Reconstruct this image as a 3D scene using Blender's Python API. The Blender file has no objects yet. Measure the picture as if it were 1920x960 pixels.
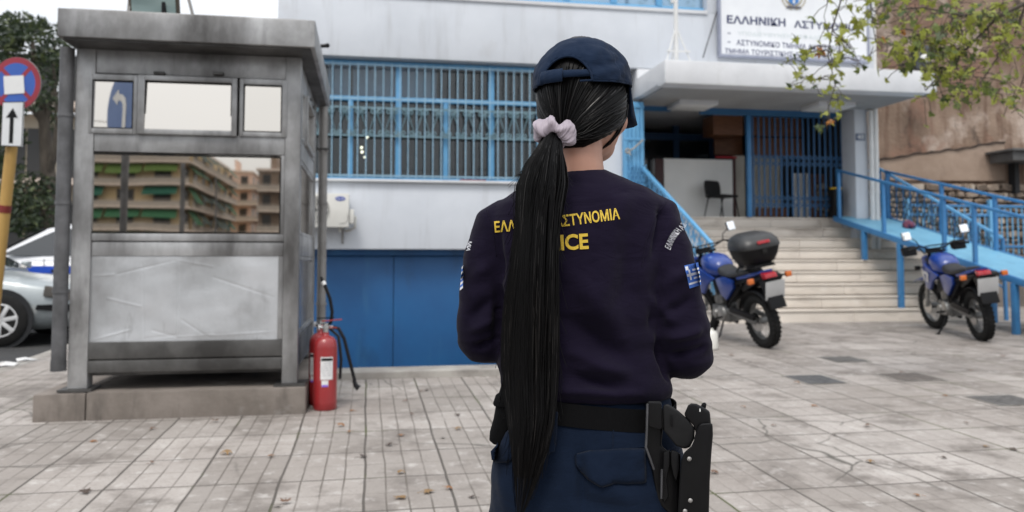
import bpy, bmesh, math, random
from mathutils import Vector, Matrix, noise
from mathutils.bvhtree import BVHTree
R = math.radians
C = bpy.context.scene.collection
SC = bpy.context.scene
random.seed(11)

# ------------------------------------------------------------------ camera
F = 1530.0; W, H = 1920.0, 960.0
CAMZ = 1.22; YAW = R(10.0); PITCH = R(3.0); PYC = 408.0      # PYC: row of the optical axis
SLOPE = 0.025                                                 # the pavement climbs gently towards the station
cam_d = bpy.data.cameras.new('camera'); cam = bpy.data.objects.new('camera', cam_d); C.objects.link(cam)
cam.location = (0, 0, CAMZ); cam.rotation_euler = (R(90) + PITCH, 0, -YAW)
cam_d.sensor_width = 36.0; cam_d.lens = F / W * 36.0
cam_d.shift_y = (PYC - H / 2) / W
cam_d.clip_start = 0.05; cam_d.clip_end = 2000
cam_d.dof.use_dof = True; cam_d.dof.focus_distance = 1.52; cam_d.dof.aperture_fstop = 5.0
SC.camera = cam

# ------------------------------------------------------------------ sky, sun, exposure
SUN_EL, SUN_AZ = R(58), R(205)      # azimuth measured from +Y clockwise: behind the camera, to the left
wd = bpy.data.worlds.new('World'); SC.world = wd; wd.use_nodes = True
nt = wd.node_tree; nt.nodes.clear()
wo = nt.nodes.new('ShaderNodeOutputWorld'); bg = nt.nodes.new('ShaderNodeBackground')
sky = nt.nodes.new('ShaderNodeTexSky'); sky.sky_type = 'NISHITA'; sky.sun_disc = False
sky.sun_elevation = SUN_EL; sky.sun_rotation = SUN_AZ; sky.dust_density = 4.0; sky.air_density = 1.2
# an overcast sheet: pale cloud mixed over the blue, a little uneven
tcw = nt.nodes.new('ShaderNodeTexCoord'); mpw = nt.nodes.new('ShaderNodeMapping'); mpw.inputs['Scale'].default_value = (1.5, 1.5, 4.0)
nzw = nt.nodes.new('ShaderNodeTexNoise'); nzw.inputs['Scale'].default_value = 1.6; nzw.inputs['Detail'].default_value = 6
crw = nt.nodes.new('ShaderNodeValToRGB')
crw.color_ramp.elements[0].position = 0.3; crw.color_ramp.elements[0].color = (0.80, 0.80, 0.80, 1)
crw.color_ramp.elements[1].position = 0.7; crw.color_ramp.elements[1].color = (0.97, 0.97, 0.97, 1)
mxw = nt.nodes.new('ShaderNodeMix'); mxw.data_type = 'RGBA'
mxw.inputs[7].default_value = (9.3, 9.6, 10.0, 1)
nt.links.new(tcw.outputs['Generated'], mpw.inputs['Vector']); nt.links.new(mpw.outputs['Vector'], nzw.inputs['Vector'])
nt.links.new(nzw.outputs['Fac'], crw.inputs['Fac']); nt.links.new(crw.outputs['Color'], mxw.inputs[0])
nt.links.new(sky.outputs['Color'], mxw.inputs[6])
# an overcast sky is about three times as bright overhead as at the horizon
spw = nt.nodes.new('ShaderNodeSeparateXYZ'); nmw = nt.nodes.new('ShaderNodeVectorMath'); nmw.operation = 'NORMALIZE'
nt.links.new(tcw.outputs['Generated'], nmw.inputs[0]); nt.links.new(nmw.outputs['Vector'], spw.inputs[0])
mrw = nt.nodes.new('ShaderNodeMapRange'); mrw.inputs['From Min'].default_value = 0; mrw.inputs['From Max'].default_value = 1; mrw.inputs['To Min'].default_value = 0.66; mrw.inputs['To Max'].default_value = 1.55
nt.links.new(spw.outputs['Z'], mrw.inputs['Value'])
vmw = nt.nodes.new('ShaderNodeVectorMath'); vmw.operation = 'SCALE'; nt.links.new(mxw.outputs[2], vmw.inputs[0]); nt.links.new(mrw.outputs['Result'], vmw.inputs['Scale'])
nt.links.new(vmw.outputs['Vector'], bg.inputs['Color'])
bg.inputs['Strength'].default_value = 0.112
nt.links.new(bg.outputs['Background'], wo.inputs['Surface'])
sun_d = bpy.data.lights.new('sun', 'SUN'); sun = bpy.data.objects.new('sun', sun_d); C.objects.link(sun)
sun_d.energy = 1.5; sun_d.angle = R(18); sun_d.color = (1.0, 0.95, 0.89)
sd = Vector((math.sin(SUN_AZ) * math.cos(SUN_EL), math.cos(SUN_AZ) * math.cos(SUN_EL), math.sin(SUN_EL)))
sun.rotation_euler = (-sd).to_track_quat('-Z', 'Y').to_euler()
SC.view_settings.view_transform = 'Standard'; SC.view_settings.look = 'None'
SC.view_settings.exposure = 0.30; SC.view_settings.gamma = 1.0
try: SC.view_settings.use_curve_mapping = False
except Exception: pass
SC.cycles.max_bounces = 8; SC.cycles.glossy_bounces = 4; SC.cycles.transparent_max_bounces = 8
SC.cycles.sample_clamp_indirect = 6.0
SC.cycles.use_denoising = True

# ------------------------------------------------------------------ measuring: a photo pixel to a point on a plane of the place
_f = Vector((math.sin(YAW) * math.cos(PITCH), math.cos(YAW) * math.cos(PITCH), math.sin(PITCH)))
_r = Vector((math.cos(YAW), -math.sin(YAW), 0)); _u = _r.cross(_f)
CAM = Vector((0, 0, CAMZ))
def ray(px, py): return _f + _r * ((px - W / 2) / F) + _u * ((PYC - py) / F)
def onY(px, py, Y): d = ray(px, py); return CAM + d * (Y / d.y)
def onX(px, py, X): d = ray(px, py); return CAM + d * (X / d.x)
def onZ(px, py, Z): d = ray(px, py); return CAM + d * ((Z - CAMZ) / d.z)
def onG(px, py): d = ray(px, py); return CAM + d * (-CAMZ / (d.z - SLOPE * d.y))
def onD(px, py, D): return CAM + ray(px, py) * D          # at distance D along the optical axis
def gz(y): return SLOPE * y

# ------------------------------------------------------------------ mesh helpers
class MB:
    def __init__(s): s.v = []; s.f = []; s.m = []
    def add(s, vs, fs, mi=0):
        b = len(s.v); s.v += [Vector(v) for v in vs]
        for f in fs: s.f.append([b + i for i in f]); s.m.append(mi)
        return s
    def box(s, x0, x1, y0, y1, z0, z1, mi=0):
        if x0 > x1: x0, x1 = x1, x0
        if y0 > y1: y0, y1 = y1, y0
        if z0 > z1: z0, z1 = z1, z0
        return s.add([(x0,y0,z0),(x1,y0,z0),(x1,y1,z0),(x0,y1,z0),(x0,y0,z1),(x1,y0,z1),(x1,y1,z1),(x0,y1,z1)],
                     [(0,3,2,1),(4,5,6,7),(0,1,5,4),(1,2,6,5),(2,3,7,6),(3,0,4,7)], mi)
    def obox(s, c, size, M=None, mi=0):
        M = M or Matrix.Identity(3); c = Vector(c); hx, hy, hz = [k / 2 for k in size]
        vs = [c + M @ Vector(q) for q in [(-hx,-hy,-hz),(hx,-hy,-hz),(hx,hy,-hz),(-hx,hy,-hz),(-hx,-hy,hz),(hx,-hy,hz),(hx,hy,hz),(-hx,hy,hz)]]
        return s.add(vs, [(0,3,2,1),(4,5,6,7),(0,1,5,4),(1,2,6,5),(2,3,7,6),(3,0,4,7)], mi)
    def bar(s, a, b, w, h, up=(0,0,1), mi=0):             # rectangular bar from a to b
        a = Vector(a); b = Vector(b); d = (b - a); L = d.length; d.normalize()
        u = Vector(up); sx = d.cross(u)
        if sx.length < 1e-5: sx = d.cross(Vector((1,0,0)))
        sx.normalize(); u = sx.cross(d)
        M = Matrix((sx, d, u)).transposed()
        return s.obox((a + b) / 2, (w, L, h), M, mi)
    def rings(s, rs, cap0=True, cap1=True, closed=True, mi=0):
        n = len(rs[0]); vs = [v for r in rs for v in r]; fs = []
        for i in range(len(rs) - 1):
            for j in range(n if closed else n - 1):
                k = (j + 1) % n
                fs.append((i*n+j, i*n+k, (i+1)*n+k, (i+1)*n+j))
        if cap0 and closed: fs.append(tuple(range(n))[::-1])
        if cap1 and closed: fs.append(tuple((len(rs)-1)*n + j for j in range(n)))
        return s.add(vs, fs, mi)
    def tube(s, pts, r, n=8, mi=0, cap=True, flat=1.0, flat_dir=None):
        pts = [Vector(p) for p in pts]
        rr = r if isinstance(r, (list, tuple)) else [r] * len(pts)
        out = []; prev = None
        for i, p in enumerate(pts):
            t = (pts[min(i+1, len(pts)-1)] - pts[max(i-1, 0)])
            if t.length < 1e-9: t = Vector((0,0,1))
            t.normalize()
            if prev is None:
                a = Vector(flat_dir) if flat_dir else (Vector((0,0,1)) if abs(t.z) < .9 else Vector((1,0,0)))
            else: a = prev
            a = a - t * a.dot(t)
            if a.length < 1e-6: a = t.orthogonal()
            a.normalize(); prev = a; b = t.cross(a)
            out.append([p + (a * math.cos(2*math.pi*k/n) * flat + b * math.sin(2*math.pi*k/n)) * rr[i] for k in range(n)])
        return s.rings(out, cap, cap, True, mi)
    def cyl(s, a, b, r, n=16, r1=None, mi=0): return s.tube([a, b], [r, r if r1 is None else r1], n, mi)
    def lathe(s, prof, c=(0,0,0), axis='z', n=24, mi=0):   # prof: (radius, height)
        c = Vector(c); rs = []
        for (r, h) in prof:
            ring = []
            for k in range(n):
                a = 2*math.pi*k/n; x, y = r*math.cos(a), r*math.sin(a)
                ring.append(c + (Vector((x, y, h)) if axis == 'z' else Vector((h, x, y)) if axis == 'x' else Vector((y, h, x))))
            rs.append(ring)
        return s.rings(rs, True, True, True, mi)
    def torus(s, c, axis, Rr, r, n=32, m=10, mi=0, flat=1.0, fn=None):
        c = Vector(c); ax = Vector(axis).normalized(); a = ax.orthogonal().normalized(); b = ax.cross(a); rs = []
        for i in range(n):
            t = 2*math.pi*i/n; d = a*math.cos(t) + b*math.sin(t); ring = []
            for j in range(m):
                u = 2*math.pi*j/m
                rr = r if fn is None else r * fn(t, u)
                ring.append(c + d*(Rr + rr*math.cos(u)) + ax*(rr*flat*math.sin(u)))
            rs.append(ring)
        rs.append(rs[0])
        return s.rings(rs, False, False, True, mi)
    def prism(s, poly, fn, d0, d1, mi=0):                  # poly of (u, v); fn(u, v, d) -> point
        n = len(poly); vs = [fn(u, v, d0) for u, v in poly] + [fn(u, v, d1) for u, v in poly]
        fs = [tuple(range(n))[::-1], tuple(range(n, 2*n))] + [(i, (i+1) % n, n+(i+1) % n, n+i) for i in range(n)]
        return s.add(vs, fs, mi)
    def ball(s, c, r, n=16, m=10, mi=0, M=None):
        c = Vector(c); rx, ry, rz = r if isinstance(r, (list, tuple)) else (r, r, r); M = M or Matrix.Identity(3); rs = []
        for i in range(m + 1):
            t = math.pi * (i + (0.02 if i == 0 else -0.02 if i == m else 0)) / m
            rs.append([c + M @ Vector((rx*math.sin(t)*math.cos(2*math.pi*k/n), ry*math.sin(t)*math.sin(2*math.pi*k/n), -rz*math.cos(t))) for k in range(n)])
        return s.rings(rs, True, True, True, mi)
    def build(s, name, mats, parent=None, world=False, bevel=0.0, smooth=True, angle=38, segs=2, fix=True):
        me = bpy.data.meshes.new(name)
        vs = s.v
        if world and parent is not None:
            Mw = Matrix.Identity(4); q = parent
            while q is not None: Mw = Matrix.Translation(q.location) @ q.rotation_euler.to_matrix().to_4x4() @ Mw; q = q.parent
            Mi = Mw.inverted()
            vs = [Mi @ v for v in vs]
        me.from_pydata([tuple(v) for v in vs], [], s.f)
        for i, p in enumerate(me.polygons): p.material_index = s.m[i]
        if fix or bevel:
            bm = bmesh.new(); bm.from_mesh(me)
            if fix: bmesh.ops.recalc_face_normals(bm, faces=bm.faces)
            if bevel:
                es = [e for e in bm.edges if len(e.link_faces) == 2 and e.calc_face_angle(0) > R(40)]
                bmesh.ops.bevel(bm, geom=es, offset=bevel, segments=segs, profile=0.6, affect='EDGES', clamp_overlap=True)
            bm.to_mesh(me); bm.free()
        for m in (mats if isinstance(mats, (list, tuple)) else [mats]): me.materials.append(m)
        if smooth:
            me.polygons.foreach_set('use_smooth', [True] * len(me.polygons))
            me.set_sharp_from_angle(angle=R(angle))
        o = bpy.data.objects.new(name, me); C.objects.link(o)
        if parent is not None: o.parent = parent
        return o

def build_each(mb, name, mats, parent=None, **k):
    """every loose piece of the builder becomes a mesh of its own"""
    p = list(range(len(mb.v)))
    def find(i):
        while p[i] != i: p[i] = p[p[i]]; i = p[i]
        return i
    for f in mb.f:
        for i in f[1:]: p[find(i)] = find(f[0])
    groups = {}
    for f, m in zip(mb.f, mb.m): groups.setdefault(find(f[0]), []).append((f, m))
    out = []
    for fs in groups.values():
        b = MB(); idx = {}
        for f, m in fs:
            for i in f:
                if i not in idx: idx[i] = len(b.v); b.v.append(mb.v[i])
            b.f.append([idx[i] for i in f]); b.m.append(m)
        out.append(b.build(name, mats, parent, **k))
    return out
def tag(o, label=None, cat=None, group=None, kind=None):
    if label: o['label'] = label
    if cat: o['category'] = cat
    if group: o['group'] = group
    if kind: o['kind'] = kind
    return o
def thing(name, label, cat, loc=(0,0,0), rot=(0,0,0), group=None):
    o = bpy.data.objects.new(name, None); C.objects.link(o)
    o.location = loc; o.rotation_euler = rot; o.empty_display_size = 0.1
    return tag(o, label, cat, group)
def struct(o): o['kind'] = 'structure'; return o
def copy_tree(o, parent=None):
    c = o.copy(); C.objects.link(c)
    if parent is not None: c.parent = parent
    for ch in list(o.children): copy_tree(ch, c)
    return c

_tc = {}
def text_geo(body, offset=0.0):                            # flat text as (verts, faces), fitted to the unit box
    key = (body, offset)
    if key in _tc: return _tc[key]
    cu = bpy.data.curves.new('lettering', 'FONT'); cu.body = body; cu.size = 1.0; cu.offset = offset; cu.resolution_u = 3
    ob = bpy.data.objects.new('lettering', cu); C.objects.link(ob)
    dg = bpy.context.evaluated_depsgraph_get(); me = ob.evaluated_get(dg).to_mesh()
    vs = [v.co.copy() for v in me.vertices]; fs = [tuple(p.vertices) for p in me.polygons]
    ob.evaluated_get(dg).to_mesh_clear(); bpy.data.objects.remove(ob); bpy.data.curves.remove(cu)
    x0 = min(v.x for v in vs); x1 = max(v.x for v in vs); y0 = min(v.y for v in vs); y1 = max(v.y for v in vs)
    vs = [((v.x-x0)/(x1-x0), (v.y-y0)/(y1-y0)) for v in vs]
    _tc[key] = (vs, fs); return vs, fs
def text_mb(body, fn, offset=0.0, mb=None, mi=0):          # fn(u, v) -> point
    vs, fs = text_geo(body, offset); mb = mb or MB()
    return mb.add([fn(u, v) for u, v in vs], fs, mi)

# ------------------------------------------------------------------ materials
def _new(name):
    m = bpy.data.materials.new(name); m.use_nodes = True; t = m.node_tree
    return m, t, t.nodes['Principled BSDF']
def rgb(r, g, b): 
    f = lambda c: (c/255/12.92) if c/255 <= .04045 else ((c/255+.055)/1.055)**2.4
    return (f(r), f(g), f(b))
def mat(name, col, rough=0.5, metal=0.0, spec=None, coat=0.0):
    m, t, b = _new(name); b.inputs['Base Color'].default_value = (*col, 1); b.inputs['Roughness'].default_value = rough
    b.inputs['Metallic'].default_value = metal
    if spec is not None: b.inputs['Specular IOR Level'].default_value = spec
    if coat: b.inputs['Coat Weight'].default_value = coat; b.inputs['Coat Roughness'].default_value = 0.08
    return m
def nmat(name, c1, c2, scale=4.0, rough=0.6, metal=0.0, lo=0.35, hi=0.65, stretch=(1,1,1), detail=6, bump=0.0, bscale=None,
         layer=None, rvar=0.12, spec=None, coat=0.0, bdist=0.01):
    """noise-mottled paint, plaster, cloth, metal; layer = (colour, scale, lo, hi, stretch) adds dirt on top"""
    m, t, b = _new(name); N = t.nodes; L = t.links
    tc = N.new('ShaderNodeTexCoord')
    def nz(sc, st, det=detail):
        mp = N.new('ShaderNodeMapping'); mp.inputs['Scale'].default_value = st
        n = N.new('ShaderNodeTexNoise'); n.inputs['Scale'].default_value = sc; n.inputs['Detail'].default_value = det; n.inputs['Roughness'].default_value = 0.6
        L.new(tc.outputs['Object'], mp.inputs['Vector']); L.new(mp.outputs['Vector'], n.inputs['Vector']); return n
    def ramp(src, a, z):
        mr = N.new('ShaderNodeMapRange'); mr.inputs['From Min'].default_value = a; mr.inputs['From Max'].default_value = z; mr.clamp = True
        L.new(src, mr.inputs['Value']); return mr.outputs['Result']
    def mix(fac, A, B):
        x = N.new('ShaderNodeMix'); x.data_type = 'RGBA'; L.new(fac, x.inputs[0])
        for k, q in ((6, A), (7, B)):
            if isinstance(q, tuple): x.inputs[k].default_value = (*q, 1)
            else: L.new(q, x.inputs[k])
        return x.outputs[2]
    n1 = nz(scale, stretch); f1 = ramp(n1.outputs['Fac'], lo, hi); col = mix(f1, tuple(c1), tuple(c2))
    for ly in ([] if layer is None else layer if isinstance(layer, list) else [layer]):
        n2 = nz(ly[1], ly[4]); f2 = ramp(n2.outputs['Fac'], ly[2], ly[3]); col = mix(f2, col, tuple(ly[0]))
    L.new(col, b.inputs['Base Color'])
    rr = N.new('ShaderNodeMapRange'); rr.inputs['To Min'].default_value = max(0.02, rough - rvar); rr.inputs['To Max'].default_value = min(1, rough + rvar)
    L.new(n1.outputs['Fac'], rr.inputs['Value']); L.new(rr.outputs['Result'], b.inputs['Roughness'])
    b.inputs['Metallic'].default_value = metal
    if spec is not None: b.inputs['Specular IOR Level'].default_value = spec
    if coat: b.inputs['Coat Weight'].default_value = coat; b.inputs['Coat Roughness'].default_value = 0.1
    if bump:
        n3 = nz(bscale or scale * 6, stretch, 4); bp = N.new('ShaderNodeBump'); bp.inputs['Strength'].default_value = bump; bp.inputs['Distance'].default_value = bdist
        L.new(n3.outputs['Fac'], bp.inputs['Height']); L.new(bp.outputs['Normal'], b.inputs['Normal'])
    return m

def pavement_mat():
    m, t, b = _new('paving'); N = t.nodes; L = t.links
    tc = N.new('ShaderNodeTexCoord')
    wob = N.new('ShaderNodeTexNoise'); wob.inputs['Scale'].default_value = 1.6; wob.inputs['Detail'].default_value = 3
    L.new(tc.outputs['Object'], wob.inputs['Vector'])
    vs = N.new('ShaderNodeVectorMath'); vs.operation = 'MULTIPLY_ADD'; vs.inputs[1].default_value = (0.03, 0.03, 0)
    off = N.new('ShaderNodeVectorMath'); off.operation = 'SUBTRACT'; jp = onG(684, 897); off.inputs[1].default_value = (jp.x + .015, jp.y + .015, 0); L.new(tc.outputs['Object'], off.inputs[0])
    L.new(wob.outputs['Color'], vs.inputs[0]); L.new(off.outputs['Vector'], vs.inputs[2])
    def brick(w, h, mortar, smooth):
        k = N.new('ShaderNodeTexBrick'); k.offset = 0.0; k.squash = 1.0
        k.inputs['Scale'].default_value = 1.0; k.inputs['Brick Width'].default_value = w; k.inputs['Row Height'].default_value = h
        k.inputs['Mortar Size'].default_value = mortar; k.inputs['Mortar Smooth'].default_value = smooth
        k.inputs['Color1'].default_value = (0.55, 0.55, 0.55, 1); k.inputs['Color2'].default_value = (1, 1, 1, 1); k.inputs['Mortar'].default_value = (0.75, 0.75, 0.75, 1); k.inputs['Bias'].default_value = 0.0
        L.new(vs.outputs['Vector'], k.inputs['Vector']); return k
    big = brick(0.416, 0.52, 0.0072, 0.3); small = brick(0.104, 0.52, 0.0048, 0.35); rows = brick(0.416, 0.26, 0.0046, 0.4)
    big.inputs['Color1'].default_value = (0.0, 0.0, 0.0, 1)
    def noi(sc, det=6, st=(1,1,1)):
        mp = N.new('ShaderNodeMapping'); mp.inputs['Scale'].default_value = st
        L.new(tc.outputs['Object'], mp.inputs['Vector'])
        n = N.new('ShaderNodeTexNoise'); n.inputs['Scale'].default_value = sc; n.inputs['Detail'].default_value = det; n.inputs['Roughness'].default_value = 0.65
        L.new(mp.outputs['Vector'], n.inputs['Vector']); return n.outputs['Fac']
    def ramp(src, a, z, t0=0.0, t1=1.0):
        mr = N.new('ShaderNodeMapRange'); mr.inputs['From Min'].default_value = a; mr.inputs['From Max'].default_value = z
        mr.inputs['To Min'].default_value = t0; mr.inputs['To Max'].default_value = t1
        L.new(src, mr.inputs['Value']); return mr.outputs['Result']
    def mix(fac, A, B, typ='MIX'):
        x = N.new('ShaderNodeMix'); x.data_type = 'RGBA'; x.blend_type = typ
        if isinstance(fac, float): x.inputs[0].default_value = fac
        else: L.new(fac, x.inputs[0])
        for k, q in ((6, A), (7, B)):
            if isinstance(q, tuple): x.inputs[k].default_value = (*q, 1)
            else: L.new(q, x.inputs[k])
        return x.outputs[2]
    def mul(a, c):
        x = N.new('ShaderNodeMath'); x.operation = 'MULTIPLY'; L.new(a, x.inputs[0])
        if isinstance(c, float): x.inputs[1].default_value = c
        else: L.new(c, x.inputs[1])
        return x.outputs[0]
    bw = N.new('ShaderNodeRGBToBW'); L.new(big.outputs['Color'], bw.inputs[0])
    base = mix(ramp(bw.outputs[0], 0, 1), (0.245, 0.222, 0.202), (0.385, 0.353, 0.327))
    base = mix(ramp(noi(0.8), 0.40, 0.66), base, (0.25, 0.222, 0.20))            # large grey patches
    base = mix(ramp(noi(3.2, 9), 0.50, 0.68), base, (0.15, 0.132, 0.118))            # smaller stains
    base = mix(ramp(noi(9.0, 9), 0.55, 0.80), base, (0.50, 0.475, 0.45))              # worn pale spots
    base = mix(mul(ramp(noi(60, 5), 0.54, 0.68), 0.6), base, (0.17, 0.15, 0.135))             # grit
    jm = ramp(noi(2.2, 5), 0.34, 0.54, 0.1, 1.0)
    sx = N.new('ShaderNodeSeparateXYZ'); L.new(vs.outputs['Vector'], sx.inputs[0]); xr = N.new('ShaderNodeMath'); xr.operation = 'MULTIPLY_ADD'; xr.inputs[1].default_value = 3.2; L.new(noi(0.7, 3), xr.inputs[0]); L.new(sx.outputs[0], xr.inputs[2])
    jm = mul(jm, ramp(xr.outputs[0], 2.6, 4.2, 1.0, 0.28))          # the right-hand slabs are worn smoother
    base = mix(mul(small.outputs['Fac'], mul(jm, 0.9)), base, (0.11, 0.095, 0.08))
    base = mix(mul(rows.outputs['Fac'], ramp(noi(1.3, 4), 0.34, 0.6, 0.1, 0.8)), base, (0.12, 0.105, 0.09))
    moss = mix(ramp(noi(0.9, 4), 0.55, 0.62), (0.085, 0.075, 0.065), (0.075, 0.085, 0.03))
    base = mix(mul(big.outputs['Fac'], ramp(noi(1.7, 5), 0.25, 0.5, 0.45, 1.0)), base, moss)
    # cracks
    vo = N.new('ShaderNodeTexVoronoi'); vo.feature = 'DISTANCE_TO_EDGE'; vo.inputs['Scale'].default_value = 0.75
    wv = N.new('ShaderNodeVectorMath'); wv.operation = 'MULTIPLY_ADD'; wv.inputs[1].default_value = (0.4, 0.4, 0); L.new(wob.outputs['Color'], wv.inputs[0]); L.new(tc.outputs['Object'], wv.inputs[2])
    L.new(wv.outputs['Vector'], vo.inputs['Vector'])
    crk = mul(ramp(vo.outputs['Distance'], 0.0, 0.0075, 1.0, 0.0), ramp(noi(0.55, 2), 0.50, 0.56))
    base = mix(crk, base, (0.07, 0.065, 0.055))
    L.new(base, b.inputs['Base Color']); b.inputs['Roughness'].default_value = 0.72; b.inputs['Specular IOR Level'].default_value = 0.35
    hh = N.new('ShaderNodeMath'); hh.operation = 'MULTIPLY_ADD'; hh.inputs[1].default_value = -0.6
    L.new(small.outputs['Fac'], hh.inputs[0]); 
    h2 = N.new('ShaderNodeMath'); h2.operation = 'MULTIPLY_ADD'; h2.inputs[1].default_value = -1.0
    L.new(big.outputs['Fac'], h2.inputs[0]); L.new(mul(noi(40, 6), 0.45), h2.inputs[2]); L.new(h2.outputs[0], hh.inputs[2])
    bp = N.new('ShaderNodeBump'); bp.inputs['Strength'].default_value = 0.7; bp.inputs['Distance'].default_value = 0.006
    L.new(hh.outputs[0], bp.inputs['Height']); L.new(bp.outputs['Normal'], b.inputs['Normal'])
    return m

def glass_mat(name, tint, rough=0.02, refl=0.5, wave=0.0):
    """window pane: dark see-through-looking body with a mirror-like face"""
    m, t, b = _new(name); N = t.nodes; L = t.links
    b.inputs['Base Color'].default_value = (*tint, 1); b.inputs['Roughness'].default_value = rough
    b.inputs['Metallic'].default_value = refl; b.inputs['Specular IOR Level'].default_value = 0.8
    if wave:
        tc = N.new('ShaderNodeTexCoord'); n = N.new('ShaderNodeTexNoise'); n.inputs['Scale'].default_value = 2.0; n.inputs['Detail'].default_value = 1
        bp = N.new('ShaderNodeBump'); bp.inputs['Strength'].default_value = wave; bp.inputs['Distance'].default_value = 0.01
        L.new(tc.outputs['Object'], n.inputs['Vector']); L.new(n.outputs['Fac'], bp.inputs['Height']); L.new(bp.outputs['Normal'], b.inputs['Normal'])
    return m
def clear_glass(name, tint=(0.85,0.9,0.92), face=0.16):
    m = bpy.data.materials.new(name); m.use_nodes = True; t = m.node_tree; t.nodes.clear()
    o = t.nodes.new('ShaderNodeOutputMaterial'); tr = t.nodes.new('ShaderNodeBsdfTransparent'); gl = t.nodes.new('ShaderNodeBsdfGlossy'); mx = t.nodes.new('ShaderNodeMixShader')
    lw = t.nodes.new('ShaderNodeLayerWeight'); lw.inputs['Blend'].default_value = 0.25
    mr = t.nodes.new('ShaderNodeMapRange'); mr.inputs['To Min'].default_value = face; mr.inputs['To Max'].default_value = 0.8
    tr.inputs['Color'].default_value = (*tint, 1); gl.inputs['Roughness'].default_value = 0.02
    t.links.new(lw.outputs['Fresnel'], mr.inputs['Value']); t.links.new(mr.outputs['Result'], mx.inputs['Fac'])
    t.links.new(tr.outputs[0], mx.inputs[1]); t.links.new(gl.outputs[0], mx.inputs[2]); t.links.new(mx.outputs[0], o.inputs['Surface'])
    return m

M = {}
M['paving'] = pavement_mat()
M['asphalt'] = nmat('asphalt', (0.026,0.026,0.028), (0.045,0.044,0.043), 3.0, 0.85, bump=0.4, bscale=180)
M['kerb'] = nmat('kerb', (0.36,0.34,0.31), (0.22,0.20,0.18), 3.5, 0.8, bump=0.3, bscale=60, layer=((0.12,0.11,0.10), 2.0, 0.5, 0.75, (1,1,1)))
M['concrete'] = nmat('concrete', (0.20,0.172,0.15), (0.135,0.115,0.098), 3.0, 0.85, bump=0.35, bscale=50, layer=[((0.065,0.055,0.047), 5.0, 0.52, 0.76, (1,1,0.25)), ((0.34,0.32,0.30), 1.6, 0.60, 0.75, (1,1,1))])
M['wall'] = nmat('white_plaster', (0.61,0.64,0.685), (0.55,0.58,0.625), 1.2, 0.75, bump=0.12, bscale=25, bdist=0.004, layer=[((0.44,0.455,0.48), 4.5, 0.54, 0.85, (1,1,0.12)), ((0.50,0.51,0.53), 0.9, 0.62, 0.8, (1,1,1))])
M['canopy'] = nmat('white_concrete', (0.66,0.67,0.69), (0.58,0.59,0.61), 2.0, 0.7, bump=0.15, bscale=30, bdist=0.004, layer=((0.42,0.42,0.42), 3.0, 0.6, 0.85, (1,1,0.5)))
M['blue'] = nmat('blue_paint', (0.05,0.205,0.43), (0.038,0.165,0.37), 5.0, 0.42, layer=((0.09,0.16,0.24), 9.0, 0.64, 0.8, (1,1,0.4)))
M['light_blue'] = nmat('light_blue_paint', (0.14,0.38,0.63), (0.11,0.33,0.57), 5.0, 0.45, layer=((0.18,0.26,0.32), 12.0, 0.66, 0.8, (1,1,0.4)))
M['ramp_blue'] = nmat('ramp_paint', (0.17,0.40,0.56), (0.13,0.34,0.50), 3.0, 0.5, layer=((0.11,0.25,0.36), 7.0, 0.55, 0.8, (1,1,1)))
M['deep_blue'] = nmat('garage_blue', (0.010,0.095,0.26), (0.008,0.080,0.23), 2.0, 0.5, bump=0.05, bscale=10, layer=[((0.03,0.14,0.29), 3.5, 0.56, 0.8, (1,1,0.15)), ((0.008,0.05,0.14), 1.3, 0.56, 0.75, (1,1,0.5))])
M['bar_grey'] = nmat('bar_paint', (0.30,0.47,0.60), (0.23,0.39,0.52), 9.0, 0.5)
M['iron'] = nmat('scroll_iron', (0.05,0.085,0.10), (0.035,0.065,0.08), 9.0, 0.55)
M['booth'] = nmat('booth_metal', (0.46,0.46,0.462), (0.25,0.248,0.245), 2.6, 0.42, 0.45, bump=0.08, bscale=14, bdist=0.004, layer=[((0.085,0.082,0.08), 1.5, 0.45, 0.68, (1,1,0.4)), ((0.05,0.048,0.046), 8.0, 0.56, 0.9, (1,1,0.15)), ((0.10,0.065,0.04), 9.0, 0.68, 0.80, (1,1,0.25))], rvar=0.18)
M['booth_dark'] = nmat('sooty_metal', (0.12,0.117,0.113), (0.042,0.04,0.038), 3.0, 0.5, 0.45, bump=0.1, bscale=14, layer=((0.03,0.03,0.03), 5.0, 0.52, 0.8, (1,1,0.4)), rvar=0.18)
M['booth_sheet'] = nmat('dented_sheet', (0.53,0.54,0.555), (0.39,0.40,0.41), 2.0, 0.40, 0.35, bump=0.05, bscale=7, layer=[((0.26,0.26,0.262), 2.0, 0.50, 0.74, (1,1,0.8)), ((0.16,0.155,0.15), 7.0, 0.60, 0.8, (1,1,0.25))])
M['pipe'] = nmat('pipe_grey', (0.13,0.13,0.135), (0.07,0.07,0.072), 6.0, 0.5, 0.3, layer=((0.03,0.03,0.03), 5.0, 0.55, 0.8, (1,1,0.2)))
M['pipe_pale'] = nmat('pipe_pale', (0.27,0.26,0.25), (0.20,0.19,0.18), 6.0, 0.5, 0.3)
M['mirror'] = glass_mat('mirror_glass', (0.74,0.69,0.625), 0.02, 1.0, 0.05)
M['pane'] = clear_glass('window_glass', (0.66,0.72,0.75), 0.045)
M['dark_pane'] = glass_mat('dark_glass', (0.02,0.025,0.03), 0.05, 0.0)
M['white'] = nmat('white_paint', (0.74,0.74,0.73), (0.66,0.66,0.65), 5.0, 0.4)
M['off_white'] = nmat('off_white', (0.66,0.65,0.61), (0.60,0.59,0.55), 4.0, 0.45)
M['black'] = mat('black_plastic', (0.005,0.005,0.006), 0.5, 0, 0.22)
M['matte_black'] = nmat('black_rubber', (0.008,0.008,0.008), (0.014,0.0135,0.013), 12, 0.8, spec=0.25)
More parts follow.
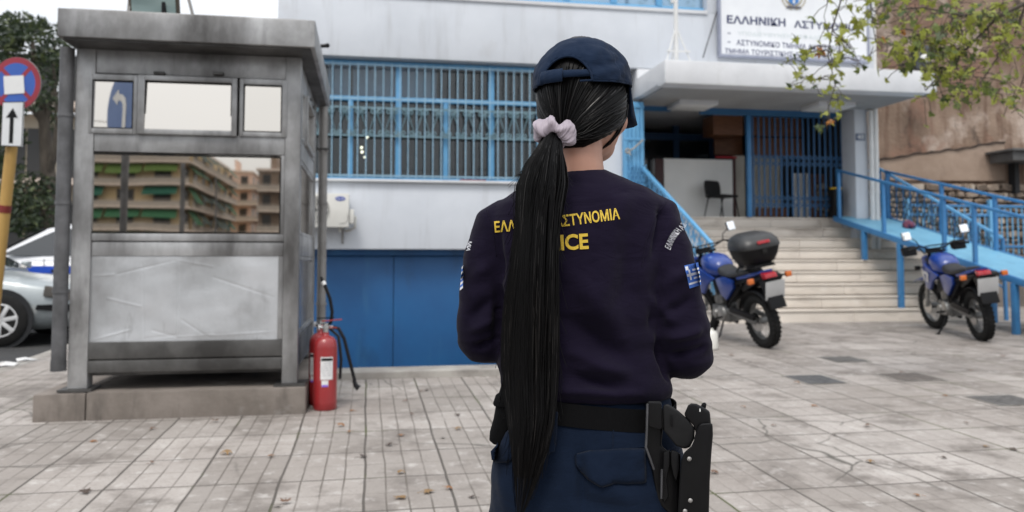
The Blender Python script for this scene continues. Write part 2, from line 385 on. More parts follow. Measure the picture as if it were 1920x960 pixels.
M['dark'] = mat('dark_inside', (0.012,0.013,0.015), 0.8)
M['wood'] = nmat('brown_wood', (0.21,0.09,0.043), (0.14,0.057,0.028), 6.0, 0.5, stretch=(1,1,6))
M['beige'] = nmat('beige_panel', (0.44,0.42,0.37), (0.38,0.36,0.31), 2, 0.6)
M['marble'] = nmat('marble_step', (0.68,0.62,0.55), (0.57,0.515,0.455), 2.2, 0.5, bump=0.12, bscale=25, stretch=(0.5,1,1), layer=[((0.30,0.255,0.215), 2.2, 0.55, 0.8, (0.7,1,2.0)), ((0.66,0.62,0.57), 1.4, 0.58, 0.78, (1,1,1))])
M['old_plaster'] = nmat('old_plaster', (0.30,0.218,0.162), (0.195,0.135,0.098), 1.1, 0.9, bump=0.8, bscale=16, bdist=0.03, layer=[((0.15,0.092,0.064), 2.2, 0.47, 0.62, (2.6,1,0.2)), ((0.42,0.34,0.285), 0.8, 0.54, 0.62, (1,1,0.8)), ((0.24,0.14,0.10), 1.3, 0.56, 0.66, (1,1,0.8)), ((0.07,0.05,0.04), 4.0, 0.60, 0.72, (1,1,0.5))])
M['pale_plaster'] = nmat('pale_plaster', (0.36,0.275,0.215), (0.28,0.205,0.155), 1.3, 0.9, bump=0.4, bscale=14, bdist=0.02, layer=((0.20,0.14,0.105), 2.2, 0.55, 0.75, (1,1,0.5)))
M['stone'] = nmat('rubble', (0.36,0.29,0.23), (0.17,0.125,0.095), 5.0, 0.9, bump=0.7, bscale=20, bdist=0.03)
M['red'] = nmat('extinguisher_red', (0.28,0.018,0.02), (0.23,0.014,0.016), 5, 0.32, coat=0.4, layer=((0.30,0.10,0.09), 14, 0.64, 0.8, (1,1,1)))
M['chrome'] = mat('bare_metal', (0.55,0.55,0.55), 0.25, 1.0)
M['alu'] = nmat('cast_aluminium', (0.42,0.42,0.41), (0.28,0.28,0.27), 14, 0.4, 0.8)
M['paper'] = nmat('paper_label', (0.70,0.69,0.68), (0.6,0.6,0.6), 20, 0.6)
# ================================================================== THE GROUND
def sheet(name, quads, zfn, m):
    mb = MB()
    for (x0, x1, ys) in quads:
        for y0, y1 in zip(ys[:-1], ys[1:]):
            mb.add([(x0,y0,zfn(y0)),(x1,y0,zfn(y0)),(x1,y1,zfn(y1)),(x0,y1,zfn(y1))], [(0,1,2,3)])
    return mb.build(name, m, smooth=False)
KX = -3.40                                   # kerb line of the side street
LEDGE0, LEDGE1 = 7.30, 7.60                  # low ledge in front of the sunken garage drive
def zroad(y): return gz(max(-20, min(40, y))) - 0.13
struct(sheet('road', [(-600, KX, [-600,-20,40,600]), (KX, 600, [-600,-20,-6]), (KX, 600, [22,40,600]), (32, 600, [-6,22])], zroad, M['asphalt']))
struct(sheet('pavement', [(KX+0.14, 32, [-6, LEDGE0]), (KX+0.14, -1.42, [LEDGE0, 22]), (2.6, 32, [LEDGE0, 22])], gz, M['paving']))
struct(sheet('driveway', [(-1.42, 2.6, [LEDGE1, 13.5])], lambda y: -0.95, M['concrete']))
kb = MB()
for i in range(28):
    y0, y1 = -6 + i, -5.012 + i
    kb.add([(KX,y0,gz(y0)-.2),(KX+.14,y0,gz(y0)-.2),(KX+.14,y1,gz(y1)-.2),(KX,y1,gz(y1)-.2),(KX,y0,gz(y0)+.004),(KX+.14,y0,gz(y0)+.004),(KX+.14,y1,gz(y1)+.004),(KX,y1,gz(y1)+.004)],
           [(0,3,2,1),(4,5,6,7),(0,1,5,4),(1,2,6,5),(2,3,7,6),(3,0,4,7)])
struct(kb.build('kerb', M['kerb'], bevel=0.012))
lg = MB(); lg.add([(-1.42,LEDGE0,-.95),(2.6,LEDGE0,-.95),(2.6,LEDGE1,-.95),(-1.42,LEDGE1,-.95),(-1.42,LEDGE0,gz(7.4)+.06),(2.6,LEDGE0,gz(7.4)+.06),(2.6,LEDGE1,gz(7.4)+.065),(-1.42,LEDGE1,gz(7.4)+.065)],
           [(0,3,2,1),(4,5,6,7),(0,1,5,4),(1,2,6,5),(2,3,7,6),(3,0,4,7)])
tag(lg.build('kerb_ledge', M['kerb'], bevel=0.015), 'low weathered concrete ledge between the paving and the blue garage doors', 'ledge')
for k, (px, py, w, d) in enumerate([(1528,712,.40,.46),(1708,707,.44,.44),(1885,751,.44,.40),(1582,674,.40,.40)]):
    p = onG(px, py); mb = MB(); x, y = p.x, p.y
    def S(u, v, h): return (x+u, y+v, gz(y+v)+h)
    n = 4
    mb.add([S(-w/2,-d/2,.004),S(w/2,-d/2,.004),S(w/2,d/2,.004),S(-w/2,d/2,.004)], [(0,1,2,3)], 0)
    for i in range(n):
        for j in range(n):
            u0 = -w/2+.02+(w-.04)*i/n; u1 = -w/2+.02+(w-.04)*(i+1)/n-.008; v0 = -d/2+.02+(d-.04)*j/n; v1 = -d/2+.02+(d-.04)*(j+1)/n-.008
            mb.add([S(u0,v0,.007),S(u1,v0,.007),S(u1,v1,.007),S(u0,v1,.007)], [(0,1,2,3)], 1)
    lab = ['darkest of the square covers, in the paving nearest the topbox motorcycle and officer', 'square brown-grey cover in the paving between the two motorcycles, its surface mottled', 'square grey cover in the paving at the right edge of the view',
           'small square cover in the paving behind the others, closest to the stairs'][k]
    M['cover%d' % k] = nmat('cover_iron', [(.055,.055,.06),(.09,.078,.07),(.075,.072,.07),(.09,.085,.08)][k], [(.10,.10,.10),(.14,.12,.105),(.12,.115,.11),(.13,.125,.12)][k], 9, .8, bump=.3)
    tag(mb.build('drain_cover', [M['kerb'], M['cover%d' % k]], smooth=False), lab, 'drain cover', 'square covers let into the paving')

for nm_x in ((2.46, 2.596), (-1.56, -1.40)):
    mb = MB(); x0, x1 = nm_x
    mb.add([(x0,LEDGE1,-1.0),(x1,LEDGE1,-1.0),(x1,13.4,-1.0),(x0,13.4,-1.0),(x0,LEDGE1,gz(LEDGE1)+.06),(x1,LEDGE1,gz(LEDGE1)+.06),(x1,13.4,gz(13.4)+.06),(x0,13.4,gz(13.4)+.06)], [(0,3,2,1),(4,5,6,7),(0,1,5,4),(1,2,6,5),(2,3,7,6),(3,0,4,7)])
    tag(mb.build('retaining_wall', M['kerb'], bevel=.01), 'low concrete retaining wall along the %s side of the sunken garage drive' % ('stairs' if x0 > 0 else 'booth'), 'retaining wall')

# ================================================================== THE POLICE STATION
YW = 13.0
st = thing('police_station', 'pale grey-white police station with blue window frames, garage doors and a concrete canopy', 'building', (3.5, 13.0, 0))
def part(name, mb, m, parent=st, **k): return mb.build(name, m, parent, world=True, **k)
def each(name, mb, m, parent=st, **k): return build_each(mb, name, m, parent, world=True, **k)
z_g, z_sill, z_wt, z_uw = 1.40, 2.46, 4.41, 5.40
XL, XR = -1.40, 8.42
w = MB()
w.box(XL-2.2, 3.42, YW, YW+.25, z_g, z_sill); w.box(2.6, 3.418, YW, YW+.25, -.95, z_g-.002)                       # band below the windows
w.box(3.42, 4.17, YW, YW+.25, -.95, z_wt)                         # pier right of the windows
w.box(XL, 8.72, YW-.16, YW+.25, z_wt, z_uw)                       # upper wall, standing a little proud
w.box(5.62, 8.72, YW-.16, YW+.25, z_uw+.002, 8.6)
w.box(XL, 5.618, YW-.16, YW+.25, 6.9, 8.6)
w.box(XL-2.2, XL-2.0, YW+.26, YW+6, -.95, z_wt)
w.box(XL, XL+.2, YW+.26, YW+8, z_wt+.002, 8.6)                    # left end of the upper storey
w.box(XL-2.2, 3.42, YW+.02, YW+.25, z_sill+.002, z_sill+.03)
part('wall', w, M['wall'], bevel=.006)
part('sill', MB().box(XL-2.2, 3.44, YW-.07, YW+.02, z_sill-.005, z_sill+.035), M['canopy'], bevel=.006)
part('roof', MB().box(XL-.1, 8.8, YW-.3, YW+8, 8.602, 8.8), M['canopy'])
part('pillar', MB().box(onY(1607,300,YW).x, onY(1631,300,YW).x, YW+.05, YW+.5, -.2, z_wt), M['wall'], bevel=.01)
part('lintel', MB().box(4.17, onY(1607,300,YW).x, YW+.3, YW+.5, 3.93, z_wt), M['wall'])
# garage doors
gd = MB()
def gdoor(x0, x1):
    g = MB(); g.box(x0, x1, YW+.30, YW+.34, -.95, z_g-.10)
    n = max(2, int((x1-x0)/.42))
    return part('garage_door', g, M['deep_blue'], bevel=.004)
for x0, x1 in ((-3.4,-2.61),(-2.6,-.98),(-.97,.405),(.415,1.79),(1.80,2.59)): gdoor(x0, x1)
part('door_header', MB().box(XL-2.0, 2.598, YW+.20, YW+.36, z_g-.096, z_g-.002), M['deep_blue'])
part('drive_wall', MB().box(XL-2.2, 3.42, YW+.35, YW+.5, -.95, z_g-.003), M['dark'])

# --- main window band: frames, panes, bars, scrolls
def wx(px, py=250): return onY(px, py, YW).x
fr = MB(); zt = z_wt-.012
tr = onY(700, 184, YW).z                                          # transom height
WL, WR = -1.9, 3.40
fr.box(WL, WR, YW+.05, YW+.12, zt-.075, zt)                        # head
fr.box(WL, WR, YW+.05, YW+.12, z_sill+.036, z_sill+.075)
fr.box(WL, WR, YW+.045, YW+.115, tr-.035, tr+.035)                 # transom
mull_full = [wx(747), wx(922), -1.86, wx(1100)]
mull_half = [wx(657), wx(836), wx(1012), wx(575)]
for x in mull_full: fr.box(x-.045, x+.045, YW+.03, YW+.125, z_sill+.037, zt-.001)
for x in mull_half: fr.box(x-.038, x+.038, YW+.035, YW+.12, z_sill+.038, tr-.036)
frame = part('window_frame', fr, M['light_blue'], bevel=.004)
pn = MB(); pn.box(WL, WR, YW+.085, YW+.092, z_sill+.05, zt-.03); part('pane', pn, M['pane'], parent=frame if False else st)
br = MB(); x = WL + .02
while x < WR:
    br.box(x-.007, x+.007, YW-.075, YW-.061, z_sill+.05, zt-.06); x += .131
for zz in (zt-.09, tr-.02, z_sill+.09): br.box(WL, WR, YW-.054, YW-.044, zz-.012, zz+.012)
for x in (WL+.1, wx(747), wx(922), WR-.05):
    for zz in (zt-.09, z_sill+.09): br.box(x-.01, x+.01, YW-.045, YW+.03, zz-.01, zz+.01)
gr = part('window_grille', br, M['bar_grey'])
sc = MB(); z0, z1 = onY(740, 262, YW).z, onY(740, 210, YW).z
za, zb = onY(740, 256, YW).z, onY(740, 204, YW).z
sc.box(WL, WR, YW-.043, YW-.033, zb-.014, zb+.014); sc.box(WL, WR, YW-.043, YW-.033, za-.014, za+.014)
x = WL + .05; stp = .245
while x + stp < WR:
    yy = YW-.04
    sc.tube([(x,yy,zb-.05),(x+stp/2,yy,za+.02),(x+stp,yy,zb-.05)], .012, 5)
    for s in (-1, 1):
        for (cz, q) in ((zb-.06, 1), (za+.055, -1)):
            cx = x + (stp/2 if q < 0 else 0) + s*.05; pts = []
            for k in range(13):
                a = k/12*math.pi*2.6; rr = .045*(1-.055*k)
                pts.append((cx + s*(-math.cos(a))*rr, yy, cz + q*math.sin(a)*rr))
            sc.tube(pts, .011, 5)
    x += stp
part('scrollwork', sc, nmat('scroll_paint', (.17,.27,.31), (.12,.21,.25), 9, .55), parent=gr)
# office behind the glass
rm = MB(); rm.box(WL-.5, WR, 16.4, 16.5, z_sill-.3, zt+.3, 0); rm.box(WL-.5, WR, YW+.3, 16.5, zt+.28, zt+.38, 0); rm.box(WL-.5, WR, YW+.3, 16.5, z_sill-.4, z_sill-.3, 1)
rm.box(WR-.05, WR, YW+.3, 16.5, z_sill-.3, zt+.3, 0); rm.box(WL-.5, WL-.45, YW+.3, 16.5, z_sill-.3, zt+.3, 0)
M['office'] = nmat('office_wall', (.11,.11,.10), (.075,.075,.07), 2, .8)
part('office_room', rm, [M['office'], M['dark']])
ob = MB()
for (px, w_, h_, y) in ((612,.35,.55,14.2),(655,.5,.4,14.0),(700,.7,.62,14.6),(735,.3,.8,14.8),(800,.55,.7,14.4),(985,.5,.6,14.1),(1005,.3,.35,13.8)):
    xx = onY(px, 300, y).x; ob.box(xx-w_/2, xx+w_/2, y, y+.35, z_sill-.3, z_sill-.05+h_)
each('cabinet', ob, nmat('office_furniture', (.05,.055,.06), (.09,.085,.075), 4, .6))
dr = MB(); a = onY(850, 300, 14.3).x; b_ = onY(912, 300, 14.3).x
dr.box(a, (a+b_)/2-.03, 14.3, 14.34, z_sill-.3, tr-.03); part('inner_door', dr, nmat('red_brown_door', (.10,.035,.02), (.07,.025,.015), 5, .5, stretch=(1,1,5)))
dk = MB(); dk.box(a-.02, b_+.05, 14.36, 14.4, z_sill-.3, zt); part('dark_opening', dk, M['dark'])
rp = MB(); a = onY(862, 334, YW+.1).x; b_ = onY(910, 334, YW+.1).x; rp.box(a, b_, YW+.02, YW+.048, z_sill+.037, z_sill+.062)
tag(part('red_strip', rp, M['red']), 'red strip lying on the frame bottom')
# pale sheets behind the upper panes, the sky's reflection put into their colour
bl = MB()
for (p0, p1) in ((615,655),(662,742),(752,818)):
    a, b_ = onY(p0, 150, YW+.2).x, onY(p1, 150, YW+.2).x
    bl.box(a, b_, YW+.20, YW+.21, tr+.04, zt-.03)
each('sky_sheen', bl, nmat('pale_sky_sheen', (.60,.70,.82), (.48,.58,.70), 1.5, .7))

# --- upper storey window strip
uf = MB(); uz0 = z_uw
uf.box(XL+.02, 5.615, YW-.19, YW+.02, uz0-.02, uz0+.035)
fr2 = MB(); x = XL+.1
fr2.box(XL+.02, 5.615, YW-.04, YW+.04, uz0+.036, uz0+.12); fr2.box(XL+.02, 5.615, YW-.04, YW+.04, 6.78, 6.898)
for px in (600, 700, 800, 900, 985, 1062, 1150, 1235, 1318, 1345):
    q = onY(px, 5, YW).x
    if XL < q < 5.6: fr2.box(q-.05, q+.05, YW-.05, YW+.05, uz0+.121, 6.779)
part('sill', uf, M['canopy'])
part('window_frame', fr2, M['light_blue'], bevel=.004)
part('pane', MB().box(XL+.02, 5.61, YW, YW+.01, uz0+.05, 6.85), glass_mat('blue_glass', (.28,.42,.55), .04, .65))

# --- canopy
CY0 = 11.55; CZ0, CZ1 = 3.88, 4.245; CX0, CX1 = 4.37, onY(1757,150,11.55).x
part('soffit', MB().box(CX0+.12, CX1-.12, CY0+.36, 13.38, CZ0+.012, CZ0+.038), nmat('soffit_shade', (.33,.33,.33), (.27,.27,.27), 1.5, .8))  # grey sheet under the white canopy, the underside's shade put into its colour
cp = MB(); cp.prism([(CY0,CZ0),(CY0,CZ1),(YW-.165,CZ1),(YW-.165,z_wt-.004),(13.4,z_wt-.004),(13.4,CZ0+.04),(CY0+.35,CZ0+.04),(CY0+.30,CZ0)], lambda u, v, d: (d, u, v), CX0, CX1)
part('canopy', cp, M['canopy'], bevel=.03)
for px in (1298, 1552):
    p = onZ(px, 198 if px < 1400 else 201, CZ0-.03)
    l = thing('ceiling_light', 'flat white box light under the canopy, %s' % ('nearer the officer' if px < 1400 else 'above the folding gate'), 'ceiling light', (p.x, p.y, CZ0+.038), group='box lights under the canopy')
    MB().box(-.34, .34, -.30, .30, -.10, -.0).build('light_housing', M['canopy'], l, bevel=.012)
    MB().box(-.29, .29, -.25, .25, -.112, -.102).build('diffuser', M['white'], l, bevel=.004)
# --- entrance
LZ = 1.985                                     # landing level
ent = MB()
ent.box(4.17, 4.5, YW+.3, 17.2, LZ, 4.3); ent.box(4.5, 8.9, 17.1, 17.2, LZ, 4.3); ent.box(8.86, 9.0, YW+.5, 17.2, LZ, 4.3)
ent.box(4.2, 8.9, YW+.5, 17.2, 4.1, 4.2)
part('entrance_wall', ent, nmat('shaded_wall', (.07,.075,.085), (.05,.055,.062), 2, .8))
part('ceiling', MB().box(4.5, 8.8, YW+.5, 17.1, 4.04, 4.098), M['canopy'])
df = MB()
for x in (4.55, 5.35, 6.25, 7.05): df.box(x, x+.12, 16.05, 16.15, LZ, 4.03)
df.box(4.55, 7.17, 16.04, 16.16, 3.72, 3.86); df.box(4.55, 7.17, 16.04, 16.16, LZ, LZ+.25)
part('door_frame', df, nmat('dark_blue_frame', (.02,.075,.19), (.018,.065,.16), 3, .5))
part('door_pane', MB().box(4.6, 7.1, 16.09, 16.11, LZ+.25, 3.72), M['dark_pane'])
bm_ = MB(); bm_.box(5.75, onY(1607,300,YW).x, YW+.47, YW+.55, 3.80, 3.925); bm_.box(4.5, 5.2, YW+.47, YW+.55, 3.83, 3.925)
part('gate_beam', bm_, nmat('gate_beam_blue', (.03,.13,.28), (.025,.11,.24), 3, .5))
# the glazed lobby behind the gate: brown boards, pale panels, white posts
def lob(px0, py0, px1, py1, Y, d=.05): a = onY(px0, py1, Y); b = onY(px1, py0, Y); return a.x, b.x, Y, Y+d, max(a.z, LZ+.002), b.z
wd_ = MB()
wd_.box(*lob(1338,216,1393,252,14.3,.5)); wd_.box(*lob(1404,222,1502,254,14.6)); wd_.box(*lob(1404,260,1503,291,14.58)); wd_.box(*lob(1340,256,1392,290,14.9))
wd_.box(*lob(1522,328,1600,412,14.7)); wd_.box(*lob(1420,390,1475,412,14.5))
each('wood_panel', wd_, M['wood'], bevel=.006)
bg_ = MB(); bg_.box(*lob(1378,292,1396,412,14.4)); bg_.box(*lob(1405,294,1462,412,14.65)); each('pale_panel', bg_, M['beige'], bevel=.004)
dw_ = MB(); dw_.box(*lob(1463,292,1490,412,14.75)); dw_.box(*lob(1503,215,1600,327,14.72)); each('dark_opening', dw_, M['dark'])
wp_ = MB()
for a, b_ in ((1489,1494),(1497,1508),(1513,1519)): wp_.box(*lob(a,325,b_,412,14.6))
each('door_post', wp_, M['white'], bevel=.004)
# downpipes and number plate
for px, nm in ((1634, 0), (1643, 1)):
    q = onY(px, 300, YW-.02); mb = MB(); mb.cyl((q.x, YW-.02, .35), (q.x, YW-.02, CZ0-.02 if nm == 0 else 6.5), .042, 12)
    for z in (1.2, 2.4, 3.5): mb.cyl((q.x, YW-.02, z), (q.x, YW-.02, z+.03), .05, 12)
    part('downpipe', mb, M['white'])
pl = onY(1613, 257, YW+.04)
hp = part('number_plate', MB().box(pl.x-.085, pl.x+.085, YW+.03, YW+.048, pl.z-.06, pl.z+.06), nmat('plate_blue', (.10,.14,.22), (.09,.12,.2), 5, .4), bevel=.004)
part('plate_digit', text_mb('43', lambda u, v: (pl.x-.06+.12*u, YW+.027, pl.z-.04+.08*v), .02), M['white'], parent=hp if False else st, smooth=False)
# folded blue leaf beside the windows
fl = MB(); a = onY(1168, 250, 12.92).x; b_ = onY(1206, 250, 12.92).x
n = 5
for i in range(n):
    x0 = a + (b_-a)*i/n; x1 = a + (b_-a)*(i+1)/n - .008
    fl.box(x0, x1, 12.86+.012*(i % 2), 12.98, LZ-.1, CZ0-.03)
for z in (2.5, 3.2, 3.75): fl.box(a-.004, b_, 12.852, 12.87, z, z+.04)
part('shutter_leaf', fl, M['light_blue'], bevel=.004)
rp_ = MB(); p0 = onY(1174, 287, 12.80); p1 = onY(1206, 262, 12.80); c = onY(1177, 283, 12.79)
rp_.tube([p0, (p0+p1)/2 + Vector((0,0,-.02)), p1], .014, 7); rp_.torus(c, (0,1,.2), .035, .014, 14, 6); rp_.tube([c, c+Vector((.05,-.01,-.07))], .012, 6)
tag(rp_.build('knotted_rope', nmat('rope', (.42,.40,.36), (.3,.28,.25), 20, .9)), 'pale rope knotted round the folded blue shutter leaf by the entrance', 'rope')

# --- folding gate
g0 = onY(1399, 300, 13.5).x; g1 = onY(1604,300,13.5).x
gt = thing('folding_gate', 'blue folding lattice gate closed across the right half of the entrance', 'gate', (g0, 13.5, LZ))
part('gate_post', MB().box(g0, g0+.075, 13.44, 13.52, LZ, 3.80), M['blue'], gt, bevel=.004)
part('gate_post', MB().box(g1-.06, g1-.01, 13.44, 13.52, LZ, 3.80), M['blue'], gt, bevel=.004)
nb = 19; xs = [g0+.12 + (g1-g0-.2)*i/(nb-1) for i in range(nb)]
M['gate_blue'] = nmat('gate_blue', (.02,.10,.235), (.017,.085,.20), 6, .5)
for x in xs:
    part('gate_bar', MB().box(x-.012, x+.012, 13.465, 13.49, LZ+.02, 3.79), M['gate_blue'], gt)
lt = MB()
for zc in (onY(1480, 296, 13.5).z, onY(1480, 308, 13.5).z, onY(1480, 372, 13.5).z, onY(1480, 385, 13.5).z):
    for i in range(nb-1):
        for s in (-1, 1): lt.bar((xs[i], 13.455, zc-s*.05), (xs[i+1], 13.455, zc+s*.05), .016, .006, up=(0,1,0))
part('lattice', lt, M['gate_blue'], gt)

# --- stairs
M['joint_dark'] = nmat('joint_dark', (.09,.07,.055), (.22,.185,.15), 3.0, .9, stretch=(1.5,1,1))
n = 9; sy0 = 11.40; tread = .262; base = gz(11.4); rise = (LZ - base)/n
stx0, stx1 = 4.55, 9.75
ss = thing('stairs', 'worn cream marble entrance stairs with nine steps and dark joints', 'stairs', (6.5, 12.4, base))
for i in range(n):
    y0 = sy0 + i*tread; z0 = base + i*rise
    sb = MB(); x = stx0; rnd = random.Random(i)
    while x < stx1:
        x2 = min(stx1, x + rnd.uniform(.9, 1.5)); x2 = stx1 if stx1-x2 < .3 else x2
        sb.box(x, x2-.005, y0+.012, y0+tread+.03, z0-.3 if i == 0 else z0, z0+rise-.032)
        sb.box(x, x2-.004, y0-.006, y0+tread+.02 if i < n-1 else 17.1, z0+rise-.030, z0+rise)
        x = x2
    part('step', sb, M['marble'], ss, bevel=.005)
    if i: part('step_joint', MB().box(stx0, stx1, y0-.004, y0+.02, z0+.001, z0+.017), M['joint_dark'], ss)  # dark brown strip along the foot of each riser
sf = MB(); sf.prism([(sy0+.05,-.3),(sy0+.05,base+.02),(sy0+.05+8*tread,LZ-.25),(17.1,LZ-.04),(17.1,-.3)], lambda u, v, d: (d, u, v), stx0+.02, stx1-.02)
part('stair_core', sf, M['concrete'], ss)

# --- stair railings
def rail_panel(mb, mbl, A, B, h0, h1, npk, r=.011, latt=True):
    """sloping balustrade from A to B (points on the steps), pickets and a diamond lattice"""
    A = Vector(A); B = Vector(B); d = B - A
    for i in range(1, npk):
        p = A + d*i/npk; mb.bar(p + Vector((0,0,h0)), p + Vector((0,0,h1-.02)), .018, .018, up=(0,1,0))
    mb.bar(A + Vector((0,0,h0)), B + Vector((0,0,h0)), .035, .02)
    if latt:
        for k in range(npk*2):
            for q in (0, 1, 2):
                t0, t1 = k/(npk*2), (k+1)/(npk*2); za = h0+.06 + (h1-h0-.16)*q/3; zb = h0+.06 + (h1-h0-.16)*(q+1)/3
                for s in (0, 1):
                    a_, b_ = (za, zb) if s else (zb, za)
                    mbl.bar(A + d*t0 + Vector((0,0,a_)), A + d*t1 + Vector((0,0,b_)), .014, .008)
A = Vector((4.52, 12.95, LZ-.05)); B = Vector((4.92, 11.15, base+.12))
At = onY(1199, 308, 12.95); Bt = onY(1335, 458, 11.15)
rl = thing('stair_railing', 'blue lattice stair railing running down behind the officer shoulder', 'railing', (4.7, 12, .5))
mb = MB(); mb.bar(At, Bt, .06, .045); mb.bar(onY(1172, 318, 13.0), At, .05, .04)
part('handrail', mb, M['light_blue'], rl, bevel=.008)
mb = MB(); mb.bar((A.x,A.y,LZ-.3), At, .045, .045, up=(0,1,0)); part('post', mb, M['light_blue'], rl)
mb = MB(); mb.bar((B.x,B.y,gz(B.y)), Bt, .045, .045, up=(0,1,0)); part('post', mb, M['light_blue'], rl)
pk = MB(); lt = MB(); rail_panel(pk, lt, (A.x,A.y,LZ-.1), (B.x,B.y,Bt.z-At.z+LZ-.1), .12, At.z-LZ+.1, 12)
part('baluster', pk, M['light_blue'], rl); part('lattice', lt, M['light_blue'], rl)
lt2 = MB(); a = onY(1174, 330, 12.99); b2 = onY(1206, 345, 12.99)
for i in range(5):
    for j in range(3):
        x0 = a.x + (b2.x-a.x)*i/5; x1 = a.x + (b2.x-a.x)*(i+1)/5; z0 = 2.35+.15*j; z1 = z0+.15
        lt2.bar((x0,12.83,z0),(x1,12.83,z1),.02,.008); lt2.bar((x0,12.83,z1),(x1,12.83,z0),.02,.008)
part('lattice', lt2, M['light_blue'], rl)

A = Vector((9.15, 13.3, LZ)); B = Vector((9.85, 11.3, base+.1))
At = onY(1648, 316, 13.3); Bt = onY(1880, 447, 11.3)
rl = thing('stair_railing', 'steep blue lattice stair railing on the far side of the ramp', 'railing', (9.5, 12.3, .5))
mb = MB(); mb.bar(At, Bt, .055, .045); mb.bar(onY(1605, 325, 13.5), At, .05, .04); part('handrail', mb, M['light_blue'], rl, bevel=.008)
mb = MB(); mb.bar((A.x,A.y,LZ-.2), At, .045, .045, up=(0,1,0)); part('post', mb, M['blue'], rl)
mb = MB(); mb.bar((B.x,B.y,gz(B.y)), Bt, .045, .045, up=(0,1,0)); part('post', mb, M['blue'], rl)
pk = MB(); lt = MB(); rail_panel(pk, lt, A, (B.x,B.y,Bt.z-At.z+LZ), .1, At.z-LZ, 16)
part('baluster', pk, M['blue'], rl); part('lattice', lt, M['iron'], rl)

# --- wheelchair ramp: out from the landing, over the steps, towards the street
RAMP_S = (1.985-1.0)/3.6
def rz(y): return LZ + .012 - RAMP_S*(13.2 - y)
RYE = 6.2
def rxl(y): return 8.14 + (13.2-y)*.095
def rxr(y): return 9.08 + (13.2-y)*.125
rp = thing('access_ramp', 'blue steel wheelchair ramp on posts descending from the landing over the stairs', 'ramp', (8.8, 10, .2))
y0, y1 = RYE, 13.2
dk = MB(); dk.add([(rxl(y0),y0,rz(y0)),(rxr(y0),y0,rz(y0)),(rxr(y1),y1,rz(y1)),(rxl(y1),y1,rz(y1)),(rxl(y0),y0,rz(y0)-.02),(rxr(y0),y0,rz(y0)-.02),(rxr(y1),y1,rz(y1)-.02),(rxl(y1),y1,rz(y1)-.02)],
      [(0,1,2,3),(7,6,5,4),(0,4,5,1),(1,5,6,2),(2,6,7,3),(3,7,4,0)])
part('deck', dk, M['ramp_blue'], rp, smooth=False)
ed = MB()
ed.bar((rxl(y0)-.03,y0,rz(y0)-.035), (rxl(y1)-.03,y1,rz(y1)-.035), .05, .09); ed.bar((rxr(y0)+.03,y0,rz(y0)-.035), (rxr(y1)+.03,y1,rz(y1)-.035), .05, .09)
each('edge_beam', ed, M['blue'], rp, bevel=.005)
def stair_z(y): 
    i = math.floor((y-sy0)/tread); return gz(y) if i < 0 else min(LZ, base + (i+1)*rise)
for y in (12.45, 11.63, 9.55, 7.8):
    mb = MB(); x = rxl(y)-.02; mb.bar((x,y,stair_z(y)), (x,y,rz(y)-.08), .075, .075, up=(0,1,0)); part('leg', mb, M['blue'], rp, bevel=.005)
for y in (11.0, 9.5, 7.8):
    mb = MB(); x = rxr(y)+.02; mb.bar((x,y,gz(y)), (x,y,rz(y)-.08), .075, .075, up=(0,1,0)); part('leg', mb, M['blue'], rp, bevel=.005)
hl = .83
mb = MB(); mb.bar((rxl(y0),y0,rz(y0)+hl), (rxl(13.15),13.15,rz(13.15)+hl), .05, .045); part('handrail', mb, M['blue'], rp, bevel=.012)
mb = MB(); mb.bar((rxr(y0),y0,rz(y0)+hl), (rxr(13.15),13.15,rz(13.15)+hl), .05, .045); part('handrail', mb, M['blue'], rp, bevel=.012)
for y in (13.1, 12.0, 10.75, 10.2, 9.3, 7.8, 6.4):
    mb = MB(); mb.bar((rxl(y),y,rz(y)-.05), (rxl(y),y,rz(y)+hl-.02), .05, .05, up=(0,1,0)); part('post', mb, M['blue'], rp)
for y in (13.1, 11.9, 10.9, 9.6, 7.8, 6.4):
    mb = MB(); mb.bar((rxr(y),y,rz(y)-.05), (rxr(y),y,rz(y)+hl-.02), .05, .05, up=(0,1,0)); part('post', mb, M['blue'], rp)

# --- pale blue fence beyond the ramp
fe = thing('lattice_fence', 'pale blue railing fence with a ring-and-lattice band in front of the rubble wall', 'fence', (12, 13.9, .35))
Yf = 13.8; ft = onY(1850, 386, Yf).z; fm = onY(1850, 404, Yf).z; fb = onY(1850, 462, Yf).z
mb = MB()
for z in (ft, fm, fb): mb.box(9.9, 14.5, Yf-.015, Yf+.015, z-.02, z+.02)
part('rail', mb, M['blue'], fe)
mb = MB(); x = 9.95
while x < 14.4: mb.box(x-.009, x+.009, Yf-.009, Yf+.009, fb-.15, fm); x += .12
part('picket', mb, M['light_blue'], fe)
mb = MB(); x = 9.95; k = 0
while x < 14.3:
    mb.torus((x+.06, Yf, (ft+fm)/2), (0,1,0), (ft-fm)*.40, .008, 12, 5); x += .125
part('ring_band', mb, M['light_blue'], fe)
for x in (10.0, 11.75, 13.2, 14.45):
    part('post', MB().box(x-.04, x+.04, Yf-.04, Yf+.04, gz(Yf), ft+.12), M['light_blue'], fe)
part('base_wall', MB().box(9.9, 14.6, Yf-.12, Yf+.12, gz(Yf)-.1, fb-.16), M['concrete'], fe)

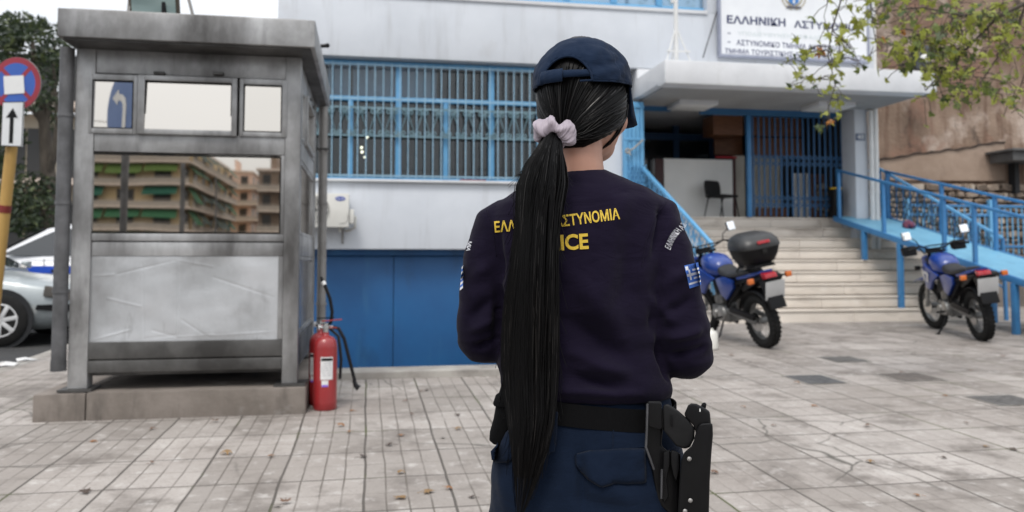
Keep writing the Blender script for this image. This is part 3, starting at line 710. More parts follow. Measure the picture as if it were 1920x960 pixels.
# --- old neighbouring building on the right
def oy(x): return 14.75 - (x-9.0)*.10
ow = thing('old_building', 'derelict brown building with peeling stained plaster and a rubble stone base', 'building', (12, 15, .3))
def ow_wall(mb, x0, x1, z0, z1, dy, nx, nz, amp, seed, top=None):
    vs = []; 
    for j in range(nz+1):
        for i in range(nx+1):
            x = x0 + (x1-x0)*i/nx; t = top(x) if top else z1; z = z0 + (t-z0)*j/nz
            d = noise.fractal(Vector((x*1.1+seed, z*1.1, seed)), 1.0, 2.0, 4)*amp
            vs.append((x, oy(x)+dy+d, z))
    n = len(vs); vs += [(x, oy(x)+.8, z) for (x, y, z) in vs]
    fs = [(j*(nx+1)+i, j*(nx+1)+i+1, (j+1)*(nx+1)+i+1, (j+1)*(nx+1)+i) for j in range(nz) for i in range(nx)]
    fs += [(nz*(nx+1)+i, nz*(nx+1)+i+1, n+nz*(nx+1)+i+1, n+nz*(nx+1)+i) for i in range(nx)]
    fs += [(i, n+i, n+i+1, i+1) for i in range(nx)]
    fs += [(j*(nx+1), (j+1)*(nx+1), n+(j+1)*(nx+1), n+j*(nx+1)) for j in range(nz)]
    mb.add(vs, fs)
mb = MB(); ow_wall(mb, 8.74, 19, .2, 9.5, .10, 90, 70, .05, 3.1); part('wall', mb, M['old_plaster'], ow)
def crack(x): 
    a = onY(1645, 300, 14.7); b = onY(1905, 262, 14.2); return a.z + (b.z-a.z)*(x-a.x)/(b.x-a.x) + .03*noise.noise(Vector((x*2,0,0)))
mb = MB(); ow_wall(mb, 8.75, onY(1890, 300, 14.3).x, onY(1750, 338, 14.5).z, 0, .0, 50, 12, .02, 7.7, top=crack); part('plaster_patch', mb, M['pale_plaster'], ow)
# vertical boards of mortar ridges near the station
mb = MB()
mb = MB(); xa, xb = 9.0, onY(1890,300,14.3).x; mb.tube([(xa+(xb-xa)*i/40, oy(xa+(xb-xa)*i/40)-.02, crack(xa+(xb-xa)*i/40)+.012*math.sin(i*1.7)) for i in range(41)], [.012+.010*abs(math.sin(i*.9)) for i in range(41)], 6); part('crack', mb, mat('crack_dark', (.05,.035,.028), .9), ow)
# rubble base: stones
mb = MB(); rnd = random.Random(4); z = .3; row = 0
zt_ = onY(1800, 345, 14.4).z
while z < zt_:
    h = rnd.uniform(.09, .17); x = 8.8 + rnd.uniform(-.2, 0)
    while x < 17.5:
        w_ = rnd.uniform(.12, .36); 
        mb.obox((x+w_/2, oy(x)-.02+rnd.uniform(-.03,.03), z+h/2), (w_-.03, .3, h-.025), Matrix.Rotation(rnd.uniform(-.16,.16), 3, 'Y'), rnd.choice((0,0,1,2)))
        x += w_
    z += h
M['stone2'] = nmat('pale_rubble', (.50,.44,.37), (.30,.25,.20), 6, .9, bump=.6, bscale=20, bdist=.03); M['stone3'] = nmat('dark_rubble', (.16,.12,.09), (.09,.07,.055), 6, .9, bump=.6, bscale=20, bdist=.03)
part('stone_base', mb, [M['stone'], M['stone2'], M['stone3']], ow, bevel=.02, segs=1)
p = onY(1905, 290, 13.9)
mb = MB(); mb.box(p.x-.20, p.x+1.2, 13.75, 14.35, p.z-.13, p.z+.05); mb.box(p.x-.26, p.x+1.3, 13.68, 14.4, p.z+.052, p.z+.10)
part('ledge_slab', mb, nmat('slate_grey', (.11,.11,.11), (.07,.07,.07), 5, .7), ow, bevel=.01)
mb = MB(); q = onY(1905, 330, 14.2); mb.box(q.x-.09, q.x+.01, 14.12, 14.3, q.z-.35, p.z-.13); part('gap_post', mb, M['dark'], ow)
p = onY(1731, 108, 13.9)
lm = thing('wall_floodlight', 'dark boxy floodlight with a white dome on the brown wall above the canopy end', 'floodlight', (p.x, 13.9, p.z))
MB().box(-.17, .17, -.02, .16, -.24, .24).build('housing', nmat('flood_grey', (.07,.08,.09), (.05,.055,.06), 6, .5), lm, bevel=.015)
MB().ball((.03, -.03, -.02), (.12, .05, .08), 14, 8).build('lamp_dome', M['white'], lm)
MB().box(-.02, .02, .16, .72, -.03, .03).build('bracket', M['pipe'], lm)
# ================================================================== SIGN OVER THE CANOPY
YS = 12.74
a = onY(1347, 104, YS); b = onY(1629, 122, YS); sx0, sx1, sz0 = a.x, b.x, (a.z + b.z)/2; sz1 = sz0 + 1.35
sg = thing('station_sign', 'large white sign board with navy Greek lettering and a state crest above the canopy', 'sign', ((sx0+sx1)/2, YS, sz0))
part('board', MB().box(sx0+.03, sx1-.03, YS-.02, YS+.03, sz0+.03, sz1-.03), nmat('sign_white', (.76,.78,.80), (.70,.72,.75), 2, .35, layer=((.60,.63,.66), 4, .6, .85, (1,1,.3))), sg)
mb = MB(); mb.box(sx0, sx1, YS-.04, YS+.05, sz0, sz0+.045); mb.box(sx0, sx1, YS-.04, YS+.05, sz1-.045, sz1); mb.box(sx0, sx0+.04, YS-.04, YS+.05, sz0+.046, sz1-.046); mb.box(sx1-.04, sx1, YS-.04, YS+.05, sz0+.046, sz1-.046)
part('frame', mb, nmat('sign_frame', (.30,.32,.40), (.24,.26,.33), 5, .4), sg, bevel=.004)
navy = mat('navy_letters', (.012,.022,.10), .5); navy2 = mat('faded_letters', (.06,.07,.16), .5); vfade = mat('ghost_letters', (.58,.65,.66), .5)
def row(txt, p0, p1, hgt, m, off, nm='lettering'):
    A = onY(p0[0], p0[1], YS-.024); B = onY(p1[0], p1[1], YS-.024)
    part(nm, text_mb(txt, lambda u, v: (A.x+(B.x-A.x)*u, YS-.024, A.z+(B.z-A.z)*u+hgt*v), off), m, sg, smooth=False)
px1 = 13.9/1530
row('ΕΛΛΗΝΙΚΗ', (1363,43.5), (1473,50), 15.5*px1, navy, .028); row('ΑΣΤΥΝΟΜΙΑ', (1489,52), (1609,60), 14.5*px1, navy, .028)
row('–', (1364,63), (1370,63.2), 1.6*px1, navy2, 0); row('–', (1364,79.5), (1370,79.8), 1.6*px1, navy2, 0)
row('ΑΣΤΥΝΟΜΙΚΟ ΤΜΗΜΑ ΑΚΡΟΠΟΛΕΩΣ', (1381,84.5), (1596,98), 10.5*px1, navy2, .012)
row('ΥΠΟΔΙΕΥΘΥΝΣΗ ΑΣΦΑΛΕΙΑΣ', (1383,66), (1560,76), 8*px1, vfade, 0)
row('ΤΜΗΜΑ ΤΟΥΡΙΣΤΙΚΗΣ ΑΣΤΥΝΟΜΙΑΣ ΑΘΗΝΩΝ', (1359,99.5), (1622,113.5), 9.5*px1, navy2, .015)
# crest: laurel ring round a blue shield with a white cross
cc = onY(1488, -6, YS-.03); cr = MB(); gold = nmat('crest_gold', (.42,.34,.16), (.26,.2,.09), 20, .5); 
for s in (-1, 1):
    for k in range(13):
        t = -math.pi/2 + s*(.12 + k*.22); 
        for rr, q in ((.165, .5), (.205, -.4)):
            x, z = cc.x + rr*math.cos(t), cc.z + rr*math.sin(t); d = t + s*math.pi/2 + s*q
            ux, uz = math.cos(d), math.sin(d)
            cr.add([(x, YS-.03, z), (x+.028*ux-.012*uz, YS-.034, z+.028*uz+.012*ux), (x+.06*ux, YS-.03, z+.06*uz), (x+.028*ux+.012*uz, YS-.034, z+.028*uz-.012*ux)], [(0,1,2,3)], 0)
cr.prism([(.0,-.15),(.09,-.09),(.11,.13),(-.11,.13),(-.09,-.09)], lambda u, v, d: (cc.x+u, YS-.022-d, cc.z+v), 0, .012, 1)
cr.box(cc.x-.016, cc.x+.016, YS-.042, YS-.036, cc.z-.12, cc.z+.125, 2); cr.box(cc.x-.10, cc.x-.017, YS-.042, YS-.036, cc.z-.0, cc.z+.035, 2); cr.box(cc.x+.017, cc.x+.10, YS-.042, YS-.036, cc.z-.0, cc.z+.035, 2)
cr.prism([(-.14,-.20),(.14,-.20),(.11,-.165),(-.11,-.165)], lambda u, v, d: (cc.x+u, YS-.026-d, cc.z+v), 0, .012, 3)
part('crest', cr, [gold, mat('crest_blue', (.05,.2,.5), .5), M['white'], mat('crest_ribbon', (.10,.10,.12), .6)], sg, smooth=False)

# white mast on a tripod, standing on the canopy
bp = onZ(1268, 107, CZ1); bp.y = max(bp.y, CY0+.25); q = onY(1268, 107, bp.y)
fp = thing('flagpole', 'white flagpole mast braced by a small tripod on the canopy', 'flagpole', (q.x, bp.y, CZ1))
MB().cyl((0,0,0), (0,0,2.8), .035, 12).build('pole', M['white'], fp)
for (dx, dy) in ((-.2,-.1),(.2,-.1),(0,.22)):
    mb = MB(); mb.tube([(dx,dy,.0), (dx*.1,dy*.1,.52)], .012, 6); mb.box(dx-.03, dx+.03, dy-.03, dy+.03, 0, .012); mb.build('brace', M['white'], fp)
MB().box(-.19,.19,-.11,-.09,.16,.18).build('crossbar', M['white'], fp)
mb = MB(); mb.tube([(-.05,0,.95),(-.05,.0,1.2)], .03, 8); mb.build('insulator', M['white'], fp)
cb = MB(); cb.tube([onY(1318, 108, 12.6), onY(1336, 50, 12.72), onY(1345, 18, 12.8), onY(1350,-20,12.82)], .009, 6)
tag(cb.build('hanging_cable', M['black']), 'thin black cable running up the white wall left of the sign board', 'cable')

# ================================================================== AIR CONDITIONER
p = onY(634, 394, 12.62)
ac = thing('air_conditioner', 'white outdoor air conditioner unit on the wall above the blue garage doors', 'air conditioner', (p.x, 12.62, p.z))
MB().box(-.56, .16, 0, .30, -.26, .255).build('casing', M['off_white'], ac, bevel=.015)
MB().box(.165, .235, .05, .28, -.20, .02).build('valve_cover', M['off_white'], ac, bevel=.015)
mb = MB(); 
for i in range(9): mb.torus((-.33, -.006, 0), (0,1,0), .035+.022*i, .004, 28, 5)
for i in range(12):
    t = i*math.pi/6; mb.bar((-.33+.03*math.cos(t), -.006, .03*math.sin(t)), (-.33+.21*math.cos(t), -.006, .21*math.sin(t)), .004, .004)
g = mb.build('fan_grille', M['off_white'], ac)
mb = MB(); mb.lathe([(.2,0),(.2,.004)], (-.33,-.004,0), 'y', 32); mb.build('fan_recess', nmat('fan_dark', (.10,.10,.10), (.06,.06,.06), 5, .7), ac)
mb = MB(); mb.lathe([(.001,0),(1,.0),(1,.004),(.001,.004)], (0,0,0), 'y', 28)
mb.v = [Vector((v.x*.075+.03, v.y-.005, v.z*.033+.175)) for v in mb.v]
bd = mb.build('badge', mat('badge_blue', (.02,.06,.35), .35), ac)
text_mb('Carrier', lambda u, v: (.03-.055+.11*u, -.0075, .175-.016+.032*v), .01).build('badge_lettering', M['white'], ac, smooth=False)
mb = MB(); mb.tube([(.02,-.004,-.20),(.10,-.004,-.20),(.145,-.004,-.15),(.145,-.004,-.06)], .003, 5); mb.build('casing_line', M['pipe_pale'], ac)
mb = MB(); 
for x in (-.45, .06): mb.bar((x,.02,-.275), (x,.38,-.275), .03, .03); mb.bar((x,.37,-.275), (x,.37,-.5), .03, .03, up=(0,1,0))
mb.build('bracket', M['pipe_pale'], ac)
mb = MB(); mb.tube([(.2,.16,-.05),(.26,.17,-.1),(.25,.2,-.25),(.18,.3,-.29),(.1,.36,-.3)], .02, 8); mb.tube([(.02,.1,-.26),(.03,.1,-.33)], .018, 8); mb.build('pipe', M['off_white'], ac)

# lamps hanging in the office, seen through the glass
bulbM, t_, b_ = _new('lit_bulb'); b_.inputs['Emission Color'].default_value = (1,.86,.62,1); b_.inputs['Emission Strength'].default_value = 4.0
for (px, py) in ((688,257),(678,277),(679,285),(684,296),(684,303)):
    p = onY(px, py, 15.2); o = thing('hanging_bulb', 'small lit bulb of the short string glowing behind the left window grille', 'light bulb', tuple(p), group='lit bulbs hanging in the office window')
    MB().ball((0,0,0), .026, 12, 8).build('bulb', bulbM, o); MB().cyl((0,0,.03), (0,0,.09), .016, 8).build('socket', M['black'], o)
    MB().cyl((0,0,.09), (0,0,z_wt+.2-p.z), .004, 5).build('cord', M['black'], o)

# ================================================================== THINGS ON THE LANDING
YB = 14.3
a = onY(1246, 412, YB); b = onY(1376, 300, YB)
wb = thing('display_board', 'large white panel with a dark red frame leaning by the entrance doors', 'board', ((a.x+b.x)/2, YB, LZ))
MB().box(a.x-(a.x+b.x)/2, b.x-(a.x+b.x)/2-.03, 0, .03, .03, b.z-LZ).build('panel', nmat('panel_white', (.84,.84,.82), (.78,.78,.76), 2, .5), wb, bevel=.004)
hx = (b.x-a.x)/2
MB().box(hx-.028, hx+.03, -.01, .05, .0, b.z-LZ+.03).box(-hx-.16, -hx-.002, 0.02, .05, 0, b.z-LZ-.01).build('frame', mat('dark_red_frame', (.05,.012,.012), .5), wb, bevel=.004)
mb = MB()
for x in (-hx+.1, hx-.1): mb.bar((x,.05,b.z-LZ-.2), (x,.45,.0), .03, .03)
mb.build('rear_leg', M['black'], wb)
q = onY(1362, 297, YB); mb = MB(); mb.box(-.21, .21, .0, .05, 0, .035)
o = mb.build('red_folder', mat('folder_red', (.35,.01,.02), .5), bevel=.006); o.location = (q.x, YB-.005, b.z+.031); tag(o, 'bright red folder lying on the top edge of the white panel', 'folder')

p = onY(1354, 412, 13.85); S = .92
ch = thing('visitor_chair', 'black fabric visitor chair with thin steel legs on the landing', 'chair', (p.x, 13.85, LZ), (0,0,R(205)))
cm = nmat('chair_fabric', (.010,.010,.011), (.018,.018,.019), 30, .9)
bk = MB(); rs = []
for (z, w_, d) in ((.46,.19,.035),(.48,.215,.045),(.55,.225,.05),(.66,.225,.05),(.73,.21,.045),(.755,.17,.03)):
    rs.append([(w_*(abs(math.cos(t))**.4)*(1 if math.cos(t) > 0 else -1), -.22-.12*(z-.46)+d/2*(abs(math.sin(t))**.6)*(1 if math.sin(t) > 0 else -1), z) for t in [2*math.pi*k/20 for k in range(20)]])
bk.rings(rs); bk.build('backrest', cm, ch)
MB().box(-.23, .23, -.2, .22, .40, .45).build('seat', cm, ch, bevel=.02, segs=3)
for sx in (-1, 1):
    MB().tube([(sx*.21,.16,.40),(sx*.235,.23,0)], .011, 8).build('leg', M['black'], ch); MB().tube([(sx*.21,-.16,.40),(sx*.235,-.25,0)], .011, 8).build('leg', M['black'], ch)
    MB().tube([(sx*.2,-.12,.39),(sx*.2,-.225,.42),(sx*.19,-.24,.52)], .011, 8).build('back_support', M['black'], ch)
ch.scale = (S,S,S)

p = onY(1604, 410, 13.25)
bn = thing('ash_bin', 'slim black bin with a yellow rim beside the white entrance pillar', 'bin', (8.22, 13.3, LZ))
MB().lathe([(.085,0),(.10,.02),(.10,.5),(.09,.52)], n=20).build('body', M['black'], bn)
MB().lathe([(.104,.0),(.108,.015),(.104,.03)], (0,0,.50), n=20).build('rim', mat('yellow_rim', (.55,.36,.02), .4), bn)
p = onZ(1674, 408, 1.9); q = onY(1674, 408, 12.6)
M['bundle'] = nmat('patterned_cloth', (.14,.035,.06), (.035,.03,.11), 9, .9, lo=.45, hi=.55, layer=((.25,.16,.18), 14, .58, .62, (1,1,1)))
mb = MB(); mb.ball((0,0,.055), (.12,.09,.065), 20, 12); mb.v = [v + Vector((1,1,1))*.035*noise.noise(v*9) + Vector((.02,.02,.03))*noise.noise(v*22) for v in mb.v]
o = mb.build('cloth_bundle', M['bundle']); y = 12.35; o.location = (rxr(y)-.22, y, rz(y)+.0); tag(o, 'crumpled pink and purple cloth bundle lying on the blue ramp deck', 'bundle')

# ================================================================== GUARD BOOTH
YK = 6.0
def K(px, py, Y=YK): q = onY(px, py, Y); return q.x, q.z
BX0, BX1 = K(134, 420)[0], K(561, 420)[0]; BY1 = 7.78
PZ = onY(300, 733, 5.93).z                                     # plinth top
pb = thing('guard_booth', 'grey scratched metal guard booth on legs with mirrored windows', 'booth', ((BX0+BX1)/2, 6.9, PZ))
def kp(name, mb, m, **k): return mb.build(name, m, pb, world=True, **k)
def ke(name, mb, m, **k): return build_each(mb, name, m, pb, world=True, **k)
zr0, zr1 = K(300, 78, 5.78)[1], K(300, 26, 5.78)[1]
RX0, RX1 = K(107, 45, 5.75)[0], K(591, 60, 5.75)[0]
rf = MB(); rf.box(RX0, RX1, 5.75, 8.0, zr0, zr1); rf.box(RX0+.06, RX1-.06, 5.81, 7.94, zr1+.001, zr1+.02)
kp('roof', rf, M['booth'], bevel=.008)
kp('roof_soffit', MB().box(RX0+.03, RX1-.03, 5.78, 7.97, zr0-.012, zr0-.002), M['booth_dark'])
zb0 = K(300, 697)[1]; zt0 = zr0-.014
# corner posts, running down as legs
PW = .125
for (x0, y0) in ((BX0, YK), (BX1-PW*.85, YK), (BX0, BY1-PW), (BX1-PW*.85, BY1-PW)):
    front = y0 == YK
    lgm = MB(); lgm.box(x0, x0+(PW if x0 == BX0 else PW*.85), y0, y0+PW, PZ+.018, zt0)
    leg = kp('corner_post', lgm, M['booth'], bevel=.006)
    kp('foot_plate', MB().box(x0-.05, x0+PW+.04, y0-.04, y0+PW+.05, PZ+.001, PZ+.017), M['booth_dark'])
def rect(p0, p1, Y=YK): x0, z1 = K(p0[0], p0[1], Y); x1, z0 = K(p1[0], p1[1], Y); return x0, x1, z0, z1
ix0, ix1 = BX0+PW+.001, BX1-PW*.85-.001
zA, zB, zC, zD, zE, zF = K(300,140)[1], K(300,250)[1], K(300,286)[1], K(300,438)[1], K(300,480)[1], K(300,640)[1]
kp('header_panel', MB().box(ix0, ix1, YK+.012, YK+.05, zA, zt0), M['booth'], bevel=.003)
kp('rail', MB().box(ix0, ix1, YK+.008, YK+.06, zC, zB), M['booth'], bevel=.006)
zM = K(300, 452)[1]
kp('rail', MB().box(ix0, ix1, YK+.006, YK+.06, zM, zD), M['booth'], bevel=.006)
kp('rail', MB().box(ix0, ix1, YK+.014, YK+.06, zE, zM-.006), M['booth'], bevel=.006)
kp('base_beam', MB().box(ix0, ix1, YK+.004, YK+.06, K(300,672)[1], zF), M['booth_dark'], bevel=.006)
kp('base_beam', MB().box(ix0, ix1, YK-.006, YK+.08, zb0, K(300,674)[1]), M['booth_dark'], bevel=.008)
# dented lower sheet: real dents and creases
x0, x1, z0, z1 = rect((160,480),(521,641)); dm = MB(); nx, nz = 230, 100; vs = []
def crease(x, z, a, b, wd, dep):
    ax, az = a; bx, bz = b; L2 = (bx-ax)**2+(bz-az)**2; t = max(0, min(1, ((x-ax)*(bx-ax)+(z-az)*(bz-az))/L2)); d = math.hypot(x-ax-t*(bx-ax), z-az-t*(bz-az)); return dep*math.exp(-(d/wd)**2)
cl = [((162,518),(215,515)),((215,515),(330,487)),((330,487),(398,500)),((266,495),(268,636)),((333,490),(332,632)),((268,636),(330,628)),((332,632),(400,628)),((340,600),(395,636)),((395,630),(520,622)),((285,620),(330,632)),((165,640),(240,620)),((400,520),(520,560)),((200,560),(262,575))]
cl = [(K(*a), K(*b)) for a, b in cl]
for j in range(nz+1):
    for i in range(nx+1):
        x = x0+(x1-x0)*i/nx; z = z0+(z1-z0)*j/nz; e = min(i, nx-i, j*2, (nz-j)*2)/24; e = max(0, min(1, e))
        d = .011*noise.noise(Vector((x*3.3, z*3.3, 2))) + .004*noise.noise(Vector((x*8, z*8, 5)))
        for k, (a, b) in enumerate(cl): d += crease(x, z, a, b, .0062, .0020 if k % 2 else -.0024)
        vs.append((x, YK+.02+d*e, z))
dm.add(vs, [(j*(nx+1)+i, j*(nx+1)+i+1, (j+1)*(nx+1)+i+1, (j+1)*(nx+1)+i) for j in range(nz) for i in range(nx)])
kp('dented_panel', dm, M['booth_sheet'], angle=80)
kp('wall_panel', MB().box(BX0+.03, BX1-.03, YK+.075, YK+.10, zb0, zt0), M['booth_dark'])
kp('wall_panel', MB().box(BX0+.02, BX0+.05, YK+.13, BY1-.13, zb0, zt0), M['booth'])
kp('wall_panel', MB().box(BX0+.13, BX1-.13, BY1-.05, BY1-.02, zb0, zt0), M['booth'])
kp('floor_plate', MB().box(BX0+.02, BX1-.02, YK+.101, BY1-.051, zb0-.03, zb0-.002), M['booth_dark'])
# windows of the front
def booth_window(p0, p1, q0, q1, hinge=False):
    x0, x1, z0, z1 = rect(p0, p1); a0, a1, c0, c1 = rect(q0, q1)
    f = MB(); yf0, yf1 = (YK-.022, YK+.03) if hinge else (YK-.006, YK+.04)
    f.box(x0, a0, yf0, yf1, z0, z1); f.box(a1, x1, yf0, yf1, z0, z1); f.box(a0, a1, yf0, yf1, c1, z1); f.box(a0, a1, yf0, yf1, z0, c0)
    fo = kp('window_frame', f, M['booth'], bevel=.004)
    sl = MB()
    for q in ((a0,a0+.008,c0,c1),(a1-.008,a1,c0,c1),(a0+.008,a1-.008,c0,c0+.008),(a0+.008,a1-.008,c1-.008,c1)): sl.box(q[0], q[1], YK-.004, YK+.003, q[2], q[3])
    kp('rubber_seal', sl, M['matte_black'])
    tl_ = .036 if hinge else 0.0                     # the hinged middle pane stands a crack open at the bottom
    pm_ = MB(); pm_.add([(a0-.003,YK+.004-tl_*.4,c0-.003),(a1+.003,YK+.004-tl_*.4,c0-.003),(a1+.003,YK+.010,c1+.003),(a0-.003,YK+.010,c1+.003),(a0-.003,YK+.016-tl_*.4,c0-.003),(a1+.003,YK+.016-tl_*.4,c0-.003),(a1+.003,YK+.018,c1+.003),(a0-.003,YK+.018,c1+.003)], [(0,1,2,3),(7,6,5,4),(0,4,5,1),(1,5,6,2),(2,6,7,3),(3,7,4,0)])
    po = kp('mirror_pane', pm_, M['mirror'], smooth=False)
    if hinge:
        for px in (300, 410):
            h = MB(); hx, hz = K(px, 140); h.box(hx-.035, hx+.035, YK-.035, YK+.01, hz-.006, hz+.016); kp('hinge', h, M['booth_dark'], bevel=.004)
booth_window((168,138),(256,252),(174,149),(249,242))
booth_window((260,141),(444,256),(273,151),(434,246), True)
booth_window((450,147),(538,258),(457,158),(528,249))
# the big pane sits between the two rails
x0, x1, z0, z1 = rect((165,286),(525,438)); kp('mirror_pane', MB().box(x0, x1, YK+.022, YK+.03, z0-.004, z1+.004), M['mirror'], smooth=False)
sl = MB()
for q in ((x0,x0+.009,z0,z1),(x1-.009,x1,z0,z1),(x0+.009,x1-.009,z0-.002,z0+.009),(x0+.009,x1-.009,z1-.009,z1+.002)): sl.box(q[0], q[1], YK+.013, YK+.021, q[2], q[3])
kp('rubber_seal', sl, M['matte_black'])
ke('window_frame', MB().box(ix0, x0, YK+.012, YK+.05, zD+.001, zC-.001).box(x1, ix1, YK+.012, YK+.05, zD+.001, zC-.001), M['booth'], bevel=.003)
ke('window_frame', MB().box(ix0, rect((160,480),(520,600))[0]+.004, YK+.012, YK+.05, zF+.001, zE-.001).box(rect((160,480),(521,600))[1]-.004, ix1, YK+.012, YK+.05, zF+.001, zE-.001), M['booth'], bevel=.003)
# right side
sy0_, sy1_ = YK+PW+.001, BY1-PW-.001; XS = BX1
def side(n, y0, y1, z0, z1, m, d0=.02, d1=.05): return kp(n, MB().box(XS-d1, XS-d0, y0, y1, z0, z1), m, bevel=.003)
side('header_panel', sy0_, sy1_, zA-.02, zt0, M['booth'], .012); side('rail', sy0_, sy1_, zC, zB, M['booth'], .006); side('rail', sy0_, sy1_, zE, zD, M['booth'], .006)
side('base_beam', sy0_, sy1_, zb0, zF, M['booth_dark'], .004)
L_ = sy1_-sy0_
for (t0, t1, hinge) in ((.03,.20,0),(.22,.74,1),(.77,.97,0)):
    y0, y1 = sy0_+L_*t0, sy0_+L_*t1; f = MB(); o_ = -.02 if hinge else .0; fw = .032
    za, zb = zB+.004, zA-.024
    f.box(XS-.04, XS-o_, y0, y0+fw, za, zb); f.box(XS-.04, XS-o_, y1-fw, y1, za, zb); f.box(XS-.04, XS-o_, y0+fw, y1-fw, za, za+fw); f.box(XS-.04, XS-o_, y0+fw, y1-fw, zb-fw, zb)
    kp('window_frame', f, M['booth'], bevel=.003); kp('mirror_pane', MB().box(XS-.022, XS-.014, y0+fw, y1-fw, za+fw, zb-fw), M['mirror'], smooth=False)
    if hinge:
        for y in (y0+.2, y1-.25): kp('hinge', MB().box(XS-.01, XS+.035, y-.03, y+.03, zb+.002, zb+.02), M['booth_dark'], bevel=.003)
kp('mirror_pane', MB().box(XS-.03, XS-.022, sy0_+.04, sy1_-.04, zD+.03, zC-.03), M['mirror'], smooth=False)
f = MB()
for (za, zb) in ((zD+.001, zC-.001), (zF+.001, zE-.001)):
    f.box(XS-.05, XS-.012, sy0_, sy0_+.04, za, zb); f.box(XS-.05, XS-.012, sy1_-.04, sy1_, za, zb); f.box(XS-.05, XS-.012, sy0_+.04, sy1_-.04, za, za+.03); f.box(XS-.05, XS-.012, sy0_+.04, sy1_-.04, zb-.03, zb)
kp('window_frame', f, M['booth'], bevel=.003)
kp('side_panel', MB().box(XS-.034, XS-.026, sy0_+.04, sy1_-.04, zF+.03, zE-.03), nmat('polished_sheet', (.42,.44,.47), (.34,.36,.38), 2, .14, .85), smooth=False)
# rainwater pipes
q = onY(121, 400, 5.99)
mb = MB(); mb.tube([(q.x-.01,5.99,zr0-.02),(q.x-.01,5.99,K(105,690,5.99)[1])], .047, 14); 
for z in (1.0, 1.6, 2.2): mb.cyl((q.x-.01,5.99,z), (q.x-.01,5.99,z+.025), .053, 14)
mb.cyl((q.x-.01,5.99,K(105,690,5.99)[1]-.02), (q.x-.01,5.99,K(105,690,5.99)[1]+.05), .05, 14)
kp('drainpipe', mb, M['pipe'])
mb = MB(); qx = onY(605, 350, 7.9).x; mb.tube([(qx,7.9,zr0-.02),(qx,7.9,gz(7.9)+.25)], .042, 14)
for z in (1.75, 2.25, .8): mb.cyl((qx,7.9,z), (qx,7.9,z+.025), .05, 14)
kp('drainpipe', mb, M['pipe_pale'])
mb = MB(); mb.bar((XS-.02,7.86,2.27), (qx+.05,7.86,2.27), .02, .02); kp('pipe_clip', mb, M['booth_dark'])
mb = MB(); q = onY(605, 83, 6.7); mb.cyl((RX1-.05,6.7,q.z-.02), (RX1+.03,6.7,q.z-.01), .016, 8); mb.ball((RX1+.035,6.7,q.z-.008), .02, 10, 6); kp('roof_bolt', mb, M['black'])

# plinth under it
a = onY(61, 735, 5.93); b = onY(573, 725, 5.93); g_ = gz(5.93)
mb = MB()
def pbox(x0, x1, y0, y1, zt): 
    mb.add([(x0,y0,gz(y0)-.12),(x1,y0,gz(y0)-.12),(x1,y1,gz(y1)-.12),(x0,y1,gz(y1)-.12),(x0,y0,zt),(x1,y0,zt),(x1,y1,zt),(x0,y1,zt)], [(0,3,2,1),(4,5,6,7),(0,1,5,4),(1,2,6,5),(2,3,7,6),(3,0,4,7)])
xm = onY(160, 760, 5.93).x
pbox(a.x, xm-.002, 5.93, 7.95, PZ-.004); pbox(xm+.002, b.x, 5.93, 7.95, PZ)
tag(mb.build('concrete_plinth', M['concrete'], bevel=.014), 'low stained concrete plinth carrying the grey metal guard booth', 'plinth')

# floodlight lying on the booth roof
q = onY(290, 20, 6.1)
fl = thing('floodlight', 'old glass-fronted floodlight tilted up on the booth roof', 'floodlight', (q.x, 6.15, zr1+.02))
Mx = Matrix.Rotation(R(20), 3, 'X'); 
MB().obox((-.02,0,.16), (.30,.02,.26), Mx).build('glass', glass_mat('green_glass', (.30,.40,.39), .08, .35), fl)
mb = MB(); mb.rings([[Mx @ Vector((x*s, y, z*s)) + Vector((-.02,0,.16)) for x, z in ((-.17,-.15),(.17,-.15),(.17,.15),(-.17,.15))] for s, y in ((1,-.0),(1.02,.03),(.55,.22),(.5,.24))]); mb.build('housing', nmat('flood_bronze', (.12,.10,.075), (.08,.065,.05), 6, .5, .4), fl, bevel=.006)
MB().box(.0,.16,-.06,.06,0,.07).bar((.05,0,.05),(.05,0,.4),.03,.03,up=(0,1,0)).build('stand', M['black'], fl, bevel=.008)
MB().bar((.18,.02,.34),(.27,.02,.0),.025,.02).bar((-.18,.02,.3),(-.2,.02,0),.02,.02).build('stay', M['pipe_pale'], fl)

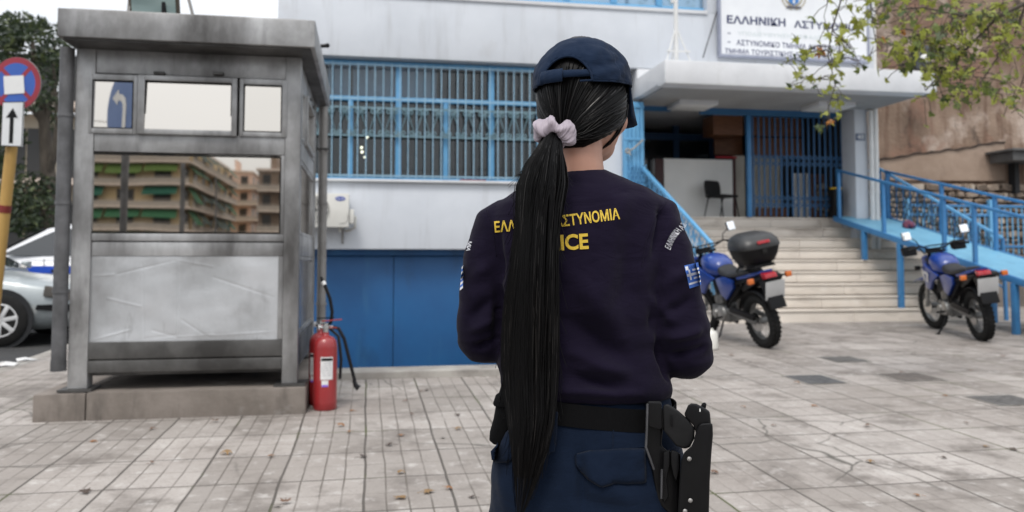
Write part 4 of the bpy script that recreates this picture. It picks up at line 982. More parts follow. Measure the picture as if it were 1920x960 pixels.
# ================================================================== FIRE EXTINGUISHERS
p = onG(609, 767)
def extinguisher(loc, label, front):
    e = thing('fire_extinguisher', label, 'fire extinguisher', loc, (0,0,R(8 if front else -30)), 'red fire extinguishers beside the booth')
    r = .084
    MB().lathe([(r*.93,0),(r,.012),(r,.04),(r*1.008,.045),(r*1.008,.055),(r,.06),(r,.44),(r*.97,.465),(r*.86,.495),(r*.62,.515),(r*.34,.525),(.024,.53),(.024,.55)], n=36).build('cylinder', M['red'], e, angle=60)
    v = MB(); v.lathe([(.021,.55),(.021,.575),(.028,.577),(.028,.60),(.018,.602),(.018,.615)], n=16); v.cyl((0,0,.585), (.055,0,.585), .012, 10); v.cyl((0,0,.585), (-.04,-.0,.585), .013, 10); v.build('valve', M['chrome'], e)
    h = MB(); h.bar((-.03,0,.60), (.10,-.01,.575), .022, .008); h.bar((-.03,0,.63), (.115,-.01,.64), .024, .008); h.build('handle', M['red'] if front else M['black'], e, bevel=.003)
    MB().cyl((-.045,0,.585), (-.05,-.0,.585), .02, 14).build('gauge', M['paper'], e)
    lb = MB(); n_ = 10
    def cyl_pt(u, z, rr): a = R(-118+60*u); return (rr*math.cos(a), rr*math.sin(a), z)
    for (u0, u1, z0, z1, mi) in ((.0,1,.22,.38,0),(.05,.95,.352,.372,1),(.1,.62,.17,.215,0),(.12,.6,.17,.185,2)):
        rr = r+.0015+.0008*(mi > 0)+.0004*(z0 < .2)
        for i in range(n_):
            a0, a1 = u0+(u1-u0)*i/n_, u0+(u1-u0)*(i+1)/n_
            lb.add([cyl_pt(a0,z0,rr), cyl_pt(a1,z0,rr), cyl_pt(a1,z1,rr), cyl_pt(a0,z1,rr)], [(0,1,2,3)], mi)
    for k in range(6):
        z = .335-.017*k; 
        for i in range(n_):
            a0, a1 = .1+.75*i/n_, .1+.75*(i+1)/n_
            if (i*7+k*3) % 5 == 0: continue
            lb.add([cyl_pt(a0,z,r+.0024), cyl_pt(a1,z,r+.0024), cyl_pt(a1,z+.004,r+.0024), cyl_pt(a0,z+.004,r+.0024)], [(0,1,2,3)], 3)
    lb.build('label', [M['paper'], M['black'], mat('violet_print', (.25,.12,.55), .5), mat('grey_print', (.35,.35,.36), .6)], e, angle=70)
    if front:
        MB().tube([(.05,0,.585),(.09,-.01,.575),(.13,-.02,.50),(.16,-.03,.38),(.19,-.04,.26),(.205,-.045,.20)], .0125, 10).build('hose', M['black'], e)
        MB().tube([(.20,-.043,.205),(.212,-.05,.165),(.235,-.055,.145)], [.014,.017,.024], 10).build('nozzle', M['black'], e)
    else:
        MB().tube([(.05,0,.585),(.085,.0,.60),(.09,.01,.68),(.075,.0,.78),(.05,-.01,.85),(.035,-.01,.88)], .0125, 10).build('hose', M['black'], e)
        n = MB(); n.tube([(.035,-.01,.88),(.02,-.012,.905)], .016, 10); n.build('nozzle_collar', M['white'], e); MB().tube([(.02,-.012,.905),(.005,-.012,.94)], [.013,.008], 10).build('nozzle', M['black'], e)
        MB().tube([(.06,.02,.56),(.14,.02,.5),(.19,-.02,.34),(.205,-.06,.2)], .011, 10).build('hose', M['black'], e)
    return e
extinguisher((p.x, p.y, gz(p.y)), 'front red fire extinguisher with white paper label, its black hose drooping right', True)
q = onG(607, 760); extinguisher((p.x-.045, p.y+.20, gz(p.y+.20)), 'rear red fire extinguisher half hidden behind the labelled one, hose sticking up', False)

# ================================================================== TRAFFIC SIGN ON THE LEFT
D = 7.7; top = onD(38, 130, D); mid = onD(34, 300, D); bot = onD(-14, 600, D)
pdir = (top-bot).normalized(); base_ = bot + pdir*((gz(bot.y)-bot.z)/pdir.z)
sn = thing('traffic_sign', 'leaning yellow wooden post with a red and blue no-stopping disc and arrow plate', 'traffic sign', tuple(base_))
mb = MB(); mb.tube([base_, base_+(top-base_)*.5, top], [.054,.051,.048], 14); pole = mb.build('post', nmat('yellow_post', (.50,.31,.09), (.40,.24,.07), 6, .7, stretch=(1,1,.2), layer=((.14,.08,.04), 3.0, .52, .75, (1,1,.35))), sn, world=True)
bd = onD(9, 392, D); t0 = (bd-base_).dot(pdir); mb = MB(); mb.tube([base_+pdir*(t0-.035), base_+pdir*(t0+.035)], .0545, 14); mb.build('red_band', nmat('band_red', (.20,.02,.015), (.13,.02,.015), 9, .6), sn, world=True)
dc = onD(30, 157, D-.07); rt = Vector((math.cos(YAW+R(6)), -math.sin(YAW+R(6)), 0)).normalized(); upv = (pdir - rt*pdir.dot(rt)).normalized(); nrm = rt.cross(upv)   # away from viewer
if nrm.dot(_f) < 0: nrm = -nrm
def SP(u, v, d): return dc + rt*u + upv*v + nrm*d
rad = 50/F*(D-.07)
def disc(mb, r0, r1, d, mi, a0=0, a1=360, n=48):
    vs = []; 
    for k in range(n+1):
        a = R(a0+(a1-a0)*k/n); vs += [SP(r0*math.cos(a), r0*math.sin(a), d), SP(r1*math.cos(a), r1*math.sin(a), d)]
    mb.add(vs, [(2*k, 2*k+1, 2*k+3, 2*k+2) for k in range(n)], mi)
mb = MB(); n = 48
mb.prism([(rad*math.cos(2*math.pi*k/n), rad*math.sin(2*math.pi*k/n)) for k in range(n)], SP, 0, .012, 0)
disc(mb, .0001, rad*.78, -.0015, 1)
disc(mb, rad*.78, rad*.99, -.0018, 2)
for a in (45, -45):
    c, s = math.cos(R(a)), math.sin(R(a)); hw = rad*.075; L = rad*.79
    mb.add([SP(-L*c-hw*-s, -L*s-hw*c, -.003), SP(L*c-hw*-s, L*s-hw*c, -.003), SP(L*c+hw*-s, L*s+hw*c, -.003), SP(-L*c+hw*-s, -L*s+hw*c, -.003)], [(0,1,2,3)], 2)
mb.build('sign_disc', [M['pipe_pale'], nmat('sign_blue', (.035,.11,.42), (.03,.09,.36), 3, .4), nmat('sign_red', (.30,.025,.045), (.24,.02,.035), 3, .4)], sn, world=True, smooth=False)
hw = 20/F*D
MB().prism([(-hw-.01,-hw*.98),(hw-.01,-hw*.9),(hw-.02,hw*.75),(-hw-.02,hw*.72)], SP, -.008, -.005).build('white_patch', M['white'], sn, world=True, smooth=False)
pc = onD(24, 233, D-.07); dv = pc-dc; u0, v0 = dv.dot(rt), dv.dot(upv); k = (D-.07)/F
MB().prism([(u0-22*k,v0-41*k),(u0+21*k,v0-43*k),(u0+25*k,v0+42*k),(u0-18*k,v0+42*k)], SP, -.016, -.006).build('arrow_plate', nmat('plate_white', (.70,.71,.72), (.62,.63,.64), 4, .45), sn, world=True, smooth=False)
ar = MB(); ar.add([SP(u0+x*k, v0+y*k, -.018) for x, y in ((-5,-36),(3,-36),(5,12),(13,11),(3,30),(-11,12),(-3,12))], [(0,1,2,3,4,5,6)]); 
bx = [(-22,-41),(21,-43),(25,42),(-18,42)]
for i in range(4):
    (xa, ya), (xb, yb) = bx[i], bx[(i+1) % 4]; f_ = .94
    ar.add([SP(u0+xa*k, v0+ya*k, -.0175), SP(u0+xb*k, v0+yb*k, -.0175), SP(u0+xb*k*f_, v0+yb*k*.965, -.0175), SP(u0+xa*k*f_, v0+ya*k*.965, -.0175)], [(0,1,2,3)])
ar.build('arrow', M['black'], sn, world=True, smooth=False)

# ================================================================== SCENE BEHIND THE CAMERA, MIRRORED IN THE BOOTH'S WINDOWS
YM = YK + .008
def behind(px, py, Yv): q = onY(px, py, Yv); return Vector((q.x, 2*YM - Yv, q.z))
# round blue arrow sign
q = behind(226, 182, 10.0)
ts = thing('arrow_sign', 'round blue sign with a white bent arrow, reflected in the booth upper pane', 'traffic sign', (q.x, q.y, gz(q.y)))
mb = MB(); n = 40; rr = 72/1530*9.35; Z0 = q.z-gz(q.y)
yaw_ = Matrix.Rotation(R(55), 3, 'Z')
def TP(u, v, d): w_ = yaw_ @ Vector((u, -d, 0)); return Vector((w_.x, w_.y, Z0+v))
mb.prism([(rr*math.cos(2*math.pi*k/n), rr*math.sin(2*math.pi*k/n)) for k in range(n)], TP, 0, .012); mb.build('sign_disc', nmat('arrow_blue', (.02,.11,.36), (.02,.10,.32), 3, .4), ts, smooth=False)
ar_k = rr/.315
ar = [(.05,-.22),(.13,-.21),(.125,.02),(.10,.10),(.03,.155),(-.04,.17),(-.055,.225),(-.19,.16),(-.075,.065),(-.06,.11),(.0,.095),(.045,.05),(.055,-.02)]
ar = [(u*ar_k, v*ar_k*.8) for u, v in ar]
mb = MB(); mb.prism(ar, TP, -.004, -.002); mb.build('arrow', M['white'], ts, smooth=False)
pq = TP(-.02, 0, .07); MB().cyl((pq.x,pq.y,0), (pq.x,pq.y,Z0+.2), .042, 12).build('post', M['pipe'], ts)
# poles
for (px, Yv, r_, h_) in ((341, 22, .07, 4.1), (404, 24, .03, 4.0)):
    q = behind(px, 400, Yv)
    o = thing('utility_pole', 'dark street pole across the road, reflected in the booth window' if r_ > .05 else 'thin street pole across the road, reflected in the booth window', 'pole', (q.x, q.y, zroad(q.y)), group='street poles across the road')
    MB().cyl((0,0,0), (0,0,h_), r_, 10, r_*.8).build('shaft', M['pipe'], o)
wl = MB(); 
for zz in (5.35, 5.05):
    a, b = behind(150, 205, 22), behind(540, 212, 24); wl.tube([(a.x-6,a.y,zz+.2), (a.x,a.y,zz), (b.x,b.y,zz-.1), (b.x+12,b.y,zz+.3)], .012, 5)
tag(wl.build('overhead_cable', M['black']), 'pair of thin overhead cables crossing the road behind the viewer', 'cable')
cream = nmat('cream_render', (.72,.56,.33), (.64,.49,.28), 2, .8); pink = nmat('pink_render', (.70,.50,.40), (.62,.44,.35), 2, .8); slab = nmat('slab_pale', (.68,.56,.48), (.58,.48,.40), 2, .8)
gn = [nmat('awning_green', c, c2, 3, .8) for c, c2 in (((.10,.16,.035),(.08,.13,.03)), ((.035,.13,.06),(.03,.11,.05)), ((.015,.10,.065),(.015,.085,.055)), ((.05,.085,.07),(.04,.07,.06)))]
dkw = mat('dark_window', (.025,.025,.025), .3); brn = nmat('brown_render', (.24,.18,.14), (.19,.14,.105), 2, .8)
def apartment(name, label, x0, x1, yf, depth, floors, fh, zbase, wallm, awn, bays, side_x=None, seed=1, gpos=-1, penthouse=True):
    """block whose street front faces +Y at y=yf; side_x=+1: its +X end carries balconies too"""
    rnd = random.Random(seed)
    b = thing(name, label, 'building', ((x0+x1)/2, yf, zbase), group='apartment blocks across the road')
    H = floors*fh
    P = lambda nm, mb, m, **k: mb.build(nm, m, b, world=True, **k)
    P('wall', MB().box(x0, x1, yf-depth, yf, zbase, zbase+H), wallm)
    P('roof', MB().box(x0-.3, x1+.3, yf-depth, yf+.3, zbase+H+.002, zbase+H+.35), slab)
    if penthouse:
        P('penthouse', MB().box(x0+2, x1-3, yf-depth+2, yf-2.5, zbase+H+.352, zbase+H+2.6), wallm)
    bal = MB(); rails = MB(); win = MB(); aws = [MB() for _ in gn]
    W_ = x1-x0
    for f in range(1, floors):
        z = zbase + f*fh
        bal.box(x0, x1+(1.3 if side_x else 0), yf+.002, yf+1.4, z-.12, z+.14)
        for k in range(3): rails.box(x0, x1+(1.25 if side_x else 0), yf+1.33, yf+1.37, z+.35+.28*k, z+.40+.28*k)
        rails.box(x0, x1+1.2 if side_x else x1, yf+1.345, yf+1.355, z+.14, z+.75)
        for i in range(bays):
            c = x0 + W_*(i+.5)/bays; ww = W_/bays*.30
            win.box(c-ww*.8, c+ww*.8, yf+.003, yf+.05, z+.2, z+2.3)
        if awn:
            for i in range(bays):
                if rnd.random() > awn: continue
                c0 = x0 + W_*i/bays+.15; c1 = x0 + W_*(i+1)/bays-.15; zt_ = z+fh-.15; drop = rnd.uniform(1.0, 1.3)
                aws[(f+gpos) % 3 if wallm is cream else 3].add([(c0,yf+.6,zt_),(c1,yf+.6,zt_),(c1,yf+1.75,zt_-drop),(c0,yf+1.75,zt_-drop),(c0,yf+.6,zt_-.03),(c1,yf+.6,zt_-.03),(c1,yf+1.75,zt_-drop-.03),(c0,yf+1.75,zt_-drop-.03)], [(0,1,2,3),(4,7,6,5),(0,4,5,1),(1,5,6,2),(2,6,7,3),(3,7,4,0)])
        if side_x:
            nb_ = max(2, int(depth/5)); bal.box(x1+.002, x1+1.4, yf-depth, yf, z-.12, z+.14); rails.box(x1+1.345, x1+1.355, yf-depth, yf, z+.14, z+.75)
            for k in range(3): rails.box(x1+1.33, x1+1.37, yf-depth, yf, z+.35+.28*k, z+.40+.28*k)
            for i in range(nb_):
                c = yf - depth*(i+.5)/nb_; win.box(x1+.003, x1+.05, c-1.0, c+1.0, z+.2, z+2.25)
                if rnd.random() < awn:
                    y0, y1 = c-2.1, c+2.1; zt_ = z+fh-.15; drop = rnd.uniform(1.1, 1.9)
                    aws[rnd.choice((1,2,3,3))].add([(x1+.6,y0,zt_),(x1+.6,y1,zt_),(x1+1.75,y1,zt_-drop),(x1+1.75,y0,zt_-drop),(x1+.6,y0,zt_-.03),(x1+.6,y1,zt_-.03),(x1+1.75,y1,zt_-drop-.03),(x1+1.75,y0,zt_-drop-.03)], [(0,1,2,3),(4,7,6,5),(0,4,5,1),(1,5,6,2),(2,6,7,3),(3,7,4,0)])
    for i in range(bays): c = x0 + W_*(i+.5)/bays; win.box(c-W_/bays*.3, c+W_/bays*.3, yf+.003, yf+.05, zbase+.2, zbase+2.4)
    PE = lambda nm, mb, m: build_each(mb, nm, m, b, world=True)
    PE('balcony', bal, slab); P('balcony_rail', rails, nmat('rail_grey', (.46,.40,.34), (.38,.33,.28), 2, .7)); PE('window', win, dkw)
    for a, g in zip(aws, gn):
        if a.v: PE('awning', a, g)
    return b
zb = zroad(-30)
x1 = behind(338, 400, 105).x; x0 = behind(60, 400, 105).x
apartment('apartment_block', 'cream apartment block with green awnings, reflected in the big booth window', x0, x1, 2*YM-105, 34, 6, 2.75, zb, cream, .95, 4, 1, 3, penthouse=False)
x0 = behind(412, 400, 150).x; x1 = behind(470, 400, 150).x
apartment('apartment_block', 'plain pinkish apartment block at the end of the reflected street', x0, x1, 2*YM-150, 10, 6, 2.9, zb, pink, 0, 2, 1, 5)
x0 = behind(483, 400, 112).x; x1 = behind(545, 400, 112).x
apartment('apartment_block', 'dark brown apartment block at the right of the reflected street', x0, x1, 2*YM-112, 14, 5, 2.75, zb, brn, 0, 2, None, 7, penthouse=True)

# building at the end of the side street, seen between the tree's branches
bb = thing('apartment_building', 'pale beige apartment building behind the dark tree at the left edge', 'building', (-22, 34, .6))
p0 = onY(-120, 215, 34); p1 = onY(104, 215, 34)
P_ = lambda nm, mb, m, **k: mb.build(nm, m, bb, world=True, **k)
P_('wall', MB().box(p0.x, p1.x+2.2, 34, 44, .3, p1.z), nmat('beige_render', (.52,.46,.36), (.46,.40,.31), 2, .8))
mb = MB(); wn = MB()
for f in range(3):
    z = 1.3 + f*2.9; mb.box(p0.x, p1.x+2.2, 32.9, 33.998, z-.15, z+.1)
    for i in range(6): c = p0.x + (p1.x+2.2-p0.x)*(i+.5)/6; wn.box(c-.5, c+.5, 33.95, 33.998, z+.2, z+2.1)
build_each(mb, 'balcony', slab, bb, world=True); build_each(wn, 'window', dkw, bb, world=True)
# ================================================================== MOTORCYCLES
moto_blue = nmat('moto_blue', (.007,.042,.25), (.006,.033,.20), 4, .32, coat=.4, layer=((.05,.05,.07), 6, .62, .8, (1,1,1)))
orange = mat('indicator_orange', (.55,.13,.02), .25, coat=.5); redl = mat('tail_red', (.35,.012,.02), .22, coat=.5)
vinyl = nmat('seat_vinyl', (.012,.012,.013), (.02,.02,.021), 30, .55); plate = nmat('blank_plate', (.50,.50,.50), (.42,.42,.42), 3, .5)
mirr = glass_mat('mirror_face', (.92,.93,.94), .03, 1.0)
M['dark_alu'] = nmat('dull_aluminium', (.22,.22,.215), (.13,.13,.125), 14, .45, .6)
def add_wheel(root, x, rad, wid, name='wheel', disc=False):
    t = MB(); n = 44; prof = [(-wid*.30,rad-.105),(-wid*.47,rad-.075),(-wid*.5,rad-.045),(-wid*.40,rad-.016),(-wid*.15,rad-.008),(wid*.15,rad-.008),(wid*.40,rad-.016),(wid*.5,rad-.045),(wid*.47,rad-.075),(wid*.30,rad-.105)]
    rs = [[Vector((x+r*math.cos(2*math.pi*k/n), y, rad+r*math.sin(2*math.pi*k/n))) for y, r in prof] for k in range(n)]; rs.append(rs[0]); t.rings(rs, False, False, True)
    for k in range(34):
        a = 2*math.pi*k/34
        for j, (y, w_, dr) in enumerate(((-.33,.22,-.006),(0,.24,.0),(.33,.22,-.006))):
            a2 = a + (math.pi/34 if j == 1 else 0); rr = rad-.006+dr*1.3
            Mx = Matrix.Rotation(-a2, 3, 'Y'); t.obox((x+rr*math.cos(a2), y*wid, rad+rr*math.sin(a2)), (.018,w_*wid,.032), Mx)
    w = t.build(name, M['matte_black'], root, angle=50)
    r = MB(); rr = rad-.098
    n2 = 40; pr = [(-wid*.30,rr+.008),(-wid*.26,rr-.012),(wid*.26,rr-.012),(wid*.30,rr+.008),(0,rr)]
    rs = [[Vector((x+q*math.cos(2*math.pi*k/n2), y, rad+q*math.sin(2*math.pi*k/n2))) for y, q in pr] for k in range(n2)]; rs.append(rs[0]); r.rings(rs, False, False, True)
    r.cyl((x,-.07,rad), (x,.07,rad), .042, 16); r.cyl((x,-.1,rad), (x,.1,rad), .012, 8)
    for k in range(28):
        a = 2*math.pi*k/28; b = a + (.35 if k % 2 else -.35); s = .05 if (k//2) % 2 else -.05
        r.cyl((x+.04*math.cos(b), s, rad+.04*math.sin(b)), (x+(rr-.01)*math.cos(a), s*.2, rad+(rr-.01)*math.sin(a)), .0025, 4)
    r.build('rim', M['dark_alu'], w)
    d = MB(); d.lathe([(.07,0),(.11,0),(.11,.005),(.07,.005)], (x,.072,rad), 'y', 28); d.build('brake_disc', M['chrome'], w)
    return w
def body_loft(stations, n=16, e=2.6):
    """stations: (x, yhalf, zbot, ztop)"""
    rs = []
    for (x, hw, zb, zt) in stations:
        cz, hz = (zb+zt)/2, (zt-zb)/2
        rs.append([Vector((x, hw*(abs(math.cos(t))**(2/e))*(1 if math.cos(t) >= 0 else -1), cz+hz*(abs(math.sin(t))**(2/e))*(1 if math.sin(t) >= 0 else -1))) for t in [2*math.pi*k/n for k in range(n)]])
    return MB().rings(rs)
def motorcycle(label, loc, heading, lean, topbox, guards, steer):
    m = thing('motorcycle', label, 'motorcycle', loc, (R(-lean), 0, R(heading)), 'blue police trail motorcycles by the stairs')
    B = lambda nm, mb, mt, **k: mb.build(nm, mt, m, **k)
    add_wheel(m, -.70, .315, .125)
    # swingarm, guard, shock, frame
    mb = MB(); 
    for s in (-1, 1): mb.bar((-.74,s*.105,.315), (-.12,s*.12,.42), .03, .055)
    B('swingarm', mb, M['dark_alu'], bevel=.006)
    mb = MB(); mb.prism([(-.78,.40),(-.3,.47),(-.2,.44),(-.22,.40),(-.75,.345)], lambda u, v, d: (u, d, v), .112, .14); B('chain_guard', mb, M['black'], bevel=.004)
    mb = MB(); mb.tube([(.40,0,1.0),(.30,0,.60),(.26,0,.28),(-.1,0,.24)], .022, 8)
    for s in (-1, 1): mb.tube([(.40,0,.98),(.1,s*.11,.80),(-.25,s*.12,.72),(-.70,s*.10,.80),(-.92,s*.08,.84)], .016, 8); mb.tube([(-.1,s*.1,.26),(-.16,s*.12,.5),(-.25,s*.12,.72)], .018, 8); mb.tube([(-.18,s*.12,.46),(-.60,s*.11,.76)], .012, 8)
    B('frame', mb, M['black'])
    mb = MB(); mb.tube([(-.2,0,.40),(-.3,0,.72)], .035, 10); B('shock_absorber', mb, M['alu'])
    mb = MB(); mb.prism([(-.02,.82),(-.06,.55),(-.20,.50),(-.40,.60),(-.52,.80)], lambda u, v, d: (u, d, v), -.11, .11); B('airbox', mb, M['black'], bevel=.012)
    mb = MB(); rs = []
    for k in range(12):
        a = R(20+118*k/11); rr_ = .375+.02*k/11; cx_, cz_ = -.70-rr_*math.cos(math.pi-a)*-1 if False else -.70+rr_*math.cos(a), .315+rr_*math.sin(a); rs.append([Vector((cx_, .085*q, cz_-.03*q*q)) for q in (-1,-.6,0,.6,1)])
    mb.rings(rs, closed=False); f_ = B('inner_fender', mb, M['black']); md_ = f_.modifiers.new('thickness', 'SOLIDIFY'); md_.thickness = .006
    mb = MB(); mb.prism([(-.46,.80),(-.56,.66),(-.80,.74),(-1.0,.84),(-.7,.84)], lambda u, v, d: (u, d, v), -.10, .10); B('tail_underpan', mb, M['black'], bevel=.01)
    # engine
    mb = MB(); mb.box(-.16,.24,-.13,.13,.26,.46); mb.obox((.10,0,.53), (.20,.20,.14), Matrix.Rotation(R(12),3,'Y')); B('crankcase', mb, M['dark_alu'], bevel=.02)
    mb = MB()
    for k in range(7): mb.obox((.135-.005*k+.02*0,0,.585+.024*k), (.22,.23,.011), Matrix.Rotation(R(10),3,'Y'))
    mb.obox((.12,0,.665), (.15,.16,.18), Matrix.Rotation(R(10),3,'Y')); mb.box(.02,.2,-.09,.09,.745,.79)
    B('cylinder', mb, nmat('engine_black', (.03,.03,.03), (.05,.05,.05), 10, .5, .3), bevel=.003)
    for s in (-1, 1):
        mb = MB(); mb.lathe([(.095,0),(.09,.025),(.05,.032)], (-.02, .13 if s > 0 else -.162, .37), 'y', 24); mb.lathe([(.055,0),(.05,.03)], (.15, .13 if s > 0 else -.16, .36), 'y', 18); B('engine_cover', mb, M['alu'])
    mb = MB(); mb.tube([(.2,-.05,.68),(.32,-.08,.60),(.34,-.11,.42),(.22,-.15,.24),(-.05,-.16,.26),(-.25,-.16,.45),(-.38,-.17,.66)], .021, 9); B('exhaust_pipe', mb, M['alu'])
    mb = MB(); mb.tube([(-.34,-.19,.64),(-.40,-.19,.68),(-.86,-.19,.80),(-.92,-.19,.81)], [.03,.06,.06,.035], 14); B('muffler', mb, nmat('muffler_black', (.02,.02,.02), (.04,.04,.04), 10, .5, .4))
    # tank, shrouds, seat, panels
    B('fuel_tank', body_loft([(-.06,.10,.83,.96),(.0,.135,.80,1.02),(.12,.165,.79,1.075),(.25,.165,.82,1.09),(.36,.12,.88,1.075),(.42,.07,.94,1.04)], 20), moto_blue, angle=60)
    for s in (-1, 1):
        mb = MB(); mb.prism([(.0,.80),(.40,.96),(.52,.84),(.42,.62),(.28,.60),(.16,.72)], lambda u, v, d: (u, s*(d+.03*math.sin((u+.0)*5)), v), .13, .165); B('shroud', mb, moto_blue, bevel=.01)
        mb = MB(); mb.prism([(-.02,.80),(-.10,.60),(-.22,.55),(-.42,.70),(-.44,.80),(-.2,.83)], lambda u, v, d: (u, s*d, v), .115, .155); B('side_panel', mb, moto_blue, bevel=.012)
    mb = body_loft([(.06,.06,.93,1.0),(.02,.10,.84,1.0),(-.12,.125,.81,.915),(-.30,.14,.80,.885),(-.5,.14,.82,.905),(-.68,.125,.85,.925),(-.76,.09,.87,.92)], 18); B('seat', mb, vinyl, angle=60)
    mb = body_loft([(-.50,.125,.79,.85),(-.74,.115,.82,.885),(-.92,.09,.865,.91),(-1.02,.06,.90,.925)], 14, 3.2); B('tail_cowl', mb, moto_blue, angle=50)
    mb = body_loft([(-.50,.10,.70,.80),(-.75,.10,.74,.83),(-.98,.09,.80,.875)], 12, 3); B('rear_fender', mb, M['black'], angle=50)
    mb = MB(); mb.prism([(-.94,.84),(-1.02,.82),(-1.13,.50),(-1.10,.49)], lambda u, v, d: (u, d, v), -.095, .095); B('mudflap', mb, M['black'], bevel=.006)
    mb = MB(); mb.prism([(-.97,.90),(-1.065,.885),(-1.08,.83),(-.98,.81)], lambda u, v, d: (u, d, v), -.075, .075); B('tail_light', mb, redl, bevel=.012)
    Mx = Matrix.Rotation(R(-18), 3, 'Y'); mb = MB(); mb.obox((-1.105,0,.70), (.006,.235,.215), Mx); B('number_plate', mb, plate, bevel=.002)
    mb = MB(); mb.obox((-1.095,0,.72), (.008,.18,.26), Mx); B('plate_bracket', mb, M['black'])
    for s in (-1, 1):
        mb = MB(); mb.cyl((-1.0,s*.07,.83), (-1.02,s*.21,.83), .011, 8); st_ = B('indicator_stalk', mb, M['black'])
        mb = MB(); mb.obox((-1.03,s*.235,.83), (.045,.07,.06)); B('indicator', mb, orange, bevel=.012, segs=3)
    # front end, turned a little by the steering
    pv = Vector((.50, 0, 0)); Rz = Matrix.Rotation(R(steer), 3, 'Z')
    def T(mb): mb.v = [pv + Rz @ (v - pv) for v in mb.v]; return mb
    w = add_wheel(m, .74, .335, .095)
    for o in [w] + list(w.children):
        for v in o.data.vertices: v.co = pv + Rz @ (v.co - pv)
    mb = MB()
    for s in (-1, 1): mb.tube([(.74,s*.085,.335),(.60,s*.085,.70)], .028, 10)
    build_each(T(mb), 'fork_slider', M['alu'], m)
    mb = MB()
    for s in (-1, 1): mb.tube([(.61,s*.085,.66),(.43,s*.085,1.10)], .024, 10)
    mb.box(.42,.52,-.12,.12,.99,1.02); mb.box(.38,.47,-.12,.12,1.09,1.12)
    B('fork_tube', T(mb), M['black'])
    mb = MB(); rs = []
    for i in range(9):
        t = i/8; x = .36+.72*t; z = .735+.05*math.sin(math.pi*(t*.9+.1))-.05*t; hw = .075+.02*math.sin(math.pi*t)
        rs.append([Vector((x, hw*q, z-.03*q*q)) for q in (-1,-.5,0,.5,1)])
    mb.rings(rs, closed=False); f = B('front_fender', T(mb), moto_blue); md = f.modifiers.new('thickness', 'SOLIDIFY'); md.thickness = .006
    mb = MB(); mb.rings([[Vector((x, s*w_, z)) for s, z in ((-1,zb),(1,zb),(1,zt),(-1,zt))] for x, w_, zb, zt in ((.50,.10,.86,1.06),(.58,.125,.84,1.05),(.64,.11,.86,1.02))]); B('headlight_cowl', T(mb), moto_blue, bevel=.02, segs=3)
    mb = MB(); mb.obox((.645,0,.94), (.012,.15,.11)); B('headlight', T(mb), M['white'], bevel=.004)
    mb = MB(); mb.box(.44,.54,-.09,.09,1.08,1.15); B('instrument', T(mb), M['black'], bevel=.015)
    mb = MB(); mb.tube([(.33,.40,1.17),(.36,.24,1.205),(.40,.10,1.145),(.40,-.10,1.145),(.36,-.24,1.205),(.33,-.40,1.17)], .0115, 8); mb.tube([(.385,.16,1.19),(.385,-.16,1.19)], .009, 8); B('handlebar', T(mb), M['black'])
    for s in (-1, 1):
        mb = MB(); mb.tube([(.335,s*.28,1.192),(.325,s*.42,1.165)], .018, 10); B('grip', T(mb), M['matte_black'])
        mb = MB(); mb.tube([(.36,s*.25,1.20),(.42,s*.30,1.19),(.40,s*.41,1.165)], .007, 6); B('lever', T(mb), M['black'])
        mb = MB(); mb.tube([(.36,s*.24,1.205),(.38,s*.27,1.28),(.36,s*.36,1.345)], .007, 6); sm = B('mirror_stalk', T(mb), M['black'])
        Mx = Matrix.Rotation(R(14), 3, 'Y'); mb = MB(); mb.obox((.365,s*.40,1.36), (.03,.12,.115), Mx); B('mirror_shell', T(mb), M['black'], bevel=.012, segs=3)
        mb = MB(); mb.obox((.349,s*.40,1.364), (.003,.112,.107), Mx); B('mirror_face', T(mb), mirr, bevel=.001)
        if guards:
            mb = MB(); mb.prism([(.36,1.10),(.44,1.12),(.46,1.22),(.38,1.24)], lambda u, v, d: (u+.06, s*d, v-.02), .25, .44); B('handguard', T(mb), M['black'], bevel=.02, segs=3)
        mb = MB(); mb.cyl((.56,s*.10,.90), (.56,s*.20,.90), .009, 8); mb.obox((.56,s*.22,.90), (.06,.06,.055)); B('indicator', T(mb), orange if not guards else M['black'], bevel=.008)
    mb = MB()
    for s, x0 in ((1,.40),(1,.36),(-1,.38)): mb.tube([(x0,s*.24,1.20),(x0+.16,s*.16,1.17),(.56,s*.07,1.05),(.47,s*.03,.92),(.30,s*.05,.80)], .0055, 6)
    mb.tube([(.42,-.26,1.2),(.58,-.16,1.1),(.62,-.11,.8),(.72,-.10,.42)], .005, 6); B('control_cable', T(mb), M['black'])
    mb = MB(); mb.tube([(.0,.13,.27),(-.03,.22,.12),(-.06,.30,-.005 + .30*math.tan(R(lean)) + .012)], .012, 8); mb.obox((-.06,.30,.30*math.tan(R(lean))+.008), (.06,.05,.012)); B('kickstand', mb, M['black'])
    mb = MB(); 
    for s in (-1, 1): mb.cyl((-.05,s*.13,.33), (-.05,s*.27,.33), .013, 8)
    build_each(mb, 'footrest', M['black'], m)
    if topbox:
        mb = MB()
        for s in (-1, 1): mb.tube([(-.5,s*.11,.88),(-.6,s*.12,.95),(-.98,s*.12,.96)], .011, 8)
        for x in (-.62,-.8,-.97): mb.tube([(x,-.13,.96),(x,.13,.96)], .010, 8)
        mb.box(-.97,-.6,-.12,.12,.968,.985); B('luggage_rack', mb, M['black'])
        rs = []
        for z, hx, hy, cx in ((.99,.15,.16,-.80),(1.0,.17,.18,-.80),(1.08,.205,.225,-.80),(1.165,.225,.25,-.805)):
            rs.append([Vector((cx+hx*(abs(math.cos(t))**.55)*(1 if math.cos(t) > 0 else -1), hy*(abs(math.sin(t))**.55)*(1 if math.sin(t) > 0 else -1), z)) for t in [2*math.pi*k/28 for k in range(28)]])
        bxo = B('top_box', MB().rings(rs), M['black'], angle=50)
        rs = []
